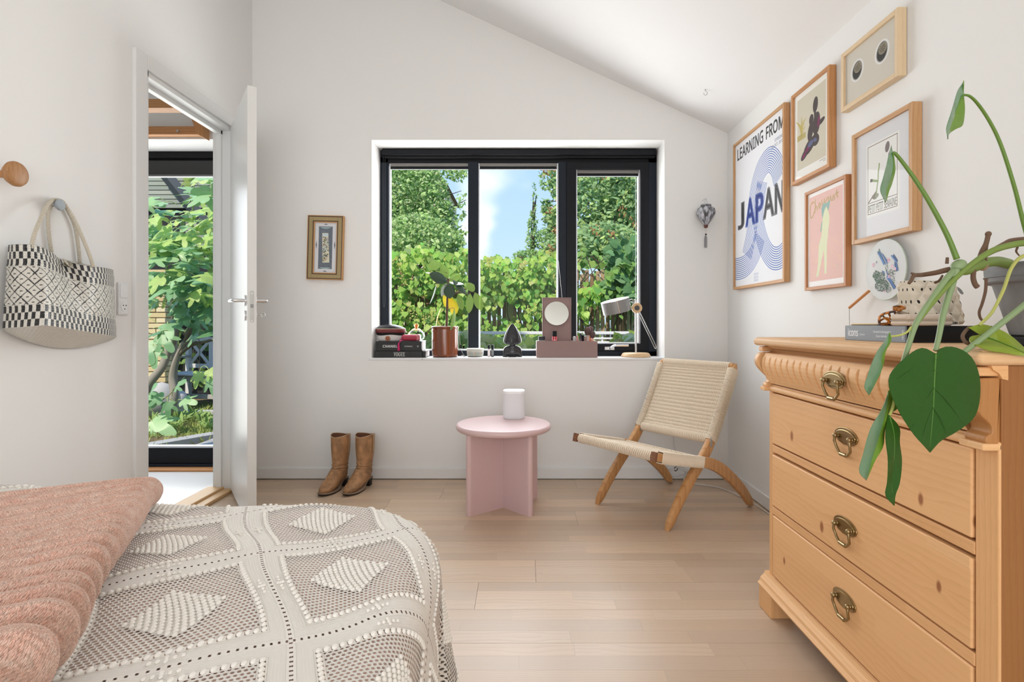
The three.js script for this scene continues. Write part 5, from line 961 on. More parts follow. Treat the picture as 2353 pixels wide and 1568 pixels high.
// condensed lettering: text stretched to a box
function fit(g, s, x, y, w, h, font = 'bold 100px sans-serif', stroke = 0) { g.save(); g.font = font; g.textBaseline = 'alphabetic'; const m = g.measureText(s), a = m.actualBoundingBoxAscent || 73, l = m.actualBoundingBoxLeft || 0, wd = (m.actualBoundingBoxRight || m.width) + l; const de = s === 'J' ? Math.max(0, m.actualBoundingBoxDescent || 0) : 0; g.translate(x, y + h * a / (a + de)); g.scale(w / wd, h / (a + de)); g.fillText(s, l, 0); if (stroke) { g.lineWidth = stroke; g.strokeStyle = g.fillStyle; g.strokeText(s, l, 0); } g.restore(); }
{
  seed(501);
  const japan = canvasTex(820, 1150, (g, w, h) => {
    paper(g, w, h, '#e9eaee');
    const bundle = (pts, n, gap, lw, col) => {            // parallel lines about a centre line, in fractions of the sheet
      const c = new THREE.CatmullRomCurve3(pts.map(([x, y]) => V(x * w, y * h, 0)), false, 'centripetal'); g.lineWidth = lw; g.strokeStyle = col;
      for (let i = 0; i < n; i++) { const o = (i - (n - 1) / 2) * gap; g.beginPath(); for (let k = 0; k <= 70; k++) { const p = c.getPointAt(k / 70), t = c.getTangentAt(k / 70); g.lineTo(p.x - t.y * o, p.y + t.x * o); } g.stroke(); }
    };
    g.globalCompositeOperation = 'multiply';
    bundle([[-0.02, 0.87], [0.1, 0.875], [0.25, 0.865], [0.38, 0.83], [0.48, 0.775], [0.55, 0.70]], 12, 15.5, 6, '#5a7cc4');
    bundle([[0.92, 0.40], [0.86, 0.31], [0.74, 0.25], [0.58, 0.28], [0.46, 0.38], [0.40, 0.52], [0.375, 0.65], [0.27, 0.80]], 12, 15.5, 6, '#5a7cc4');
    bundle([[0.60, 0.36], [0.545, 0.47], [0.52, 0.58], [0.56, 0.68], [0.66, 0.79], [0.78, 0.855], [0.90, 0.87], [1.03, 0.845]], 11, 15.5, 6, '#4f74c2');
    g.fillStyle = '#4a4948'; fit(g, 'LEARNING', 42, 40, 462, 88, '100px sans-serif', 5); fit(g, 'FROM', 552, 40, 262, 88, '100px sans-serif', 5);
    g.fillStyle = '#6d6d6e'; fit(g, 'J', 66, 492, 100, 194, '100px sans-serif', 9);
    g.fillStyle = '#5d7cc0'; fit(g, 'A', 208, 492, 150, 194, '100px sans-serif', 9); fit(g, 'P', 386, 492, 118, 194, '100px sans-serif', 9);
    g.fillStyle = '#7a7b7d'; fit(g, 'A', 516, 492, 152, 194, '100px sans-serif', 9); fit(g, 'N', 690, 492, 122, 194, '100px sans-serif', 9);
    g.globalCompositeOperation = 'source-over'; g.fillStyle = '#8f95a8'; fit(g, 'OPENING', 684, 170, 118, 22); fit(g, '08 OCT. 2015', 640, 204, 162, 22);
    g.fillStyle = '#b9c2d2'; fit(g, 'DESIGN', 350, 1066, 76, 20); fit(g, 'MUSEUM', 350, 1090, 76, 20); fit(g, 'DANMARK', 350, 1114, 76, 18);
  });
  framed('framed_poster', 'tall framed poster with grey lettering and blue wave lines, the largest on the right wall', 'poster', 2.612, 3.244, 1.17, 2.03, M.oak, 0.016, 0.03, japan);
  const two = canvasTex(512, 680, (g, w, h) => {                        // ink figures on sand-coloured paper
    paper(g, w, h, '#eceae5'); g.fillStyle = '#cfc8b6'; g.fillRect(44, 44, w - 88, h - 118); grainy(g, w, h, 900, '#8d8470', 0.12);
    g.fillStyle = '#b9a75a'; g.globalAlpha = 0.7; for (let i = 0; i < 9; i++) { g.beginPath(); g.ellipse(84 + i * 7, 250 + (i % 4) * 22, 8, 74 - i * 3, -0.9 + i * 0.24, 0, 7); g.fill(); } g.fillStyle = '#a8974c'; g.fillRect(46, 330, 130, 44); g.globalAlpha = 1;
    g.fillStyle = '#453b3a';
    const el = (x, y, a, b, r) => { g.beginPath(); g.ellipse(x, y, a, b, r, 0, 7); g.fill(); };
    el(322, 176, 36, 58, 0.15); el(316, 238, 15, 30, 0.1); el(336, 322, 52, 84, 0.15); el(262, 268, 32, 40, 0.2); el(252, 352, 40, 74, 0.35); el(404, 330, 50, 19, -0.25); el(236, 460, 96, 46, -0.45); el(170, 500, 74, 30, -0.5); el(320, 440, 56, 46, 0.2);
    g.fillStyle = '#7d2c58'; el(366, 318, 15, 44, 0.3); el(214, 470, 52, 16, -0.5); el(150, 512, 30, 14, -0.5); g.fillStyle = '#5a5f86'; el(250, 448, 40, 20, -0.3); el(316, 440, 26, 14, 0.2);
    g.fillStyle = '#8a8678'; fit(g, 'exhibition', 380, h - 66, 84, 9); fit(g, 'april', 430, h - 52, 34, 8);
  });
  framed('framed_print', 'framed print of two dark kneeling ink figures on sand-coloured paper', 'print', 2.227, 2.543, 1.61, 2.028, M.oakWarm, 0.016, 0.03, two);
  const pods = canvasTex(640, 448, (g, w, h) => {                        // two dark pods on pale linen
    paper(g, w, h, '#cfc9bd'); grainy(g, w, h, 2500, '#b3ab9c', 0.25);
    for (const [x, y, r] of [[160, 196, 0.15], [468, 196, 0.2]]) {
      const e = (a, b, c, rr2 = r, dx = 0, dy = 0) => { g.fillStyle = c; g.beginPath(); g.ellipse(x + dx, y + dy, a, b, rr2, 0, 7); g.fill(); };
      e(86, 92, 'rgba(226,226,224,0.9)'); e(66, 78, '#8d8c88'); e(58, 70, '#343331'); e(50, 44, '#8e8573', r, 8, -22);
      g.fillStyle = '#3b352c'; for (let i = 0; i < 26; i++) { const a = i * 2.4, q = Math.sqrt(i / 26) * 38; g.beginPath(); g.arc(x + 8 + Math.cos(a) * q, y - 22 + Math.sin(a) * q * 0.86, 4.2, 0, 7); g.fill(); }
    }
  });
  framed('framed_print', 'pale ash framed print of two dark seed pods, the highest on the right wall', 'print', 1.819, 2.145, 1.797, 2.026, M.oakPale, 0.017, 0.03, pods);
  const poster = canvasTex(560, 740, (g, w, h) => {                      // sketch in a thin border over a line of tall letters, on a wide mount
    paper(g, w, h, '#dadbde'); g.fillStyle = '#e6e6e3'; g.fillRect(112, 96, 340, 510);
    g.strokeStyle = '#5a4634'; g.lineWidth = 4; g.strokeRect(130, 112, 300, 470); g.beginPath(); g.moveTo(130, 506); g.lineTo(430, 506); g.moveTo(130, 314); g.stroke();
    g.strokeStyle = '#6c6a4a'; g.lineWidth = 3; for (let i = 0; i < 80; i++) { const a = rnd() * 6.28, r = rnd() * 34; g.beginPath(); g.moveTo(210 + Math.cos(a) * r, 470 + Math.sin(a) * r * 0.6); g.lineTo(210 + Math.cos(a + 1) * r * 1.2, 466 + Math.sin(a + 1) * r * 0.7); g.stroke(); }
    g.lineWidth = 11; g.strokeStyle = '#84985c'; g.beginPath(); g.moveTo(226, 470); g.bezierCurveTo(214, 420, 246, 380, 240, 330); g.bezierCurveTo(240, 300, 256, 280, 250, 252); g.stroke(); g.lineWidth = 16; g.beginPath(); g.moveTo(238, 372); g.lineTo(176, 352); g.stroke(); g.fillStyle = '#4a342c'; g.fillRect(156, 340, 24, 22);
    g.lineWidth = 9; g.strokeStyle = '#6b5846'; g.beginPath(); g.moveTo(136, 500); g.lineTo(218, 440); g.stroke();
    g.fillStyle = '#7d7472'; g.beginPath(); g.ellipse(334, 168, 22, 36, 0.2, 0, 7); g.fill(); g.fillStyle = '#9a7fa0'; g.beginPath(); g.ellipse(360, 226, 18, 22, 0, 0, 7); g.fill(); g.strokeStyle = '#5d564f'; g.lineWidth = 7; g.beginPath(); g.moveTo(350, 250); g.bezierCurveTo(372, 300, 366, 360, 352, 400); g.stroke();
    g.fillStyle = '#4a4634'; fit(g, 'PETIT PETIT SEMAINE', 136, 520, 288, 52, '100px sans-serif', 1);
  });
  framed('framed_print', 'oak framed sketch in a wide white mount above the chest, partly behind a leaf', 'print', 1.749, 2.072, 1.268, 1.683, M.oak, 0.017, 0.032, poster);
  const pinkP = canvasTex(520, 740, (g, w, h) => {
    paper(g, w, h, '#e9e5e4'); g.fillStyle = '#d8a99e'; g.fillRect(22, 30, w - 60, h - 74); g.fillStyle = '#e3bb98'; for (let i = 0; i < 240; i++) { g.globalAlpha = 0.25; const y = 380 + rnd() * 300; g.beginPath(); g.ellipse(30 + rnd() * 430, y, 8 + rnd() * 26, 2 + rnd() * 5, 0, 0, 7); g.fill(); } g.globalAlpha = 1;
    g.strokeStyle = '#ad8b4a'; g.lineWidth = 13; g.lineCap = 'round'; const S = (p) => { g.beginPath(); g.moveTo(...p[0]); for (let i = 1; i < p.length; i++) g.quadraticCurveTo(...p[i]); g.stroke(); };
    S([[88, 78], [30, 60, 34, 150], [40, 236, 96, 150]]); S([[110, 60], [108, 110, 106, 160]]); S([[106, 130], [136, 96, 138, 150]]); S([[168, 100], [150, 140, 176, 136], [200, 110, 168, 100]]); S([[204, 88], [206, 140, 230, 122], [240, 106, 238, 84]]); S([[254, 124], [256, 96, 282, 84]]); S([[300, 80], [282, 120, 306, 116], [326, 92, 322, 80]]); S([[324, 84], [326, 110, 336, 116]]); S([[352, 118], [352, 84, 366, 84], [376, 90, 376, 116]]); S([[404, 56], [400, 110, 420, 108]]); S([[388, 80], [404, 76, 424, 76]]);
    g.fillStyle = '#d3d5ac'; g.beginPath(); g.moveTo(262, 150); g.bezierCurveTo(300, 170, 322, 250, 300, 300); g.bezierCurveTo(286, 330, 296, 360, 276, 420); g.bezierCurveTo(270, 500, 276, 560, 268, 650); g.lineTo(240, 652); g.bezierCurveTo(236, 560, 240, 520, 228, 470); g.bezierCurveTo(200, 540, 180, 600, 150, 664); g.lineTo(116, 660); g.bezierCurveTo(160, 590, 150, 500, 160, 430); g.bezierCurveTo(176, 380, 204, 370, 206, 310); g.bezierCurveTo(200, 250, 226, 200, 236, 150); g.fill();
    g.fillStyle = '#7aa196'; g.beginPath(); g.moveTo(196, 146); g.lineTo(230, 110); g.lineTo(260, 122); g.lineTo(318, 108); g.lineTo(306, 160); g.lineTo(290, 182); g.lineTo(268, 140); g.lineTo(240, 170); g.lineTo(212, 230); g.fill(); g.beginPath(); g.moveTo(196, 260); g.lineTo(214, 244); g.lineTo(196, 330); g.lineTo(182, 316); g.fill();
    g.strokeStyle = '#8d9a8a'; g.lineWidth = 3; g.beginPath(); g.ellipse(412, 610, 9, 16, 0.2, 0, 7); g.stroke();
  });
  framed('framed_print', 'framed pink print of a pale green figure under gold brush lettering', 'print', 2.123, 2.433, 1.116, 1.552, oakMat(new THREE.Color(0.86, 0.66, 0.54)), 0.014, 0.024, pinkP);
}
// ---------- glass roundel painted with flowers and hills
{
  const Z = 1.895, c = at(2047, 620, Z), t = thing('glass_roundel', 'round glass roundel painted with blue hills, green leaves and pink blossom on the right wall', 'wall decoration', [XR - 0.022, c.y, -Z], -Math.PI / 2);
  seed(77);
  const paint = canvasTex(512, 512, (g, w) => {
    g.clearRect(0, 0, w, w); 
    const dabs = (x, y, rx, ry, n, c, s) => { for (let i = 0; i < n; i++) { g.fillStyle = pick(c); const a = rnd() * 6.28, r = Math.sqrt(rnd()); g.save(); g.translate(x + Math.cos(a) * r * rx, y + Math.sin(a) * r * ry); g.rotate(rnd() * 3); g.fillRect(-s, -s / 3, s * 2, s * 0.8); g.restore(); } };
    const strokes = (x, y, dx, dy, n, wd) => { for (let i = 0; i < n; i++) { g.strokeStyle = pick(['#2f5a9a', '#4a78b8', '#274878', '#6f97c8']); g.lineWidth = wd; g.beginPath(); const o = (rnd() - 0.5) * 26; g.moveTo(x + o + rnd() * 10, y + rnd() * 20); g.lineTo(x + dx + o, y + dy - rnd() * 20); g.stroke(); } };
    strokes(170, 84, 84, 130, 14, 9); strokes(228, 112, 70, 100, 7, 6); strokes(348, 140, 56, 70, 16, 10); strokes(386, 200, 24, 84, 14, 10); strokes(220, 250, 20, 60, 4, 8); strokes(276, 250, 20, 60, 5, 7); strokes(290, 310, 90, 120, 30, 11); strokes(118, 320, 22, 50, 2, 6);
    const gr = ['#1f3f2a', '#2e5a3a', '#3f7a4a', '#203a30'];
    dabs(178, 90, 14, 26, 26, gr, 4); dabs(280, 236, 20, 30, 26, gr, 4); dabs(330, 290, 34, 30, 60, gr, 4); dabs(372, 290, 16, 24, 20, gr, 4); dabs(366, 350, 16, 40, 26, gr, 4); dabs(140, 290, 46, 36, 110, gr, 5); dabs(190, 320, 70, 46, 190, gr, 5); dabs(220, 390, 96, 50, 300, gr, 5); dabs(300, 430, 46, 26, 60, gr, 4); dabs(206, 130, 10, 40, 18, gr, 3);
    const pk = ['#f1b6cf', '#eea4c4', '#f6cfe0']; dabs(304, 182, 14, 18, 30, pk, 5); dabs(102, 200, 16, 18, 24, pk, 5); dabs(352, 240, 14, 16, 24, pk, 5); dabs(386, 260, 12, 14, 18, pk, 5); dabs(312, 322, 24, 12, 22, pk, 5); dabs(256, 440, 12, 8, 10, pk, 5); dabs(150, 178, 8, 14, 10, ['#5a2f3a'], 4);
  });
  part(t, 'pane', xf(cyl(0.1045, 0.1045, 0.004, 64), [0, 0, 0], [Math.PI / 2, 0, 0]), phys(new THREE.Color(0.84, 0.85, 0.85), 0.35, { transmission: 0.35, thickness: 0, specularIntensity: 0.3 }));
  const pl = new THREE.CircleGeometry(0.1035, 64); pl.translate(0, 0, 0.0026);
  part(t, 'painting', pl, mat(0xffffff, 0.6, { map: paint, transparent: true }));
  part(t, 'rim', new THREE.TorusGeometry(0.1045, 0.0022, 8, 72), phys(new THREE.Color(0.42, 0.5, 0.4), 0.2, { clearcoat: 0.5 }));
  part(t, 'wall_peg', xf(cyl(0.004, 0.004, 0.022, 10), [0, 0.02, -0.011], [Math.PI / 2, 0, 0]), M.steel);
  // slim wooden rod leaning behind it, with a hanging thread
  const r = thing('wooden_rod', 'slim orange wooden rod on the wall with a thread hanging down, beside the glass roundel', 'rod', [0, 0, 0]);
  const a = V(XR - 0.04, 1.03, -2.075), b = V(XR - 0.012, 1.112, -1.955), ab = b.clone().sub(a);
  part(r, 'rod', sweep([a, a.clone().addScaledVector(ab, 0.5), b], 0.0055, { straight: true, sides: 10 }), mat(new THREE.Color(0.62, 0.28, 0.1), 0.5));
  part(r, 'white_band', sweep([a.clone().addScaledVector(ab, 0.76), a.clone().addScaledVector(ab, 0.83)], 0.006, { straight: true, sides: 10 }), M.white, 'white band round the rod');
  part(r, 'thread', sweep([a, a.clone().add(V(0, -0.03, 0)), a.clone().add(V(0.001, -0.075, 0))], 0.0008, { n: 6, sides: 5 }), mat(new THREE.Color(0.2, 0.17, 0.12), 0.8));
}
// ---------- inlaid miniature on the back wall
{
  const c = at(749, 570, 3.4), t = thing('inlaid_miniature', 'small narrow miniature in a gold inlaid frame left of the window', 'picture', [c.x, c.y, -ZB + 0.001], 0);
  t.rotation.z = -0.025; seed(31);
  const W = 0.222, H = 0.398;
  const inlay = canvasTex(256, 256, (g, w, h) => { paper(g, w, h, '#9c8558'); for (let y = 0; y < h; y += 8) for (let x = 0; x < w; x += 8) { g.fillStyle = pick(['#c5b07c', '#6f5a36', '#a58f5e', '#8a7a52', '#d6c795']); g.beginPath(); g.arc(x + 4 + ((y / 8) % 2) * 4, y + 4, 3.2, 0, 7); g.fill(); } }, true, true);
  const fr = (m, w, d, mt, nm, lb) => { for (const s of [-1, 1]) { part(t, nm, uvBox(boxAt(s * (W / 2 - m), s * (W / 2 - m - w), -H / 2 + m, H / 2 - m, 0, d, 0.0012), 1), mt, lb); part(t, nm, uvBox(boxAt(-W / 2 + m + w, W / 2 - m - w, s * (H / 2 - m), s * (H / 2 - m - w), 0, d, 0.0012), 0), mt, lb); } };
  const edge = mat(new THREE.Color(0.62, 0.34, 0.13), 0.5), brown = mat(new THREE.Color(0.075, 0.04, 0.03), 0.5);
  fr(0, 0.004, 0.03, edge, 'outer_edge'); fr(0.004, 0.005, 0.029, brown, 'dark_line'); fr(0.009, 0.024, 0.028, mat(0xffffff, 0.5, { map: rep(inlay, 40, 40) }), 'inlaid_band'); fr(0.033, 0.005, 0.029, brown, 'dark_line'); fr(0.038, 0.005, 0.027, edge, 'inner_edge');
  const pic = canvasTex(256, 560, (g, w, h) => {
    paper(g, w, h, '#d9dade'); g.strokeStyle = '#aeb8c8'; g.lineWidth = 3; g.strokeRect(10, 12, w - 20, h - 24); g.strokeStyle = '#d8a07a'; g.strokeRect(3, 3, w - 6, h - 6); g.fillStyle = '#75797f';
    for (const [x, y, r] of [[128, 20, 0], [128, h - 20, 0], [22, 250, 1], [w - 22, 250, 1]]) { g.beginPath(); r ? (g.moveTo(x, y - 48), g.lineTo(x + 8, y), g.lineTo(x, y + 48), g.lineTo(x - 8, y)) : (g.moveTo(x - 28, y + 6), g.lineTo(x, y - 8), g.lineTo(x + 28, y + 6)); g.fill(); }
    g.fillStyle = '#666e78'; g.fillRect(48, 44, 160, h - 88); for (let i = 0; i < 700; i++) { g.fillStyle = pick(['#8f98a2', '#4c545e', '#a9a0b8', '#7f9aa2']); g.fillRect(50 + rnd() * 154, 46 + rnd() * (h - 94), 3, 3); }
    g.fillStyle = '#9fb6b8'; for (const y of [52, h - 60]) { g.beginPath(); g.moveTo(60, y); g.quadraticCurveTo(128, y + 34, 196, y); g.fill(); }
    g.fillStyle = '#d9d6bf'; g.beginPath(); g.moveTo(88, 118); g.lineTo(158, 116); g.lineTo(178, 444); g.lineTo(98, 446); g.fill(); for (let i = 0; i < 170; i++) { g.fillStyle = pick(['#8fa6b0', '#b88f6a', '#5a5348', '#c8b46a', '#a6c0a0', '#6f7a9a', '#3c3a3a']); g.globalAlpha = 0.7; const y = 160 + rnd() * 270; g.beginPath(); g.ellipse(100 + rnd() * 66, y, 2 + rnd() * 6, 3 + rnd() * 8, 0, 0, 7); g.fill(); } g.globalAlpha = 1; g.fillStyle = '#c9d6da'; g.fillRect(92, 122, 66, 34);
  });
  part(t, 'painting', new THREE.PlaneGeometry(W - 0.085, H - 0.085).translate(0, 0, 0.019), mat(0xffffff, 0.7, { map: pic }));
}
// ---------- silk lantern with tassel, hook in the ceiling
{
  const Z = 3.34, c = at(1622, 492, Z), t = thing('silk_lantern', 'small silver grey silk lantern with tassel on the wall right of the window', 'lantern', [c.x, c.y, -Z]), k = Z / F;
  const silk = dataTex(128, 128, (u, v) => { const n = fbm(u * 9, v * 6, 4, 3, 0), m = fbm(u * 22, v * 14, 9, 2, 0), q = 0.35 + 0.55 * step(0.38, 0.66, n * 0.6 + m * 0.4); return [q * 0.95, q * 0.96, q]; }, { srgb: true });
  const rad = [[0.018, 22], [0.03, 21], [0.032, 18.5], [0.026, 17.5], [0.05, 12], [0.0575, 4], [0.054, -2], [0.042, -10], [0.026, -18], [0.013, -24.5], [0.012, -26]].map(([r, y]) => [r, y * k]).reverse();
  const body = new THREE.LatheGeometry(rad.map((p) => V2(...p)), 12); body.computeVertexNormals();
  part(t, 'shade', toCreasedNormals(body, 0.3), phys(0xffffff, 0.45, { map: rep(silk, 2, 1), sheen: 0.4, transmission: 0.2, thickness: 0 }), 'silver patterned silk shade');
  const ribs = []; for (let i = 0; i < 12; i++) { const a = i / 12 * 6.2832; ribs.push(sweep(rad.map(([r, y]) => V(Math.sin(a) * (r + 0.0006), y, Math.cos(a) * (r + 0.0006))), 0.0009, { straight: true, sides: 4 })); } part(t, 'ribs', merge(ribs), M.grey);
  part(t, 'red_bead', lathe([[0, -32 * k], [0.008, -32 * k], [0.013, -29.5 * k], [0.010, -28 * k], [0.0145, -26.5 * k], [0.012, -25 * k], [0, -25 * k]], 20), mat(new THREE.Color(0.12, 0.03, 0.02), 0.4), 'dark red turned bead');
  part(t, 'cord', sweep([V(0, -32 * k, 0), V(0.001, -40 * k, 0), V(0, -45 * k, 0)], 0.0011, { n: 6, sides: 5 }), mat(new THREE.Color(0.6, 0.5, 0.45), 0.8));
  part(t, 'black_bead', xf(sphere(0.0055, 14, 10), [0, -47 * k, 0]), M.black);
  seed(9); const ts = []; for (let i = 0; i < 26; i++) { const a = rnd() * 6.28, r = rr(0.002, 0.0085); ts.push(sweep([V(0, -48 * k, 0), V(Math.cos(a) * r, -53 * k, Math.sin(a) * r), V(Math.cos(a) * r * 1.1, -rr(72, 79) * k, Math.sin(a) * r * 1.1)], 0.0011, { n: 5, sides: 4 })); } part(t, 'tassel', merge(ts), mat(new THREE.Color(0.33, 0.33, 0.34), 0.8), null, 'stuff');
  part(t, 'wire_loop', sweep([V(-0.007, 21 * k, 0), V(-0.005, 30 * k, 0), V(0, 34 * k, 0), V(0.005, 30 * k, 0), V(0.007, 21 * k, 0)], 0.0009, { n: 20, sides: 5 }), M.steel);
  part(t, 'wall_hook', sweep([V(0, 36 * k, -0.07), V(0, 36 * k, -0.02), V(0, 34 * k, 0), V(0, 33 * k, 0.004), V(0, 36 * k, 0.008)], 0.0012, { n: 16, sides: 6 }), M.steel);
  const hz = 3.05, hx = (1621 - CX) / F * hz, hk = thing('ceiling_hook', 'small open screw hook in the sloping ceiling above the silk lantern', 'hook', [hx, roofY(hx), -hz]);
  part(hk, 'hook', sweep([V(0, 0, 0), V(0, -0.008, 0), V(0.009, -0.015, 0), V(0.009, -0.026, 0), V(0, -0.032, 0), V(-0.009, -0.026, 0), V(-0.008, -0.018, 0)], 0.0016, { n: 30, sides: 7 }), M.steel);
  part(hk, 'collar', xf(cyl(0.004, 0.004, 0.002, 14), [0, -0.001, 0]), M.steel);
}
// ---------- coat knobs, bag, socket on the left wall
{
  const k1 = at(43, 400, 1.765), a = thing('coat_knob', 'large round oak coat knob on the left wall', 'coat knob', [XL, k1.y, -1.765]);
  const turned = (g) => g.rotateZ(-Math.PI / 2);
  part(a, 'disc', uvBox(turned(lathe([[0, 0.022], [0.02, 0.024], [0.032, 0.032], [0.0395, 0.043], [0.0405, 0.05], [0.037, 0.0575], [0.022, 0.0615], [0, 0.0625]], 48)), 1), oakMat(new THREE.Color(0.72, 0.62, 0.52), 0.5), 'oak disc'); part(a, 'stem', turned(lathe([[0.012, 0], [0.012, 0.012], [0.014, 0.026]], 24)), M.oakWarm);
  const k2 = at(140, 471, 1.945), b = thing('coat_knob', 'small round blue-grey coat knob holding the woven bag', 'coat knob', [XL, k2.y, -1.945]), gm = mat(new THREE.Color(0.36, 0.4, 0.43), 0.6);
  part(b, 'disc', turned(lathe([[0, 0.03], [0.012, 0.03], [0.018, 0.033], [0.0203, 0.038], [0.02, 0.042], [0.016, 0.0455], [0, 0.0465]], 40)), gm); part(b, 'stem', turned(lathe([[0.007, 0], [0.006, 0.016], [0.007, 0.032]], 20)), gm);
  // socket with switch
  const z0 = 2114.7 / (1200 - 268), z1 = 2114.7 / (1200 - 290), yt = at(0, 650, 2.3).y, yb = at(0, 724, 2.3).y, zm = (z0 + z1) / 2, hw = (z1 - z0) / 2;
  const s = thing('wall_socket', 'white wall socket below a white switch, between the woven bag and the doorway', 'socket', [XL, (yt + yb) / 2, -zm]), h = (yt - yb) / 2;
  part(s, 'plate', boxAt(0, 0.009, -h, h, -hw, hw, 0.003), M.white); part(s, 'switch', boxAt(0.008, 0.0125, 0.004, h - 0.007, -hw + 0.006, hw - 0.006, 0.002), M.white);
  part(s, 'outlet', merge([boxAt(0.008, 0.011, -h + 0.006, -0.004, -hw + 0.006, hw - 0.006, 0.002), xf(cyl(0.0185, 0.0185, 0.004, 32), [0.0115, -h / 2, 0], [0, 0, Math.PI / 2])]), M.white);
  for (const [y, z] of [[0.006, -0.008], [0.006, 0.008], [-0.009, 0]]) part(s, 'outlet_hole', xf(cyl(0.0026, 0.0026, 0.002, 10), [0.0133, -h / 2 + y, z], [0, 0, Math.PI / 2]), M.blackMatt);
}
{
  // woven tote: front, near gusset and back as one woven shell
  const t = thing('woven_bag', 'black and white woven plastic tote bag with rope handles hanging on the left wall', 'bag');
  const NC = 64, NR = 30;
  const weaveTex = canvasTex(2048, 1024, (g, w, h) => {
    paper(g, w, h, '#dcd8cd'); g.fillStyle = '#17181a';
    const cw = w / 52, rowH = h / 30;
    const checks = (r0, n, hh) => { for (let r = 0; r < n; r++) for (let i = -1; i < 53; i++) if (i % 2 === 0) g.fillRect((i + (r % 2)) * cw, (r0 + r * hh) * rowH + 2, cw, hh * rowH - 4); };
    checks(0, 3, 2.6); checks(22.2, 3, 2.6);
    // diamond lattice with small dashes
    const y0 = 8.2 * rowH, y1 = 21.8 * rowH, st = cw / 4;
    for (let y = y0; y < y1; y += st) for (let x = 0; x < w; x += st) { const P = cw * 3.6, u = (x / P) % 1, v = ((y - y0) / (P * 1.05)) % 1; const a = Math.abs(((u + v) % 1) - 0.5), b = Math.abs(((u - v + 4) % 1) - 0.5); if (a > 0.455 || b > 0.455) g.fillRect(x, y, st + 1, st + 1); else { const uu = Math.abs(u - 0.5) , vv = Math.abs(v - 0.5); const u2 = Math.abs(((u + 0.5) % 1) - 0.5), v2 = Math.abs(((v + 0.5) % 1) - 0.5); if ((uu < 0.1 && v2 < 0.03) || (u2 < 0.1 && vv < 0.03)) g.fillRect(x, y, st + 1, st + 1); } }
    g.fillStyle = 'rgba(120,115,105,0.35)'; for (let r = 0; r <= 10; r++) g.fillRect(0, (r < 4 ? r * 2.6 : 0) * rowH, w, 3); for (const r of [7.9, 22, 24.8, 27.4]) g.fillRect(0, r * rowH, w, 4);
  });
  const bump = dataTex(256, 256, (u, v) => { const a = Math.abs(Math.sin(u * Math.PI * 16)), b = Math.abs(Math.sin(v * Math.PI * 16)), c = (Math.floor(u * 16) + Math.floor(v * 16)) % 2; const k = c ? a * (0.5 + 0.5 * b) : b * (0.5 + 0.5 * a); return [k, k, k]; });
  const plastic = phys(0xffffff, 0.32, { map: weaveTex, bumpMap: rep(bump, 3.2, 1.9), bumpScale: 0.0018, clearcoat: 0.2 }), plain = mat(new THREE.Color(0.72, 0.69, 0.62), 0.5, { bumpMap: rep(bump, 2.5, 1), bumpScale: 0.002 }), back = mat(new THREE.Color(0.6, 0.57, 0.5), 0.7);
  const pz = (px, py, off) => { const X = XL + off, Z = X * F / (px - CX); return at(px, py, Z); };
  const top = new THREE.CatmullRomCurve3([pz(19, 563, 0.02), pz(32, 562, 0.055), pz(54, 561.5, 0.085), pz(76, 563, 0.09), pz(98, 569, 0.085), pz(122, 582, 0.06), pz(141, 597, 0.035), pz(160, 602.5, 0.045), pz(186, 609, 0.075), pz(212, 612, 0.085), pz(238, 615.5, 0.075), pz(252, 618, 0.05), pz(261, 621, 0.02)], false, 'centripetal');
  const bot = new THREE.CatmullRomCurve3([pz(5.5, 755, 0.025), pz(28, 753.5, 0.07), pz(55, 751.5, 0.12), pz(84, 749, 0.165), pz(97, 748, 0.178), pz(112, 749, 0.178), pz(140, 753, 0.165), pz(170, 757.5, 0.15), pz(200, 762.5, 0.13), pz(230, 767.5, 0.11), pz(252, 771.5, 0.08), pz(263, 773.5, 0.05), pz(268, 775, 0.02)], false, 'centripetal');
  const sk = (u, v) => { const a = top.getPointAt(u), b = bot.getPointAt(lerp(u, u, v)), p = a.lerp(b, v); const bul = Math.sin(Math.PI * v) * 0.012 * Math.sin(Math.PI * u); p.x += bul; p.x += 0.0045 * Math.exp(-Math.pow((v - 0.27) / 0.02, 2)) * -1 - 0.003 * Math.exp(-Math.pow((v - 0.735) / 0.015, 2)); return p; };
  part(t, 'woven_front', surf(sk, 110, 40, { uvf: (u, v) => [u, 1 - v] }), plastic);
  part(t, 'woven_back', surf((u, v) => { const q = lerp(0.05, 0.95, u), a = top.getPointAt(0).lerp(top.getPointAt(1), q), b = bot.getPointAt(0).lerp(bot.getPointAt(1), q); a.x = XL + 0.008; b.x = XL + 0.008; b.y -= 0.03 * Math.sin(Math.PI * u); return a.lerp(b, v); }, 30, 10), back);
  part(t, 'woven_base', surf((u, v) => { const a = bot.getPointAt(u), b = pz(lerp(6, 268, u), 755.5 + 35.5 * Math.pow(Math.sin(Math.PI * Math.pow(u, 1.0)), 0.75) + 19 * u, 0.012); return a.clone().lerp(b, v); }, 60, 12, { uvf: (u, v) => [u, v] }), plain, 'plain cream base');
  const twist = dataTex(64, 64, (u, v) => { const k = Math.abs(Math.sin(Math.PI * (u * 2 + v * 2))); return [k, k, k]; }), rope = mat(new THREE.Color(0.64, 0.58, 0.47), 0.85, { bumpMap: rep(twist, 60, 52), bumpScale: 0.0016 }), kn = at(140, 471, 1.945);
  const hdl = (pts) => sweep(pts.map((p) => pz(...p)), 0.0062, { n: 60, sides: 9 });
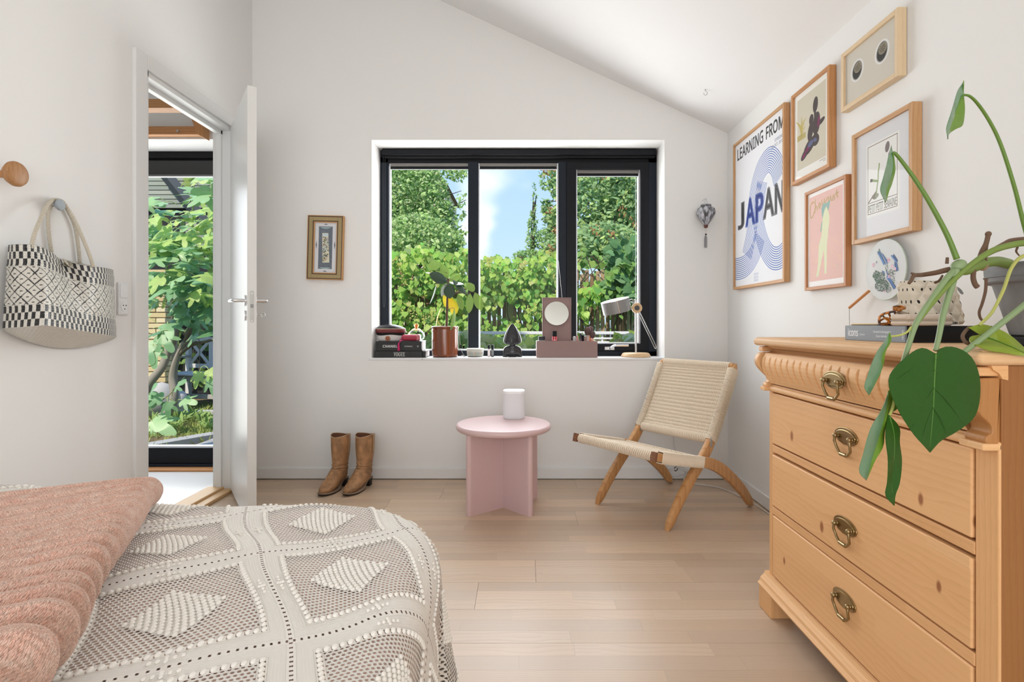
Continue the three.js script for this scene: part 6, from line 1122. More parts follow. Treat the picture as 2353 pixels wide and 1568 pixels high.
  part(t, 'rope_handle', hdl([[71, 572, 0.088], [80, 535, 0.08], [95, 500, 0.065], [107, 474, 0.05], [118, 462, 0.032], [130, 459, 0.022], [143, 463, 0.022], [154, 478, 0.03], [172, 508, 0.05], [190, 548, 0.07], [207, 590, 0.085], [214, 614, 0.088]]), rope);
  part(t, 'rope_handle', hdl([[118, 580, 0.012], [113, 545, 0.012], [110, 505, 0.012], [113, 482, 0.012], [122, 467, 0.012], [134, 461, 0.011], [147, 468, 0.012], [158, 488, 0.012], [172, 520, 0.012], [179, 560, 0.012], [184, 606, 0.012]]), rope);
  part(t, 'knot', merge([xf(sphere(0.011, 14, 10), pz(156, 606, 0.06).toArray(), [0, 0, 0], [1, 0.8, 1.2]), sweep([pz(146, 597, 0.05), pz(152, 604, 0.066), pz(160, 611, 0.06), pz(167, 608, 0.05)], 0.0035, { n: 16, sides: 7 })]), rope, 'rope knot closing the rim');
}

// ================= things on the window sill =================
const SY = WY0 + 0.001;                                     // top of the sill board
const sx = (px, Z) => (px - CX) / F * Z;
{
  // two large books; the spine faces the room
  const bookOf = (name, label, x0, x1, y0, y1, zf, d, coverM, spine, rnd0 = 0.004) => {
    const w = x1 - x0, h = y1 - y0, t = thing(name, label, 'book', [(x0 + x1) / 2, y0, -zf], 0, 'books on the window sill'), ct = 0.003;
    part(t, 'cover', merge([boxAt(-w / 2, w / 2, 0, ct, -d, 0, 0.001), boxAt(-w / 2, w / 2, h - ct, h, -d, 0, 0.001), boxAt(-w / 2, w / 2, 0.0005, h - 0.0005, -0.004, 0.0015, 0.0015)]), coverM);
    part(t, 'pages', boxAt(-w / 2 + 0.004, w / 2 - 0.003, ct, h - ct, -d + 0.003, -0.004, 0), mat(new THREE.Color(0.72, 0.72, 0.72), 0.9));
    part(t, 'spine_lettering', new THREE.PlaneGeometry(w - 0.003, h - 0.003).translate(0, h / 2, 0.0019), mat(0xffffff, 0.45, { map: spine }));
    return t;
  };
  const Z = 3.43;
  const sp2 = canvasTex(1024, 140, (g, w, h) => { paper(g, w, h, '#0d0d0e'); g.fillStyle = '#c9c8c4'; g.save(); fit(g, 'VOGUE', 388, 22, 226, 92, 'bold 100px serif'); g.restore(); g.fillStyle = '#3c3c3e'; fit(g, 'PHOTOGRAPHS', 22, 40, 74, 14); fit(g, '1892', 22, 70, 40, 14); g.fillRect(926, 46, 10, 24); });
  bookOf('book', 'thinner black book with a white serif title on its spine, lower of two stacked', sx(860, Z), sx(978, Z), SY, SY + 0.0415, Z, 0.165, mat(new THREE.Color(0.006, 0.006, 0.007), 0.45), sp2);
  const sp1 = canvasTex(1024, 220, (g, w, h) => { paper(g, w, h, '#070708'); g.fillStyle = '#cfcfcd'; fit(g, 'CHANEL', 152, 84, 330, 60, 'bold 100px sans-serif', 2); g.fillStyle = '#b5b5b3'; fit(g, 'CATWALK', 640, 100, 184, 32, 'bold 100px sans-serif'); g.strokeStyle = '#b5b5b3'; g.lineWidth = 6; g.beginPath(); g.ellipse(944, 116, 14, 18, 0.5, 0, 7); g.stroke(); g.fillRect(938, 104, 8, 26); });
  bookOf('book', 'thick black book with white sans-serif lettering on its spine, upper of two stacked', sx(863.5, Z + 0.005), sx(969, Z + 0.005), SY + 0.0418, SY + 0.1035, Z + 0.004, 0.16, mat(new THREE.Color(0.004, 0.004, 0.005), 0.35), sp1);
  const rb = thing('bookmark_ribbon', 'thin black ribbon hanging from the right end of the two stacked books', 'ribbon', [0, 0, 0]);
  part(rb, 'ribbon', sweep([V(sx(967, Z), SY + 0.06, -Z + 0.003), V(sx(970, Z), SY + 0.043, -Z + 0.006), V(sx(971, Z), SY + 0.02, -Z + 0.0055), V(sx(971.5, Z), SY + 0.002, -Z + 0.0045), V(sx(971.5, Z), SY - 0.012, -ZB + 0.012)], 0.0022, { n: 20, sides: 6, flat: 0.35, up: V(0, 0, 1) }), M.blackMatt);
}
const BT = SY + 0.1038;                                      // top of the book stack
{
  // peaked cap: white band with a red badge, dark red and black above
  const Z = 3.515, x = sx(898, Z), t = thing('peaked_cap', 'black and dark red cap with a white band and badge on the stacked books', 'cap', [x, BT, -Z]);
  const k = 0.088, sq = (g) => g.scale(1, 1, 0.62);
  part(t, 'band', sq(lathe([[0.082, 0], [k, 0.004], [0.0905, 0.014], [0.089, 0.032], [0.086, 0.040], [0.07, 0.041]], 48)), mat(new THREE.Color(0.62, 0.58, 0.56), 0.7), 'off-white cloth band');
  const wav = lathe([[0.085, 0.034], [0.0895, 0.040], [0.093, 0.050], [0.09, 0.056], [0.08, 0.057]], 48), wp = wav.attributes.position; for (let i = 0; i < wp.count; i++) wp.setY(i, wp.getY(i) + 0.004 * Math.sin(wp.getX(i) * 50 + 1)); wav.computeVertexNormals();
  part(t, 'black_trim', sq(wav), M.blackMatt);
  part(t, 'red_band', sq(lathe([[0.088, 0.050], [0.0945, 0.054], [0.0962, 0.066], [0.0945, 0.075], [0.08, 0.076]], 48)), mat(new THREE.Color(0.15, 0.018, 0.018), 0.5), 'dark red band');
  part(t, 'piping', sq(xf(new THREE.TorusGeometry(0.0945, 0.0018, 8, 56), [0, 0.0765, 0], [Math.PI / 2, 0, 0])), mat(new THREE.Color(0.7, 0.56, 0.42), 0.6), 'cream piping');
  const dome = lathe([[0.0945, 0.077], [0.092, 0.083], [0.08, 0.093], [0.06, 0.1], [0.03, 0.1035], [0, 0.104]], 48), dp = dome.attributes.position; for (let i = 0; i < dp.count; i++) { const xx = dp.getX(i); if (xx > 0.03) dp.setY(i, dp.getY(i) - 0.2 * (xx - 0.03) * ((dp.getY(i) - 0.077) / 0.027)); } dome.computeVertexNormals();
  part(t, 'crown', sq(dome), mat(new THREE.Color(0.008, 0.007, 0.008), 0.4));
  part(t, 'peak', xf(extrude((() => { const s = new THREE.Shape(); s.absellipse(0, 0, 0.03, 0.024, -1.2, 1.2); return s; })(), 0.004, 0.001), [0.075, 0.058, 0.0], [-Math.PI / 2, 0.2, 0]), mat(new THREE.Color(0.25, 0.04, 0.035), 0.35));
  part(t, 'badge', xf(cyl(0.0165, 0.0165, 0.004, 28), [-0.006, 0.016, 0.057], [Math.PI / 2 - 0.1, 0, 0]), mat(new THREE.Color(0.22, 0.03, 0.015), 0.4), 'round red badge');
  part(t, 'badge_emblem', merge([xf(new THREE.TorusGeometry(0.013, 0.0012, 6, 24), [-0.006, 0.016, 0.0595]), xf(new THREE.OctahedronGeometry(0.0045), [-0.006, 0.017, 0.0592])]), mat(new THREE.Color(0.75, 0.48, 0.16), 0.4, { metalness: 0.5 }));
}
{
  // red zip case with a tassel
  const Z = 3.475, x = sx(944.5, Z), t = thing('pink_case', 'small raspberry red zip case with a pink tassel, lying on the stacked books', 'case', [x, BT, -Z]);
  const red = mat(new THREE.Color(0.42, 0.035, 0.07), 0.45);
  part(t, 'body', xf(box(0.117, 0.041, 0.06, 0.0195, 5), [0, 0.0207, 0]), red);
  part(t, 'end_piece', xf(box(0.026, 0.0425, 0.0615, 0.0195, 5), [0.0475, 0.0213, 0]), mat(new THREE.Color(0.55, 0.16, 0.18), 0.35));
  part(t, 'zip', xf(boxAt(-0.05, 0.045, -0.0012, 0.0012, -0.0005, 0.001, 0), [0, 0.022, 0.0305]), mat(new THREE.Color(0.2, 0.02, 0.04), 0.5));
  const px = sx(917.5, 3.43) - x, tz = Z - 3.422; seed(12);
  const strands = []; for (let i = 0; i < 30; i++) { const a = rr(-0.007, 0.007); strands.push(sweep([V(px + 0.008, -0.004, tz - 0.004), V(px + a * 0.4, -0.012, tz + 0.004), V(px + a + rr(-0.002, 0.002), -rr(0.052, 0.062), tz + rr(-0.001, 0.003))], 0.0013, { n: 6, sides: 4 })); }
  const tm = mat(new THREE.Color(0.62, 0.02, 0.16), 0.7);
  part(t, 'tassel', merge(strands), tm, 'pink tassel', 'stuff'); part(t, 'tassel_cord', sweep([V(-0.055, 0.018, 0.022), V(-0.064, 0.004, 0.03), V(px + 0.02, 0.003, tz - 0.02), V(px + 0.008, 0.001, tz - 0.003), V(px + 0.006, -0.006, tz + 0.002)], 0.0025, { n: 24, sides: 7 }), tm);
}
{
  // glass jar with a gilt pineapple-leaf lid
  const Z = 3.56, x = sx(957, Z), t = thing('pineapple_jar', 'clear glass jar with a gilt pineapple-leaf lid behind the red zip case', 'jar', [x, BT, -Z]);
  const gl = phys(new THREE.Color(0.9, 0.98, 0.94), 0.03, { transmission: 1, thickness: 0, ior: 1.45 }), gold = mat(new THREE.Color(0.78, 0.42, 0.2), 0.28, { metalness: 1 });
  part(t, 'bowl', lathe([[0, 0.002], [0.03, 0.002], [0.047, 0.012], [0.053, 0.03], [0.05, 0.046], [0.04, 0.06], [0.03, 0.066]], 40), gl);
  part(t, 'lid', lathe([[0.032, 0.066], [0.03, 0.071], [0.018, 0.078], [0, 0.08]], 30), gold, 'gilt lid');
  const lv = []; for (let r = 0; r < 3; r++) for (let i = 0; i < 8; i++) { const g = leafGeo(0.032 - r * 0.004, [0.16, 0.2, 0.12, 0.01], { bend: 0.5, fold: 0.5, n: 4 }); lv.push(xf(xf(g, [0, 0, 0], [0.95 - r * 0.42, 0, 0]), [0, 0.074 + r * 0.006, 0], [0, (i + r * 0.5) / 8 * 6.283, 0])); }
  part(t, 'leaf_crown', merge(lv), gold, 'gilt leaf crown');
}
{
  // rubber plant in a brown glazed pot
  const Z = 3.512, x = sx(1022.5, Z), k = Z / F, t = thing('rubber_plant', 'rubber plant with broad dark leaves in a brown glazed pot on the window sill', 'potted plant', [x, SY, -Z]);
  const glaze = dataTex(256, 256, (u, v) => { const n = fbm(u * 10, v * 3, 4, 4, 10), s = fbm(u * 26, v * 2, 8, 2, 26), q = 0.6 + 0.5 * n + 0.25 * (s - 0.5); return [0.56 * q, 0.27 * q, 0.10 * q]; }, { srgb: true });
  const pot = phys(0xffffff, 0.22, { map: rep(glaze, 2, 1), clearcoat: 0.6, clearcoatRoughness: 0.08 });
  const ph = 0.195;
  part(t, 'pot', lathe([[0, 0.002], [0.074, 0.002], [0.08, 0.006], [0.083, 0.02], [0.0835, 0.16], [0.0845, 0.172], [0.082, 0.177], [0.0845, 0.182], [0.086, 0.19], [0.085, ph], [0.079, ph], [0.077, 0.185], [0.076, 0.175], [0, 0.172]], 56), pot, 'brown glazed pot');
  part(t, 'pot_rim', xf(new THREE.TorusGeometry(0.082, 0.0028, 8, 56), [0, ph, 0], [Math.PI / 2, 0, 0]), mat(new THREE.Color(0.6, 0.52, 0.44), 0.3), 'pale rim');
  part(t, 'soil', xf(cyl(0.0775, 0.0775, 0.01, 30), [0, 0.172, 0]), mat(new THREE.Color(0.05, 0.035, 0.025), 1));
  const L = (px, py, dz = 0) => at(px, py, Z - dz).sub(V(x, SY, -Z));
  const stemM = mat(new THREE.Color(0.10, 0.04, 0.022), 0.6);
  part(t, 'stem', sweep([L(1026, 757), L(1027, 720), L(1028, 680), L(1029, 655), L(1031, 640)], (u) => lerp(0.0085, 0.0045, u), { n: 24, sides: 10 }), stemM);
  part(t, 'stem', sweep([L(1027, 668), L(1046, 673, 0.0), L(1062, 670, 0.01), L(1072, 664, 0.02)], 0.0032, { n: 12, sides: 7 }), stemM);
  const dark = phys(new THREE.Color(0.022, 0.06, 0.03), 0.3, { clearcoat: 0.35, clearcoatRoughness: 0.2 }), under = phys(new THREE.Color(0.22, 0.36, 0.07), 0.5, { transmission: 0.4, thickness: 0 }), yellow = phys(new THREE.Color(0.72, 0.56, 0.03), 0.5, { transmission: 0.45, thickness: 0 }), rimM = mat(new THREE.Color(0.3, 0.4, 0.16), 0.5), pale = phys(new THREE.Color(0.3, 0.36, 0.3), 0.3, { clearcoat: 0.3 });
  // base, tip, half width in pixels, depth offsets of base and tip, where the upper side turns, material
  const leaf = (b, tp, w, db, dt, face, m, cur = 0.12) => {
    const B = L(b[0], b[1], db), T = L(tp[0], tp[1], dt), d = T.clone().sub(B), len = d.length(), g = leafGeo(1, [0.03, 0.55, 0.85, 1, 1, 0.9, 0.62, 0.08].map((q) => q * w * k / len), { bend: cur, fold: 0.16, n: 12 });
    g.applyMatrix4(new THREE.Matrix4().compose(B, orient(d, V(...face)), V(len, len, len)));
    const o = part(t, 'leaf', g, m);
    const S = L(1028.5, Math.min(b[1] + 6, 745), 0); part(o, 'leaf_stalk', sweep([S, S.clone().lerp(B, 0.6).add(V(0, 0.006, 0)), B], 0.0017, { n: 8, sides: 6 }), stemM);
  };
  leaf([1001, 622], [994, 597], 15, 0.01, -0.02, [0.1, 0.1, 1], under, 0.1);
  leaf([1029, 640], [1016, 606], 10, 0.0, 0.01, [0.6, 0, 1], under, 0.1);
  leaf([1028, 648], [991, 628], 13, 0.01, 0.09, [-0.2, 0.4, 1], dark, 0.15);
  leaf([1000, 630], [978, 624], 4, 0.0, 0.02, [0, 1, 0.4], pale);
  leaf([1031, 646], [1060, 628], 10, -0.02, -0.06, [0.1, 0.2, 1], under);
  leaf([1030, 640], [1058, 624], 6, -0.03, -0.09, [0, 1, 0.3], pale);
  leaf([1020, 640], [1012, 634], 10, -0.03, -0.05, [0, 0.2, 1], under);
  leaf([1031, 652], [1033, 681], 13, 0.03, 0.10, [0, 0.4, 1], dark, 0.2);
  leaf([1032, 648], [1064, 650], 8, 0.0, 0.07, [0, 1, 0.6], dark, 0.1);
  leaf([1040, 643], [1072, 672], 8, 0.03, 0.1, [0.2, 0.8, 0.8], dark, 0.15);
  leaf([1072, 664], [1090, 654], 13, 0.02, 0.0, [0, 0.3, 1], under, 0.1);
  leaf([1026, 652], [1012, 682], 8, 0.0, -0.04, [-0.4, 0, 1], pale, 0.1);
  leaf([1024, 662], [1021, 706], 7, -0.03, -0.03, [-0.3, 0, 1], yellow, 0.1);
  leaf([1030, 682], [1050, 718], 11, -0.02, 0.0, [0.1, 0.3, 1], yellow, 0.2);
  leaf([1032, 680], [1046, 728], 7, -0.05, -0.05, [0.2, 0, 1], yellow);
  leaf([1052, 676], [1064, 712], 8, 0.02, 0.03, [0.3, 0.1, 1], under, 0.15);
  leaf([1080, 674], [1077, 720], 9, 0.02, 0.02, [0, 0.1, 1], under, 0.1);
  leaf([1091, 672], [1108, 713], 11, 0.03, 0.03, [0.3, 0.1, 1], under, 0.15);
  leaf([1047, 672], [1044, 688], 8, 0.0, -0.03, [0, 0, 1], dark);
  leaf([1003, 652], [994, 700], 3.5, -0.02, -0.03, [-0.8, 0.2, 0.6], pale, -0.15);
  leaf([1015, 706], [987, 750], 5, 0.03, 0.05, [-0.7, 0.5, 0.4], yellow, 0.35);
  leaf([1044, 708], [1047, 768], 6, 0.06, 0.09, [0.7, 0.4, 0.5], under, 0.3);
  leaf([1046, 670], [1048, 700], 5, -0.05, -0.05, [0.3, 0, 1], under);
  part(t, 'dry_leaf', sweep([L(1008, 755, 0.05), L(995, 753, 0.07), L(984, 762, 0.085), L(979, 776, 0.085)], (u) => 0.0012 + 0.0022 * Math.sin(u * 3.1), { n: 18, sides: 6 }), mat(new THREE.Color(0.12, 0.06, 0.04), 0.7), 'withered hanging leaf');
}
{
  // small switch cable hanging beside the pot
  const Z = 3.56, t = thing('thin_cable', 'thin cable with a small black switch hanging between the pot and the round box', 'cable', [0, 0, 0]);
  part(t, 'wire', sweep([at(1055.5, 765, Z), at(1057, 790, Z), at(1059, 800, Z), at(1062, 810, Z - 0.01), at(1068, 819, Z - 0.03)].map((p) => (p.y = Math.max(p.y, SY + 0.0015), p)), 0.0012, { n: 20, sides: 6 }), M.steel);
  part(t, 'switch', xf(box(0.009, 0.024, 0.008, 0.003), at(1059, 796.5, Z).toArray()), M.blackMatt);
  part(t, 'plug', sweep([V(sx(1061, 3.53), SY + 0.008, -3.535), V(sx(1068, 3.52), SY + 0.003, -3.515)], 0.0032, { straight: true, sides: 8 }), M.grey);
}
{
  // round painted box with lid
  const Z = 3.53, x = sx(1092, Z), t = thing('round_box', 'small round lidded cream box with a zigzag pattern, right of the brown pot', 'box', [x, SY, -Z]);
  seed(5); const pt = canvasTex(512, 128, (g, w, h) => { paper(g, w, h, '#c9c6ba'); for (let i = 0; i < 16; i++) { const X = i * 32; g.lineWidth = 5; g.strokeStyle = ['#9a5b4a', '#6d8a6a', '#7a7f92', '#b59a6a'][i % 4]; g.beginPath(); g.moveTo(X, 96); g.lineTo(X + 16, 34); g.lineTo(X + 32, 96); g.stroke(); g.strokeStyle = '#7d8a84'; g.beginPath(); g.moveTo(X, 34); g.lineTo(X + 16, 96); g.lineTo(X + 32, 34); g.stroke(); } g.fillStyle = '#8d8f88'; g.fillRect(0, 16, w, 7); g.fillRect(0, 108, w, 7); }, true, true);
  part(t, 'body', lathe([[0, 0.001], [0.045, 0.001], [0.051, 0.006], [0.0545, 0.02], [0.0545, 0.04], [0.053, 0.043]], 48), mat(0xffffff, 0.5, { map: rep(pt, 2, 1) }), 'patterned body');
  part(t, 'lid', lathe([[0.0535, 0.043], [0.0565, 0.045], [0.0565, 0.052], [0.053, 0.0545], [0, 0.0555]], 48), mat(new THREE.Color(0.66, 0.65, 0.6), 0.4), 'cream lid');
}
function bottle(label, x, z, y, w, h, capH, body, cap, round = false, o = {}) {
  const t = thing('cosmetic_bottle', label, 'bottle', [x, y, -z], 0, o.group);
  const g = (a, b, ww) => (round ? lathe([[0, a], [ww / 2 - 0.001, a], [ww / 2, a + 0.001], [ww / 2, b - 0.001], [ww / 2 - 0.001, b], [0, b]], 28) : boxAt(-ww / 2, ww / 2, a, b, -ww / 2, ww / 2, 0.0015));
  part(t, 'glass', g(0, h - capH, w), body); part(t, 'cap', g(h - capH, h, w * (o.cap ?? 0.86)), cap); return t;
}
{
  const Z = 3.5, clear = phys(new THREE.Color(0.66, 0.56, 0.54), 0.12, { clearcoat: 0.6 });
  bottle('pale pink square nail varnish bottle with a black cap, left of the carved bust', sx(1123.7, Z), Z, SY, 0.017, 0.078, 0.026, clear, M.black);
  bottle('all black square nail varnish bottle, left of the carved bust', sx(1131.8, Z + 0.01), Z + 0.01, SY, 0.019, 0.078, 0.03, phys(new THREE.Color(0.01, 0.01, 0.012), 0.12, { clearcoat: 0.6 }), M.black);
}
{
  // carved black bust with a tall pointed hood
  const Z = 3.515, x = sx(1177.5, Z), t = thing('carved_bust', 'small carved black bust of a woman with a tall pointed head-dress on the window sill', 'sculpture', [x, SY, -Z]);
  const wood = phys(new THREE.Color(0.012, 0.012, 0.015), 0.32, { clearcoat: 0.3, clearcoatRoughness: 0.25 });
  const blend = (list, res, sz, c) => { const mc = new MarchingCubes(res, wood, false, false, 60000); mc.isolation = 0; const f = mc.field; for (let k = 0; k < res; k++) for (let j = 0; j < res; j++) for (let i = 0; i < res; i++) { const p = V(c[0] + (i / res * 2 - 1) * sz, c[1] + (j / res * 2 - 1) * sz, c[2] + (k / res * 2 - 1) * sz); let d = 1e3; for (const [fn, r] of list) { const q = fn(p); const h = clamp(0.5 + 0.5 * (d - q) / r); d = lerp(d, q, h) - r * h * (1 - h); } f[i + j * res + k * res * res] = -d; } mc.update(); const n = mc.count, g = new THREE.BufferGeometry(); g.setAttribute('position', new THREE.BufferAttribute(mc.positionArray.slice(0, n * 3), 3)); g.setAttribute('normal', new THREE.BufferAttribute(mc.normalArray.slice(0, n * 3), 3)); g.scale(sz, sz, sz).translate(...c); g.computeVertexNormals(); return toCreasedNormals(mergeVertices(g.deleteAttribute('normal') && g, 1e-5), 0.9); };
  const ell = (cx, cy, cz, a, b, cc) => (p) => { const X = (p.x - cx) / a, Y = (p.y - cy) / b, W = (p.z - cz) / cc; return (Math.hypot(X, Y, W) - 1) * Math.min(a, b, cc); };
  const cap = (a, b, r0, r1) => (p) => { const ab = b.clone().sub(a), h = clamp(p.clone().sub(a).dot(ab) / ab.lengthSq()); return p.distanceTo(a.clone().addScaledVector(ab, h)) - lerp(r0, r1, h); };
  const body = blend([[ell(0, 0.03, 0, 0.05, 0.034, 0.028), 0.004], [cap(V(-0.044, 0.048, 0), V(-0.05, 0.0, 0.002), 0.014, 0.013), 0.012], [cap(V(0.044, 0.048, 0), V(0.05, 0.0, 0.002), 0.014, 0.013), 0.012], [cap(V(-0.03, 0.056, 0), V(0.03, 0.056, 0), 0.014, 0.014), 0.014], [cap(V(0, 0.05, 0.002), V(0, 0.085, 0.004), 0.019, 0.0175), 0.01], [ell(0, 0.104, 0.010, 0.031, 0.034, 0.032), 0.008], [ell(0, 0.079, 0.032, 0.0105, 0.0065, 0.009), 0.006], [ell(0, 0.088, 0.0415, 0.0105, 0.0032, 0.005), 0.002], [ell(0, 0.0935, 0.0415, 0.009, 0.0028, 0.0045), 0.002], [cap(V(0, 0.122, 0.0395), V(0, 0.102, 0.0465), 0.0035, 0.006), 0.005], [ell(0.013, 0.122, 0.031, 0.0065, 0.003, 0.004), 0.003], [ell(-0.013, 0.122, 0.031, 0.0065, 0.003, 0.004), 0.003]], 64, 0.082, [0, 0.072, 0]);
  body.translate(0, 0, 0); const bp = body.attributes.position; for (let i = 0; i < bp.count; i++) if (bp.getY(i) < 0.0) bp.setY(i, 0);
  part(t, 'head_and_shoulders', body, wood);
  const hp = [[0, 0.085], [0.028, 0.079], [0.046, 0.083], [0.0575, 0.096], [0.058, 0.112], [0.052, 0.136], [0.041, 0.162], [0.026, 0.188], [0.011, 0.206], [0, 0.212]];
  const hood = lathe(hp, 40); hood.scale(1, 1, 0.62); hood.translate(0, 0, -0.003);
  part(t, 'head_dress', hood, wood, 'tall pointed head-dress');
  const edge = (f, r) => sweep(hp.slice(2).map(([r0, y]) => V(r0 * f, y, Math.sqrt(Math.max(0, 1 - f * f)) * r0 * 0.62 - 0.003 + 0.0005)), r, { n: 30, sides: 6 });
  part(t, 'head_dress_fold', edge(-0.72, 0.0028), wood); part(t, 'head_dress_fold', edge(0.72, 0.0028), wood);
  part(t, 'brow_ring', xf(new THREE.TorusGeometry(0.009, 0.002, 8, 22), [0, 0.155, 0.0262], [-0.33, 0, 0]), wood);
}
{
  // mauve vanity tray with a mirror panel
  const Z = 3.43, x0 = sx(1233, Z), x1 = sx(1373, Z), w = x1 - x0, xc = (x0 + x1) / 2, h = 0.104, d = 0.16, y = SY, th = 0.004;
  const mv = mat(new THREE.Color(0.30, 0.195, 0.18), 0.55);
  const t = thing('vanity_box', 'mauve vanity box with an upright panel holding a round mirror on the window sill', 'vanity box', [xc, y, -Z]);
  part(t, 'front', boxAt(-w / 2, w / 2, 0, h, -th, 0, 0.0012), mv); part(t, 'back', boxAt(-w / 2, w / 2, 0, h, -d, -d + th, 0.0012), mv);
  for (const s of [-1, 1]) part(t, 'side', boxAt(s * w / 2, s * (w / 2 - th), 0, h, -d + th, -th, 0.0012), mv);
  part(t, 'floor', boxAt(-w / 2 + th, w / 2 - th, 0, 0.004, -d + th, -th, 0), mv); part(t, 'inner_shelf', boxAt(-w / 2 + th, w / 2 - th, h - 0.028, h - 0.024, -d + th, -th, 0), mv);
  const zp = 3.535, pa = sx(1246.5, zp) - xc, pb = sx(1312, zp) - xc, py = EYE - (684.5 - CY) / F * zp - y;
  part(t, 'mirror_panel', boxAt(pa, pb, h - 0.024, py, -(zp - Z) - 0.012, -(zp - Z), 0.002), mv);
  part(t, 'panel_rim', merge([boxAt(pa - 0.001, pa + 0.003, h, py + 0.001, -(zp - Z) - 0.013, -(zp - Z) + 0.006, 0.001), boxAt(pb - 0.003, pb + 0.001, h, py + 0.001, -(zp - Z) - 0.013, -(zp - Z) + 0.006, 0.001), boxAt(pa, pb, py - 0.003, py + 0.001, -(zp - Z) - 0.013, -(zp - Z) + 0.006, 0.001)]), mv);
  const mx = sx(1278.7, zp) - xc, my = EYE - (720.5 - CY) / F * zp - y, mr = 27.8 * zp / F;
  part(t, 'mirror', xf(cyl(mr, mr, 0.002, 64), [mx, my, -(zp - Z) + 0.0135], [Math.PI / 2 - 0.14, 0, 0]), mat(new THREE.Color(0.5, 0.51, 0.48), 0.03, { metalness: 1 }), 'round mirror');
  part(t, 'mirror_rim', xf(new THREE.TorusGeometry(mr, 0.0012, 6, 64), [mx, my, -(zp - Z) + 0.0137], [-0.14, 0, 0]), mat(new THREE.Color(0.2, 0.13, 0.12), 0.5));
  const B = y + h - 0.0235, Zb = 3.48;
  const glass = phys(new THREE.Color(0.8, 0.84, 0.86), 0.05, { transmission: 0.8, thickness: 0 });
  const jar = thing('cream_jar', 'squat clear glass jar with a dark lid standing in the mauve vanity box', 'jar', [sx(1244.5, Zb), B, -Zb]);
  part(jar, 'glass', lathe([[0, 0.001], [0.022, 0.001], [0.026, 0.006], [0.026, 0.025], [0.021, 0.029]], 32), glass); part(jar, 'lid', lathe([[0.0205, 0.027], [0.0215, 0.03], [0.0215, 0.05], [0.02, 0.0525], [0, 0.053]], 32), mat(new THREE.Color(0.03, 0.034, 0.04), 0.5), 'dark lid');
  const nb = bottle('red nail varnish bottle with a black cap standing in the mauve vanity box', sx(1274.5, Zb), Zb, B, 0.034, 0.086, 0.034, phys(new THREE.Color(0.5, 0.012, 0.03), 0.15, { clearcoat: 0.8 }), M.black, true);
  part(nb, 'label_print', xf(boxAt(-0.009, 0.009, -0.002, 0.002, -0.0005, 0.0005, 0), [0.001, 0.028, 0.0172]), mat(new THREE.Color(0.85, 0.6, 0.6), 0.5));
  const stick = (name, label, px, pt, wpx, m, r2, tip) => { const X = sx(px, Zb), ht = EYE - (pt - CY) / F * Zb - B, r = wpx * Zb / F / 2, s = thing(name, label, 'cosmetic', [X, B, -Zb]); part(s, 'tube', lathe([[0, 0], [r, 0], [r, ht - r * r2], [r * 0.9, ht - r * 0.4 * r2], [r * 0.5, ht], [0, ht]], 20), m); if (tip) part(s, 'cap', lathe([[r * 1.02, ht * 0.55], [r * 1.06, ht * 0.56], [r * 1.06, ht - 0.002], [r * 0.9, ht + 0.001], [0, ht + 0.0015]], 20), tip); return s; };
  stick('lip_balm', 'pale grey rounded lip balm tube in the mauve vanity box, beside the mirror panel', 1319.5, 773, 7, mat(new THREE.Color(0.55, 0.54, 0.53), 0.4), 1);
  stick('lip_gloss', 'slim coral pink lip gloss tube leaning in the mauve vanity box', 1328.5, 771, 4, mat(new THREE.Color(0.62, 0.25, 0.22), 0.4), 0.6).rotation.z = 0.12;
  stick('mascara', 'slim mauve mascara tube with a dark tapering cap in the mauve vanity box', 1334.5, 766.5, 5, mat(new THREE.Color(0.17, 0.11, 0.16), 0.4), 0.6, mat(new THREE.Color(0.03, 0.025, 0.03), 0.4));
  stick('lipstick', 'short black lipstick case in the mauve vanity box, left of the brushes', 1339.5, 770, 5.5, M.black, 0.4);
  stick('lipstick', 'short dusty pink lipstick case in the mauve vanity box, left of the brushes', 1344.5, 773, 6, mat(new THREE.Color(0.42, 0.26, 0.24), 0.4), 0.4);
  const brush = (label, px, Z2, tipx, topy, hw, hm, bm, fer) => { const X = sx(px, Z2), s = thing('make_up_brush', label, 'brush', [X, B, -Z2], 0, 'make-up brushes in the vanity box'); const y1 = EYE - (topy - CY) / F * Z2 - B, dx = (tipx - px) / F * Z2, q = hw / F * Z2, hy = y1 - q * 2.2; part(s, 'handle', sweep([V(0, 0, 0), V(dx * 0.4, hy * 0.6, 0), V(dx * 0.8, hy, 0)], fer, { straight: true, sides: 12 }), hm); const hd = lathe([[0, -0.003], [q * 0.62, 0], [q * 0.95, q * 0.8], [q, q * 1.5], [q * 0.75, q * 2.1], [0, q * 2.35]], 24); part(s, 'bristles', hd.translate(dx * 0.85, hy, 0), bm, 'soft bristles'); };
  const br = mat(new THREE.Color(0.11, 0.065, 0.06), 0.9), br2 = mat(new THREE.Color(0.14, 0.07, 0.075), 0.9);
  brush('large round make-up brush with grey-brown bristles and a pale ferrule', 1350, 3.475, 1350.5, 752.5, 8, mat(new THREE.Color(0.55, 0.42, 0.39), 0.4), br, 0.0085);
  brush('make-up brush with an orange handle behind the other brushes', 1355.5, 3.50, 1357, 751, 6, mat(new THREE.Color(0.6, 0.11, 0.03), 0.4), br2, 0.006);
  brush('make-up brush with a brown head and rose gold handle in the vanity box', 1361.5, 3.47, 1361.5, 762, 6.8, mat(new THREE.Color(0.66, 0.36, 0.28), 0.35, { metalness: 0.5 }), br, 0.008);
}
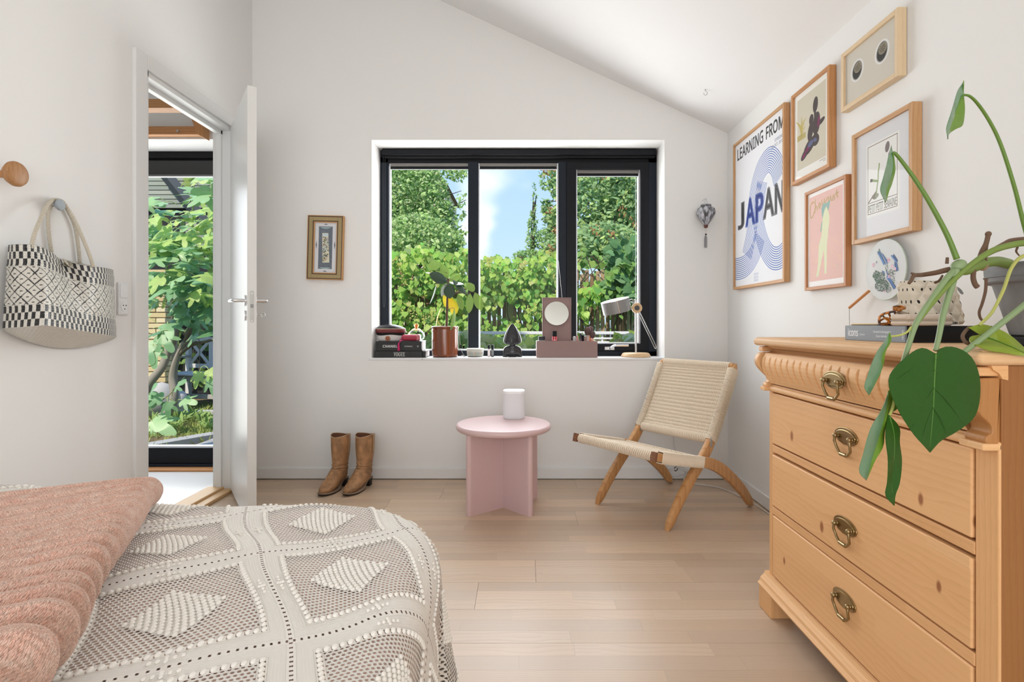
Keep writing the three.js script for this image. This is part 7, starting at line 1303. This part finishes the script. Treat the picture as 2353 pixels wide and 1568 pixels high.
{
  // desk lamp: oak disc foot, steel pole, drum shade on an oak pivot
  const Z = 3.515, q = Z / F, x = sx(1461, Z), t = thing('desk_lamp', 'desk lamp with a tilted grey drum shade, oak foot and oak pivot disc', 'desk lamp', [x, SY, -Z]);
  const L = (px, py, dz = 0) => at(px, py, Z - dz).sub(V(x, SY, -Z)), lo = mat(new THREE.Color(0.93, 0.84, 0.74), 0.5, { map: rep(ASH, 1 / 1.2, 1 / 0.3) });
  part(t, 'foot', uvBox(lathe([[0, 0], [0.091, 0], [0.0945, 0.004], [0.0945, 0.008], [0.09, 0.012], [0.086, 0.022], [0.078, 0.026], [0, 0.0265]], 56)), lo, 'oak foot');
  const top = EYE - (690 - CY) / F * Z - SY;
  part(t, 'pole', xf(cyl(0.0072, 0.0072, top - 0.02, 18), [0, top / 2 + 0.01, 0]), M.steel);
  part(t, 'pole_collar', xf(cyl(0.009, 0.009, 0.004, 18), [0, 0.0275, 0]), M.chrome);
  const kc = L(1463.5, 708, 0.03);
  part(t, 'pivot_disc', xf(lathe([[0, -0.012], [0.03, -0.012], [0.033, -0.008], [0.033, 0.004], [0.0305, 0.009], [0.024, 0.0095], [0.022, 0.0065], [0.016, 0.0065]], 40), kc.toArray(), [Math.PI / 2, 0, 0]), lo, 'oak pivot disc');
  part(t, 'pivot_screw', xf(cyl(0.0145, 0.0145, 0.012, 28), kc.clone().add(V(0, 0, 0.004)).toArray(), [Math.PI / 2, 0, 0]), mat(new THREE.Color(0.05, 0.05, 0.052), 0.4));
  part(t, 'pole_top', sweep([L(1458, 690, 0), L(1461, 689, 0.002), L(1462, 700, 0)], 0.004, { n: 8, sides: 8 }), M.steel);
  // drum shade, open below, tilted
  const ctr = L(1415.5, 703.5, 0.02), R = 0.0905, hh = 0.082, tilt = 0.235;
  const steelB = mat(new THREE.Color(0.27, 0.265, 0.26), 0.45, { metalness: 0.4 });
  const dr = lathe([[0, hh / 2 - 0.001], [R - 0.003, hh / 2 - 0.001], [R, hh / 2 - 0.004], [R, -hh / 2], [R - 0.0018, -hh / 2], [R - 0.0018, hh / 2 - 0.006], [0, hh / 2 - 0.006]], 64); 
  part(t, 'shade', xf(dr, ctr.toArray(), [0.1, 0, tilt]), steelB, 'brushed grey drum shade');
  part(t, 'shade_seam', xf(boxAt(-0.0012, 0.0012, -hh / 2, hh / 2 - 0.004, R - 0.001, R + 0.0008, 0), ctr.toArray(), [0.1, 0, tilt]), M.chrome);
  part(t, 'shade_edge', xf(xf(new THREE.TorusGeometry(R - 0.001, 0.0016, 6, 64), [0, hh / 2 - 0.003, 0], [Math.PI / 2, 0, 0]), ctr.toArray(), [0.1, 0, tilt]), M.chrome);
  for (const o of [0, 7]) part(t, 'shade_arm', sweep([L(1446 + o * 0.4, 690 + o * 0.6, 0.03), L(1452 + o * 0.2, 688 + o, 0.035), L(1457, 699 + o * 0.4, 0.03), L(1461, 706, 0.03)], 0.0028, { n: 14, sides: 8 }), M.steel);
  // counter arm: two rods down to the right
  for (const o of [0, 4.2]) part(t, 'counter_arm', sweep([L(1463 + o, 712 - o * 0.2, 0.02), L(1502.5 + o, 796 - o * 0.4, 0.03)], 0.0026, { straight: true, sides: 8 }), M.steel);
  part(t, 'counter_arm_end', sweep([L(1502.5, 796, 0.03), L(1506, 801.5, 0.03), L(1508, 800, 0.03), L(1506.7, 794.5, 0.03)], 0.003, { n: 10, sides: 8 }), M.steel);
}

// ================= things on the chest of drawers =================
const CT = CHTOP + 0.0016;
{
  // large boxed book, grey spine towards the room
  const x0 = 0.925, x1 = 1.135, z0 = 1.318, z1 = 1.565, h = 0.041, w = z1 - z0;
  const sp = canvasTex(1024, 176, (g, w2, h2) => { paper(g, w2, h2, '#7b828c'); g.fillStyle = '#e6e9ec'; fit(g, 'icons', 60, 34, 190, 92, '100px sans-serif', 2); fit(g, 'by oscar', 284, 90, 90, 24, '100px sans-serif'); fit(g, 'The world of photographer', 520, 52, 290, 28, '100px sans-serif'); fit(g, 'Oscar Abolafia', 570, 104, 180, 26, '100px sans-serif'); g.save(); g.translate(978, 150); g.rotate(-Math.PI / 2); fit(g, 'TERRA', 0, 0, 110, 22, '100px sans-serif'); g.restore(); });
  const t = thing('book', 'large flat book with a grey lettered spine on the chest, under the spotted bag', 'book', [x0, CT, -(z0 + z1) / 2]), bm = mat(new THREE.Color(0.004, 0.004, 0.005), 0.4), gm = mat(new THREE.Color(0.2, 0.225, 0.26), 0.45);
  part(t, 'spine', boxAt(0, 0.004, 0, h, -w / 2, w / 2, 0.0015), gm, 'grey spine');
  const pl = new THREE.PlaneGeometry(w - 0.002, h - 0.002); pl.rotateY(-Math.PI / 2); part(t, 'spine_lettering', pl.translate(-0.0004, h / 2, 0), mat(0xffffff, 0.45, { map: sp }));
  part(t, 'cover', merge([boxAt(0.003, x1 - x0, 0, 0.003, -w / 2, w / 2, 0.001), boxAt(0.003, x1 - x0, h - 0.003, h, -w / 2, w / 2, 0.001)]), bm); part(t, 'black_block', boxAt(0.004, x1 - x0 - 0.002, 0.002, h - 0.002, -w / 2 + 0.001, w / 2 - 0.001, 0), bm, 'black fore-edge');
}
const BK = CT + 0.0412;
{
  // tortoiseshell claw clip and hair pin
  const tort = canvasTex(256, 256, (g, w, h) => { seed(18); paper(g, w, h, '#c9761a'); for (let i = 0; i < 60; i++) { g.fillStyle = pick(['#1c0d06', '#2a1407', '#3a1c08', '#e0922e']); g.globalAlpha = 0.85; g.beginPath(); g.ellipse(rnd() * w, rnd() * h, 6 + rnd() * 24, 6 + rnd() * 14, rnd() * 3, 0, 7); g.fill(); } }, true, true);
  const tm = phys(0xffffff, 0.2, { map: rep(tort, 14, 14), clearcoat: 0.6 });
  const Z = 1.36, t = thing('hair_claw', 'amber and black tortoiseshell hair claw clip lying on the grey book', 'hair clip', [0, 0, 0]);
  const L = (px, py, Zz = Z) => { const p = at(px, py, Zz); p.y = Math.max(p.y, BK + 0.004); return p; };
  const bars = []; const arc = (pts, r = 0.0034) => bars.push(sweep(pts.map((p) => L(...p)), r, { n: pts.length * 6, sides: 7, flat: 0.7 }));
  arc([[2021, 743, 1.40], [2020, 733, 1.40], [2026, 724, 1.4], [2040, 719, 1.39], [2056, 716, 1.38], [2066, 717, 1.37]], 0.0042);
  arc([[2024, 745, 1.40], [2040, 743, 1.39], [2060, 742, 1.37]], 0.004); arc([[2021, 738, 1.40], [2036, 731, 1.39], [2052, 736, 1.38], [2064, 730, 1.37]]); arc([[2026, 724, 1.4], [2038, 735, 1.39], [2052, 744, 1.38]]); arc([[2042, 719, 1.39], [2046, 732, 1.39], [2038, 744, 1.39]]); arc([[2056, 717, 1.38], [2058, 730, 1.38], [2050, 745, 1.38]]); arc([[2066, 718, 1.37], [2066, 733, 1.37], [2062, 745, 1.37]]);
  part(t, 'claw', merge(bars), tm); 
  const sp = []; for (const [px, py, r] of [[2058, 709, 0.006], [2066, 711, 0.0075], [2074, 708, 0.0065]]) sp.push(xf(sphere(r, 14, 10), L(px, py, 1.36).toArray(), [0, 0.4, 0.2], [1.5, 0.8, 1.1]));
  part(t, 'thumb_grip', merge([...sp, sweep([L(2052, 706, 1.36), L(2062, 703.5, 1.36), L(2074, 705, 1.36), L(2078, 711, 1.36)], 0.005, { n: 16, sides: 8, flat: 0.5 })]), tm);
  part(t, 'spring', sweep([L(2062, 717, 1.365), L(2074, 720, 1.35), L(2086, 723, 1.345)], 0.0042, { n: 8, sides: 8 }), mat(new THREE.Color(0.3, 0.24, 0.18), 0.3, { metalness: 0.6 }));
  const h = thing('hair_pin', 'long brass hair pin with a tortoiseshell end lying on the grey book', 'hair pin', [0, 0, 0]);
  part(h, 'pin', sweep([V(0.935, BK + 0.003, -1.55), V(0.95, BK + 0.003, -1.455)], 0.0026, { straight: true, sides: 8 }), mat(new THREE.Color(0.85, 0.66, 0.38), 0.3, { metalness: 1 }), 'brass pin'); part(h, 'end_piece', sweep([V(0.95, BK + 0.0035, -1.456), V(0.965, BK + 0.0042, -1.40), V(0.978, BK + 0.0035, -1.36)], (u) => 0.003 + 0.002 * Math.sin(u * 3.1), { n: 12, sides: 8 }), tm);
}
{
  // cream glasses case
  const Z = 1.34, t = thing('glasses_case', 'smooth cream glasses case lying on the black book in front of the spotted bag', 'case', [sx(2119, Z), BK, -1.343], 0.12), cm = mat(new THREE.Color(0.66, 0.55, 0.44), 0.5), w = 0.124;
  part(t, 'upper_shell', xf(box(w, 0.0165, 0.058, 0.008, 4), [0, 0.0205, 0]), cm); part(t, 'lower_shell', xf(box(w - 0.001, 0.0135, 0.057, 0.0066, 4), [0, 0.0068, 0]), cm); part(t, 'seam', xf(box(w - 0.0022, 0.003, 0.0565, 0.001), [0, 0.0128, 0]), mat(new THREE.Color(0.45, 0.36, 0.28), 0.7));
}
{
  // quilted spotted bag: a soft box with puffed diamonds
  const t = thing('spotted_bag', 'cream quilted toiletry bag with black polka dots standing on the black book', 'bag', [1.072, BK, -1.432], 0.36);
  const dots = canvasTex(1024, 512, (g, w, h) => { paper(g, w, h, '#e3d9c8'); g.fillStyle = '#100e0e'; for (let r = 0; r < 8; r++) for (let c = 0; c < 20; c++) { g.beginPath(); g.ellipse((c + 0.25 + (r % 2) * 0.5) * w / 20, (r + 0.5) * h / 8, 6.5, 9, 0, 0, 7); g.fill(); } }, true, true);
  const cloth = mat(new THREE.Color(0.95, 0.93, 0.9), 0.85, { map: dots });
  const W = 0.1, H = 0.116, D = 0.043;
  const body = (u, v) => {                                   // u round the bag, v from the base up
    const a = u * Math.PI * 2, c = Math.cos(a), s = Math.sin(a), sq = 3.2, r = Math.pow(Math.pow(Math.abs(c), sq) + Math.pow(Math.abs(s), sq), -1 / sq);
    const lean = v * v, vv = v * 1.0, tp = 1 - 0.16 * lean - 0.02 * Math.sin(v * 3);
    const k = Math.pow(clamp(1 - Math.pow(Math.abs(2 * vv - 1), 6)), 0.35);
    let x = c * r * W * tp * (0.72 + 0.28 * k), z = s * r * D * (0.55 + 0.45 * k) * (1 - 0.3 * v) , y = 0.002 + H * (0.5 - 0.5 * Math.cos(Math.PI * (0.04 + 0.92 * v))) ;
    const along = x * 22 * 2, up = v * 3.2, d1 = Math.abs(((along * 0.5 + up * 1.0) % 1 + 1) % 1 - 0.5), d2 = Math.abs(((along * 0.5 - up * 1.0) % 1 + 1) % 1 - 0.5), q = Math.pow(Math.min(d1, d2) * 2, 0.5);
    const puff = (q - 0.6) * 0.012 * (Math.abs(s) > 0.3 ? 1 : 0.5) + 0.002 * (noise2(x * 90 + 5, y * 90, 3) - 0.5);
    x += c * puff * 0.6; z += s * puff; return V(x, y, z - 0.018 * lean);
  };
  part(t, 'quilted_body', surf(body, 150, 70, { uvf: (u, v) => [u * 1.0, v * 0.62], flip: true }), cloth);
  part(t, 'base', xf(lathe([[0, 0], [0.6, 0], [0.62, 0.003], [0, 0.004]], 32), [0, 0.002, 0], [0, 0, 0], [W * 1.15, 1, D * 1.1]), cloth);
  const rimp = []; for (let i = 0; i <= 30; i++) rimp.push(body(lerp(-0.03, 0.2, i / 30) + (i < 0 ? 1 : 0), 0.93).add(V(0, 0.001, 0)));
  const zip = mat(new THREE.Color(0.05, 0.04, 0.035), 0.6);
  part(t, 'zip', merge([sweep(rimp, 0.0022, { n: 40, sides: 6 }), sweep(Array.from({ length: 10 }, (_, i) => body(-0.02 + 0.0 * i, lerp(0.93, 0.66, i / 9)).multiply(V(1.03, 1, 1))), 0.003, { n: 20, sides: 6 })]), zip, 'dark zip');
  part(t, 'zip_pull', sweep([body(-0.02, 0.9).multiply(V(1.04, 1, 1)), V(W * 1.0, H * 0.86, 0.006), V(W * 1.1, H * 0.74, 0.01), V(W * 1.04, H * 0.75, 0.01), V(W * 0.98, H * 0.84, 0.006)], 0.0022, { n: 24, sides: 6 }), M.grey);
}
{
  // pot with the trailing plant
  const Z = 1.115, cx = 1.082, t = thing('trailing_plant', 'trailing plant with broad green leaves in a grey zinc pot on the chest', 'potted plant', [cx, CT, -Z]);
  const zinc = dataTex(256, 256, (u, v) => { const n = fbm(u * 5, v * 9, 3, 4, 5), m = fbm(u * 30, v * 30, 6, 2, 30), k = 0.36 + 0.22 * n + 0.06 * (m - 0.5); return [k, k * 1.0, k * 1.01]; }, { srgb: true });
  const zm = mat(0xffffff, 0.6, { map: zinc, metalness: 0.15 });
  part(t, 'saucer', xf(box(0.22, 0.02, 0.22, 0.004), [0.03, 0.0102, 0.0]), M.blackMatt, 'flat black tray');
  const y0 = 0.0205, ph = 1.093 - CT;
  part(t, 'pot', lathe([[0, y0], [0.062, y0], [0.066, y0 + 0.004], [0.094, ph - 0.042], [0.103, ph - 0.040], [0.106, ph - 0.034], [0.108, ph - 0.004], [0.107, ph], [0.102, ph], [0.098, ph - 0.02], [0, ph - 0.022]], 56), zm, 'grey zinc pot');
  part(t, 'pot_band', xf(new THREE.TorusGeometry(0.1075, 0.0012, 6, 56), [0, ph - 0.026, 0], [Math.PI / 2, 0, 0]), zm);
  part(t, 'soil', xf(cyl(0.098, 0.098, 0.008, 32), [0, ph - 0.018, 0]), mat(new THREE.Color(0.05, 0.035, 0.025), 1));
  const O = V(cx, CT, -Z), L = (px, py, Zz) => at(px, py, Zz).sub(O);
  const gS = mat(new THREE.Color(0.17, 0.25, 0.045), 0.5), gP = mat(new THREE.Color(0.23, 0.32, 0.15), 0.45), gD = mat(new THREE.Color(0.12, 0.22, 0.03), 0.45), gY = mat(new THREE.Color(0.45, 0.46, 0.12), 0.5), root = mat(new THREE.Color(0.15, 0.085, 0.05), 0.8);
  const st = (pts, r, m, nm = 'stalk') => part(t, nm, sweep(pts.map((p) => L(...p)), (u) => r(u) * 0.82, { n: pts.length * 10, sides: 10 }), m);
  st([[2318, 607, 1.10], [2290, 601, 1.06], [2262, 605, 1.03], [2235, 616, 1.01], [2212, 622, 0.99], [2200, 612, 0.985]], (u) => lerp(0.0125, 0.0095, u), gS, 'main_stem');
  part(t, 'stem_node', xf(sphere(0.0108, 16, 12), L(2203, 611, 0.985).toArray(), [0, 0, 0.5], [1.3, 1, 1]), gP);
  part(t, 'stem_node', xf(sphere(0.0105, 14, 10), L(2258, 610, 1.028).toArray(), [0, 0, 0], [0.7, 1, 1]), mat(new THREE.Color(0.3, 0.2, 0.12), 0.7));
  st([[2199, 596, 0.985], [2176, 540, 0.99], [2128, 452, 1.0], [2088, 392, 1.01], [2058, 354, 1.01], [2052, 350, 1.01]], (u) => lerp(0.0062, 0.003, u), gD);
  st([[2375, 590, 1.0], [2353, 517, 0.99], [2328, 420, 0.98], [2290, 310, 0.97], [2250, 243, 0.96], [2226, 220, 0.95], [2214, 218, 0.95]], (u) => lerp(0.0048, 0.0022, u), gD);
  st([[2380, 556, 1.0], [2330, 562, 0.99], [2280, 577, 0.985], [2235, 606, 0.98], [2190, 645, 0.97], [2140, 700, 0.955], [2108, 742, 0.945]], (u) => lerp(0.0078, 0.0042, u), gS);
  st([[2197, 618, 0.985], [2176, 640, 0.975], [2140, 690, 0.96], [2106, 742, 0.945], [2086, 800, 0.935], [2072, 845, 0.93]], (u) => lerp(0.0074, 0.0045, u), gP);
  st([[2198, 620, 0.98], [2186, 660, 0.97], [2168, 720, 0.955], [2158, 770, 0.945], [2150, 806, 0.935]], (u) => lerp(0.0072, 0.0048, u), gP);
  st([[2400, 665, 0.97], [2353, 702, 0.96], [2290, 752, 0.962], [2225, 802, 0.966], [2190, 826, 0.962]], (u) => lerp(0.0068, 0.0055, u), gP);
  st([[2380, 582, 1.0], [2345, 592, 1.0], [2325, 615, 1.0], [2305, 668, 0.995], [2278, 720, 0.99], [2256, 742, 0.985], [2250, 748, 0.985]], (u) => lerp(0.0042, 0.0028, u), gY);
  st([[2094, 752, 0.945], [2086, 762, 0.94], [2070, 770, 0.935], [2048, 773, 0.93], [2042, 772, 0.93]], (u) => lerp(0.0025, 0.0018, u), gY);
  st([[2072, 845, 0.93], [2062, 890, 0.925], [2052, 935, 0.92], [2044, 955, 0.92]], (u) => lerp(0.0042, 0.003, u), gY);
  // aerial roots and a dry twig
  const rt = (pts, r0, r1) => part(t, 'aerial_root', sweep(pts.map((p) => L(...p)), (u) => lerp(r0, r1, u), { n: pts.length * 8, sides: 7 }), root);
  rt([[2215, 618, 0.99], [2180, 620, 1.0], [2150, 627, 1.01], [2118, 632, 1.03], [2100, 634, 1.03], [2094, 645, 1.03], [2088, 652, 1.03]], 0.0055, 0.0028); rt([[2104, 632, 1.03], [2094, 628, 1.03]], 0.003, 0.002);
  rt([[2248, 607, 1.02], [2256, 580, 1.02], [2266, 560, 1.02], [2271, 541, 1.02]], 0.0045, 0.0042); rt([[2266, 600, 1.02], [2267, 575, 1.02], [2272, 548, 1.02]], 0.002, 0.0018); part(t, 'aerial_root', xf(sphere(0.0052, 10, 8), L(2271, 538, 1.02).toArray()), root);
  rt([[2237, 620, 1.0], [2236, 640, 1.0], [2241, 655, 1.0], [2246, 660, 1.0]], 0.0042, 0.0046); rt([[2266, 640, 1.03], [2264, 670, 1.03], [2256, 700, 1.03], [2250, 718, 1.03], [2253, 732, 1.03], [2262, 740, 1.03]], 0.0028, 0.0022);
  rt([[2228, 752, 1.0], [2218, 762, 1.0], [2212, 775, 0.995], [2218, 786, 0.99], [2226, 790, 0.985]], 0.0028, 0.0036); rt([[2282, 572, 1.05], [2306, 560, 1.06], [2322, 553, 1.07], [2370, 548, 1.08]], 0.0025, 0.0048); rt([[2176, 606, 1.0], [2177, 592, 1.0]], 0.003, 0.0026); rt([[2166, 633, 1.0], [2158, 645, 1.0], [2148, 650, 1.0]], 0.0018, 0.0025); rt([[2338, 568, 1.03], [2335, 578, 1.03], [2342, 588, 1.03]], 0.0022, 0.0012);
  // leaves given by their two edges and the midrib, tip last; the blade is cupped about the midrib
  const top = phys(new THREE.Color(0.022, 0.088, 0.008), 0.42, { specularIntensity: 0.5 }), lit = phys(new THREE.Color(0.19, 0.36, 0.02), 0.5, { transmission: 0.35, thickness: 0 }), silver = phys(new THREE.Color(0.13, 0.25, 0.13), 0.26, { clearcoat: 0.8, clearcoatRoughness: 0.22 }), lime = phys(new THREE.Color(0.3, 0.4, 0.02), 0.45, { transmission: 0.3, thickness: 0 }), rib = mat(new THREE.Color(0.09, 0.22, 0.025), 0.5);  // one leaf green; silver and lit halves have sheen and light put into colour
  const curveP = (a) => new THREE.CatmullRomCurve3(a.map((p) => L(...p)), false, 'centripetal');
  const blade = (mid, left, right, mL, mR, cup = 0.02, ripple = 0.003, midR = 0.0014) => {
    const cm = curveP(mid), cl = curveP(left), cr = curveP(right), s = seedState;
    const half = (edge, sgn) => surf((u, v) => { const a = cm.getPointAt(v), b = edge.getPointAt(v), p = a.clone().lerp(b, u), to = p.clone().add(O).sub(camera.position).normalize(); const w = a.distanceTo(b); return p.addScaledVector(V(-0.55, 0.1, 0.8), cup * (Math.sin(u * Math.PI * 0.5) - u) * w * 20 + ripple * u * Math.sin(v * 17 + sgn * 2)); }, 10, 26, { thick: 0.0012, flip: sgn > 0 });
    const o = part(t, 'leaf', half(cl, -1), mL); part(o, 'leaf_half', half(cr, 1), mR);
    if (midR) part(o, 'midrib', sweep(Array.from({ length: 14 }, (_, i) => cm.getPointAt(i / 13)).map((p) => p.add(V(-0.0008, 0.0003, 0.0012))), (u) => midR * (1 - 0.75 * u), { n: 28, sides: 6 }), rib);
    return o;
  };
  // the big heart-shaped leaf, veins as fine ridges
  const big = blade([[2150, 814, 0.93], [2147, 870, 0.925], [2144, 940, 0.92], [2139, 1000, 0.915], [2136, 1040, 0.91]],
    [[2150, 814, 0.93], [2118, 800, 0.925], [2080, 822, 0.915], [2044, 862, 0.905], [2042, 888, 0.9], [2062, 940, 0.9], [2100, 1000, 0.905], [2120, 1022, 0.907], [2136, 1040, 0.91]],
    [[2150, 814, 0.93], [2160, 801, 0.932], [2192, 798, 0.94], [2230, 820, 0.95], [2249, 866, 0.955], [2250, 920, 0.955], [2238, 958, 0.945], [2200, 990, 0.93], [2160, 1014, 0.918], [2136, 1040, 0.91]], top, top, 0.012, 0.002, 0.0018);
  const veins = []; const cm = curveP([[2150, 814, 0.93], [2147, 870, 0.925], [2144, 940, 0.92], [2139, 1000, 0.915]]);
  for (const [k, a, b] of [[0.06, [2062, 872, 0.905], [2236, 866, 0.95]], [0.2, [2072, 934, 0.903], [2236, 930, 0.948]], [0.42, [2098, 984, 0.905], [2212, 972, 0.933]], [0.66, [2118, 1012, 0.908], [2176, 998, 0.92]]]) for (const e of [a, b]) { const A = cm.getPointAt(k), B = L(...e); veins.push(sweep([A, A.clone().lerp(B, 0.5).add(V(0, 0.004, 0)), B].map((p) => p.add(V(-0.0014, 0, 0.0022))), (u) => 0.0007 * (1 - 0.6 * u), { n: 14, sides: 5 })); }
  part(big, 'veins', merge(veins), mat(new THREE.Color(0.03, 0.10, 0.012), 0.5));
  // folded leaf standing before the sketch, and the one at the top
  blade([[2052, 352, 1.01], [2052, 390, 1.005], [2046, 410, 1.0], [2036, 436, 0.995], [2034, 466, 0.99]], [[2048, 332, 1.02], [2038, 372, 1.0], [2030, 406, 0.985], [2022, 436, 0.985], [2034, 466, 0.99]], [[2052, 352, 1.01], [2056, 392, 1.01], [2050, 416, 1.01], [2040, 446, 1.0], [2034, 466, 0.99]], silver, lit, 0.01);
  blade([[2214, 219, 0.95], [2205, 232, 0.95], [2190, 272, 0.945], [2180, 300, 0.94], [2177, 320, 0.94]], [[2213, 187, 0.955], [2200, 210, 0.95], [2186, 256, 0.935], [2174, 296, 0.935], [2177, 320, 0.94]], [[2213, 187, 0.955], [2214, 222, 0.955], [2215, 262, 0.96], [2210, 288, 0.96], [2180, 306, 0.945], [2177, 320, 0.94]], silver, lit, 0.01);
  // the narrow folded leaves hanging left of the big one
  blade([[2044, 772, 0.93], [2040, 790, 0.925], [2026, 818, 0.92], [2024, 850, 0.915], [1996, 908, 0.91]], [[2043, 764, 0.93], [2030, 788, 0.922], [2014, 810, 0.912], [1992, 866, 0.905], [1986, 890, 0.905], [1996, 908, 0.91]], [[2043, 764, 0.93], [2047, 780, 0.93], [2034, 808, 0.925], [2028, 840, 0.922], [2012, 876, 0.915], [1996, 908, 0.91]], silver, lit, 0.008);
  blade([[2042, 900, 0.93], [2034, 950, 0.92], [2020, 1000, 0.912], [2004, 1050, 0.905], [1990, 1104, 0.9]], [[2042, 898, 0.93], [2026, 940, 0.915], [2000, 985, 0.9], [1984, 1040, 0.893], [1974, 1084, 0.893], [1990, 1104, 0.9]], [[2042, 898, 0.93], [2046, 940, 0.93], [2032, 990, 0.92], [2028, 1026, 0.915], [2008, 1062, 0.905], [1990, 1104, 0.9]], silver, lit, 0.01);
  blade([[2044, 955, 0.92], [2054, 1000, 0.918], [2054, 1050, 0.912], [2048, 1100, 0.905], [2054, 1162, 0.9]], [[2040, 952, 0.92], [2034, 1000, 0.908], [2040, 1060, 0.9], [2038, 1110, 0.895], [2034, 1138, 0.895], [2054, 1162, 0.9]], [[2044, 955, 0.92], [2066, 985, 0.925], [2066, 1016, 0.925], [2071, 1060, 0.92], [2066, 1110, 0.91], [2056, 1140, 0.902], [2054, 1162, 0.9]], top, top, 0.01);
  blade([[2048, 902, 0.94], [2056, 925, 0.94], [2056, 940, 0.94], [2040, 952, 0.935]], [[2046, 880, 0.94], [2040, 915, 0.94], [2036, 940, 0.938], [2040, 952, 0.935]], [[2046, 880, 0.94], [2060, 910, 0.945], [2062, 936, 0.945], [2040, 952, 0.935]], lit, lit, 0.01, 0.002, 0);
  // lime leaf low on the right
  blade([[2252, 770, 0.985], [2285, 782, 0.98], [2330, 800, 0.952], [2375, 822, 0.935]], [[2226, 752, 0.985], [2258, 746, 0.99], [2300, 758, 0.985], [2345, 790, 0.97], [2375, 822, 0.935]], [[2256, 770, 0.985], [2230, 774, 0.98], [2228, 784, 0.975], [2262, 802, 0.948], [2310, 812, 0.948], [2375, 822, 0.935]], lime, lime, 0.008);
}

scene.traverse((o) => { if (o.isMesh) { o.castShadow = true; o.receiveShadow = true; } });
renderer.render(scene, camera);
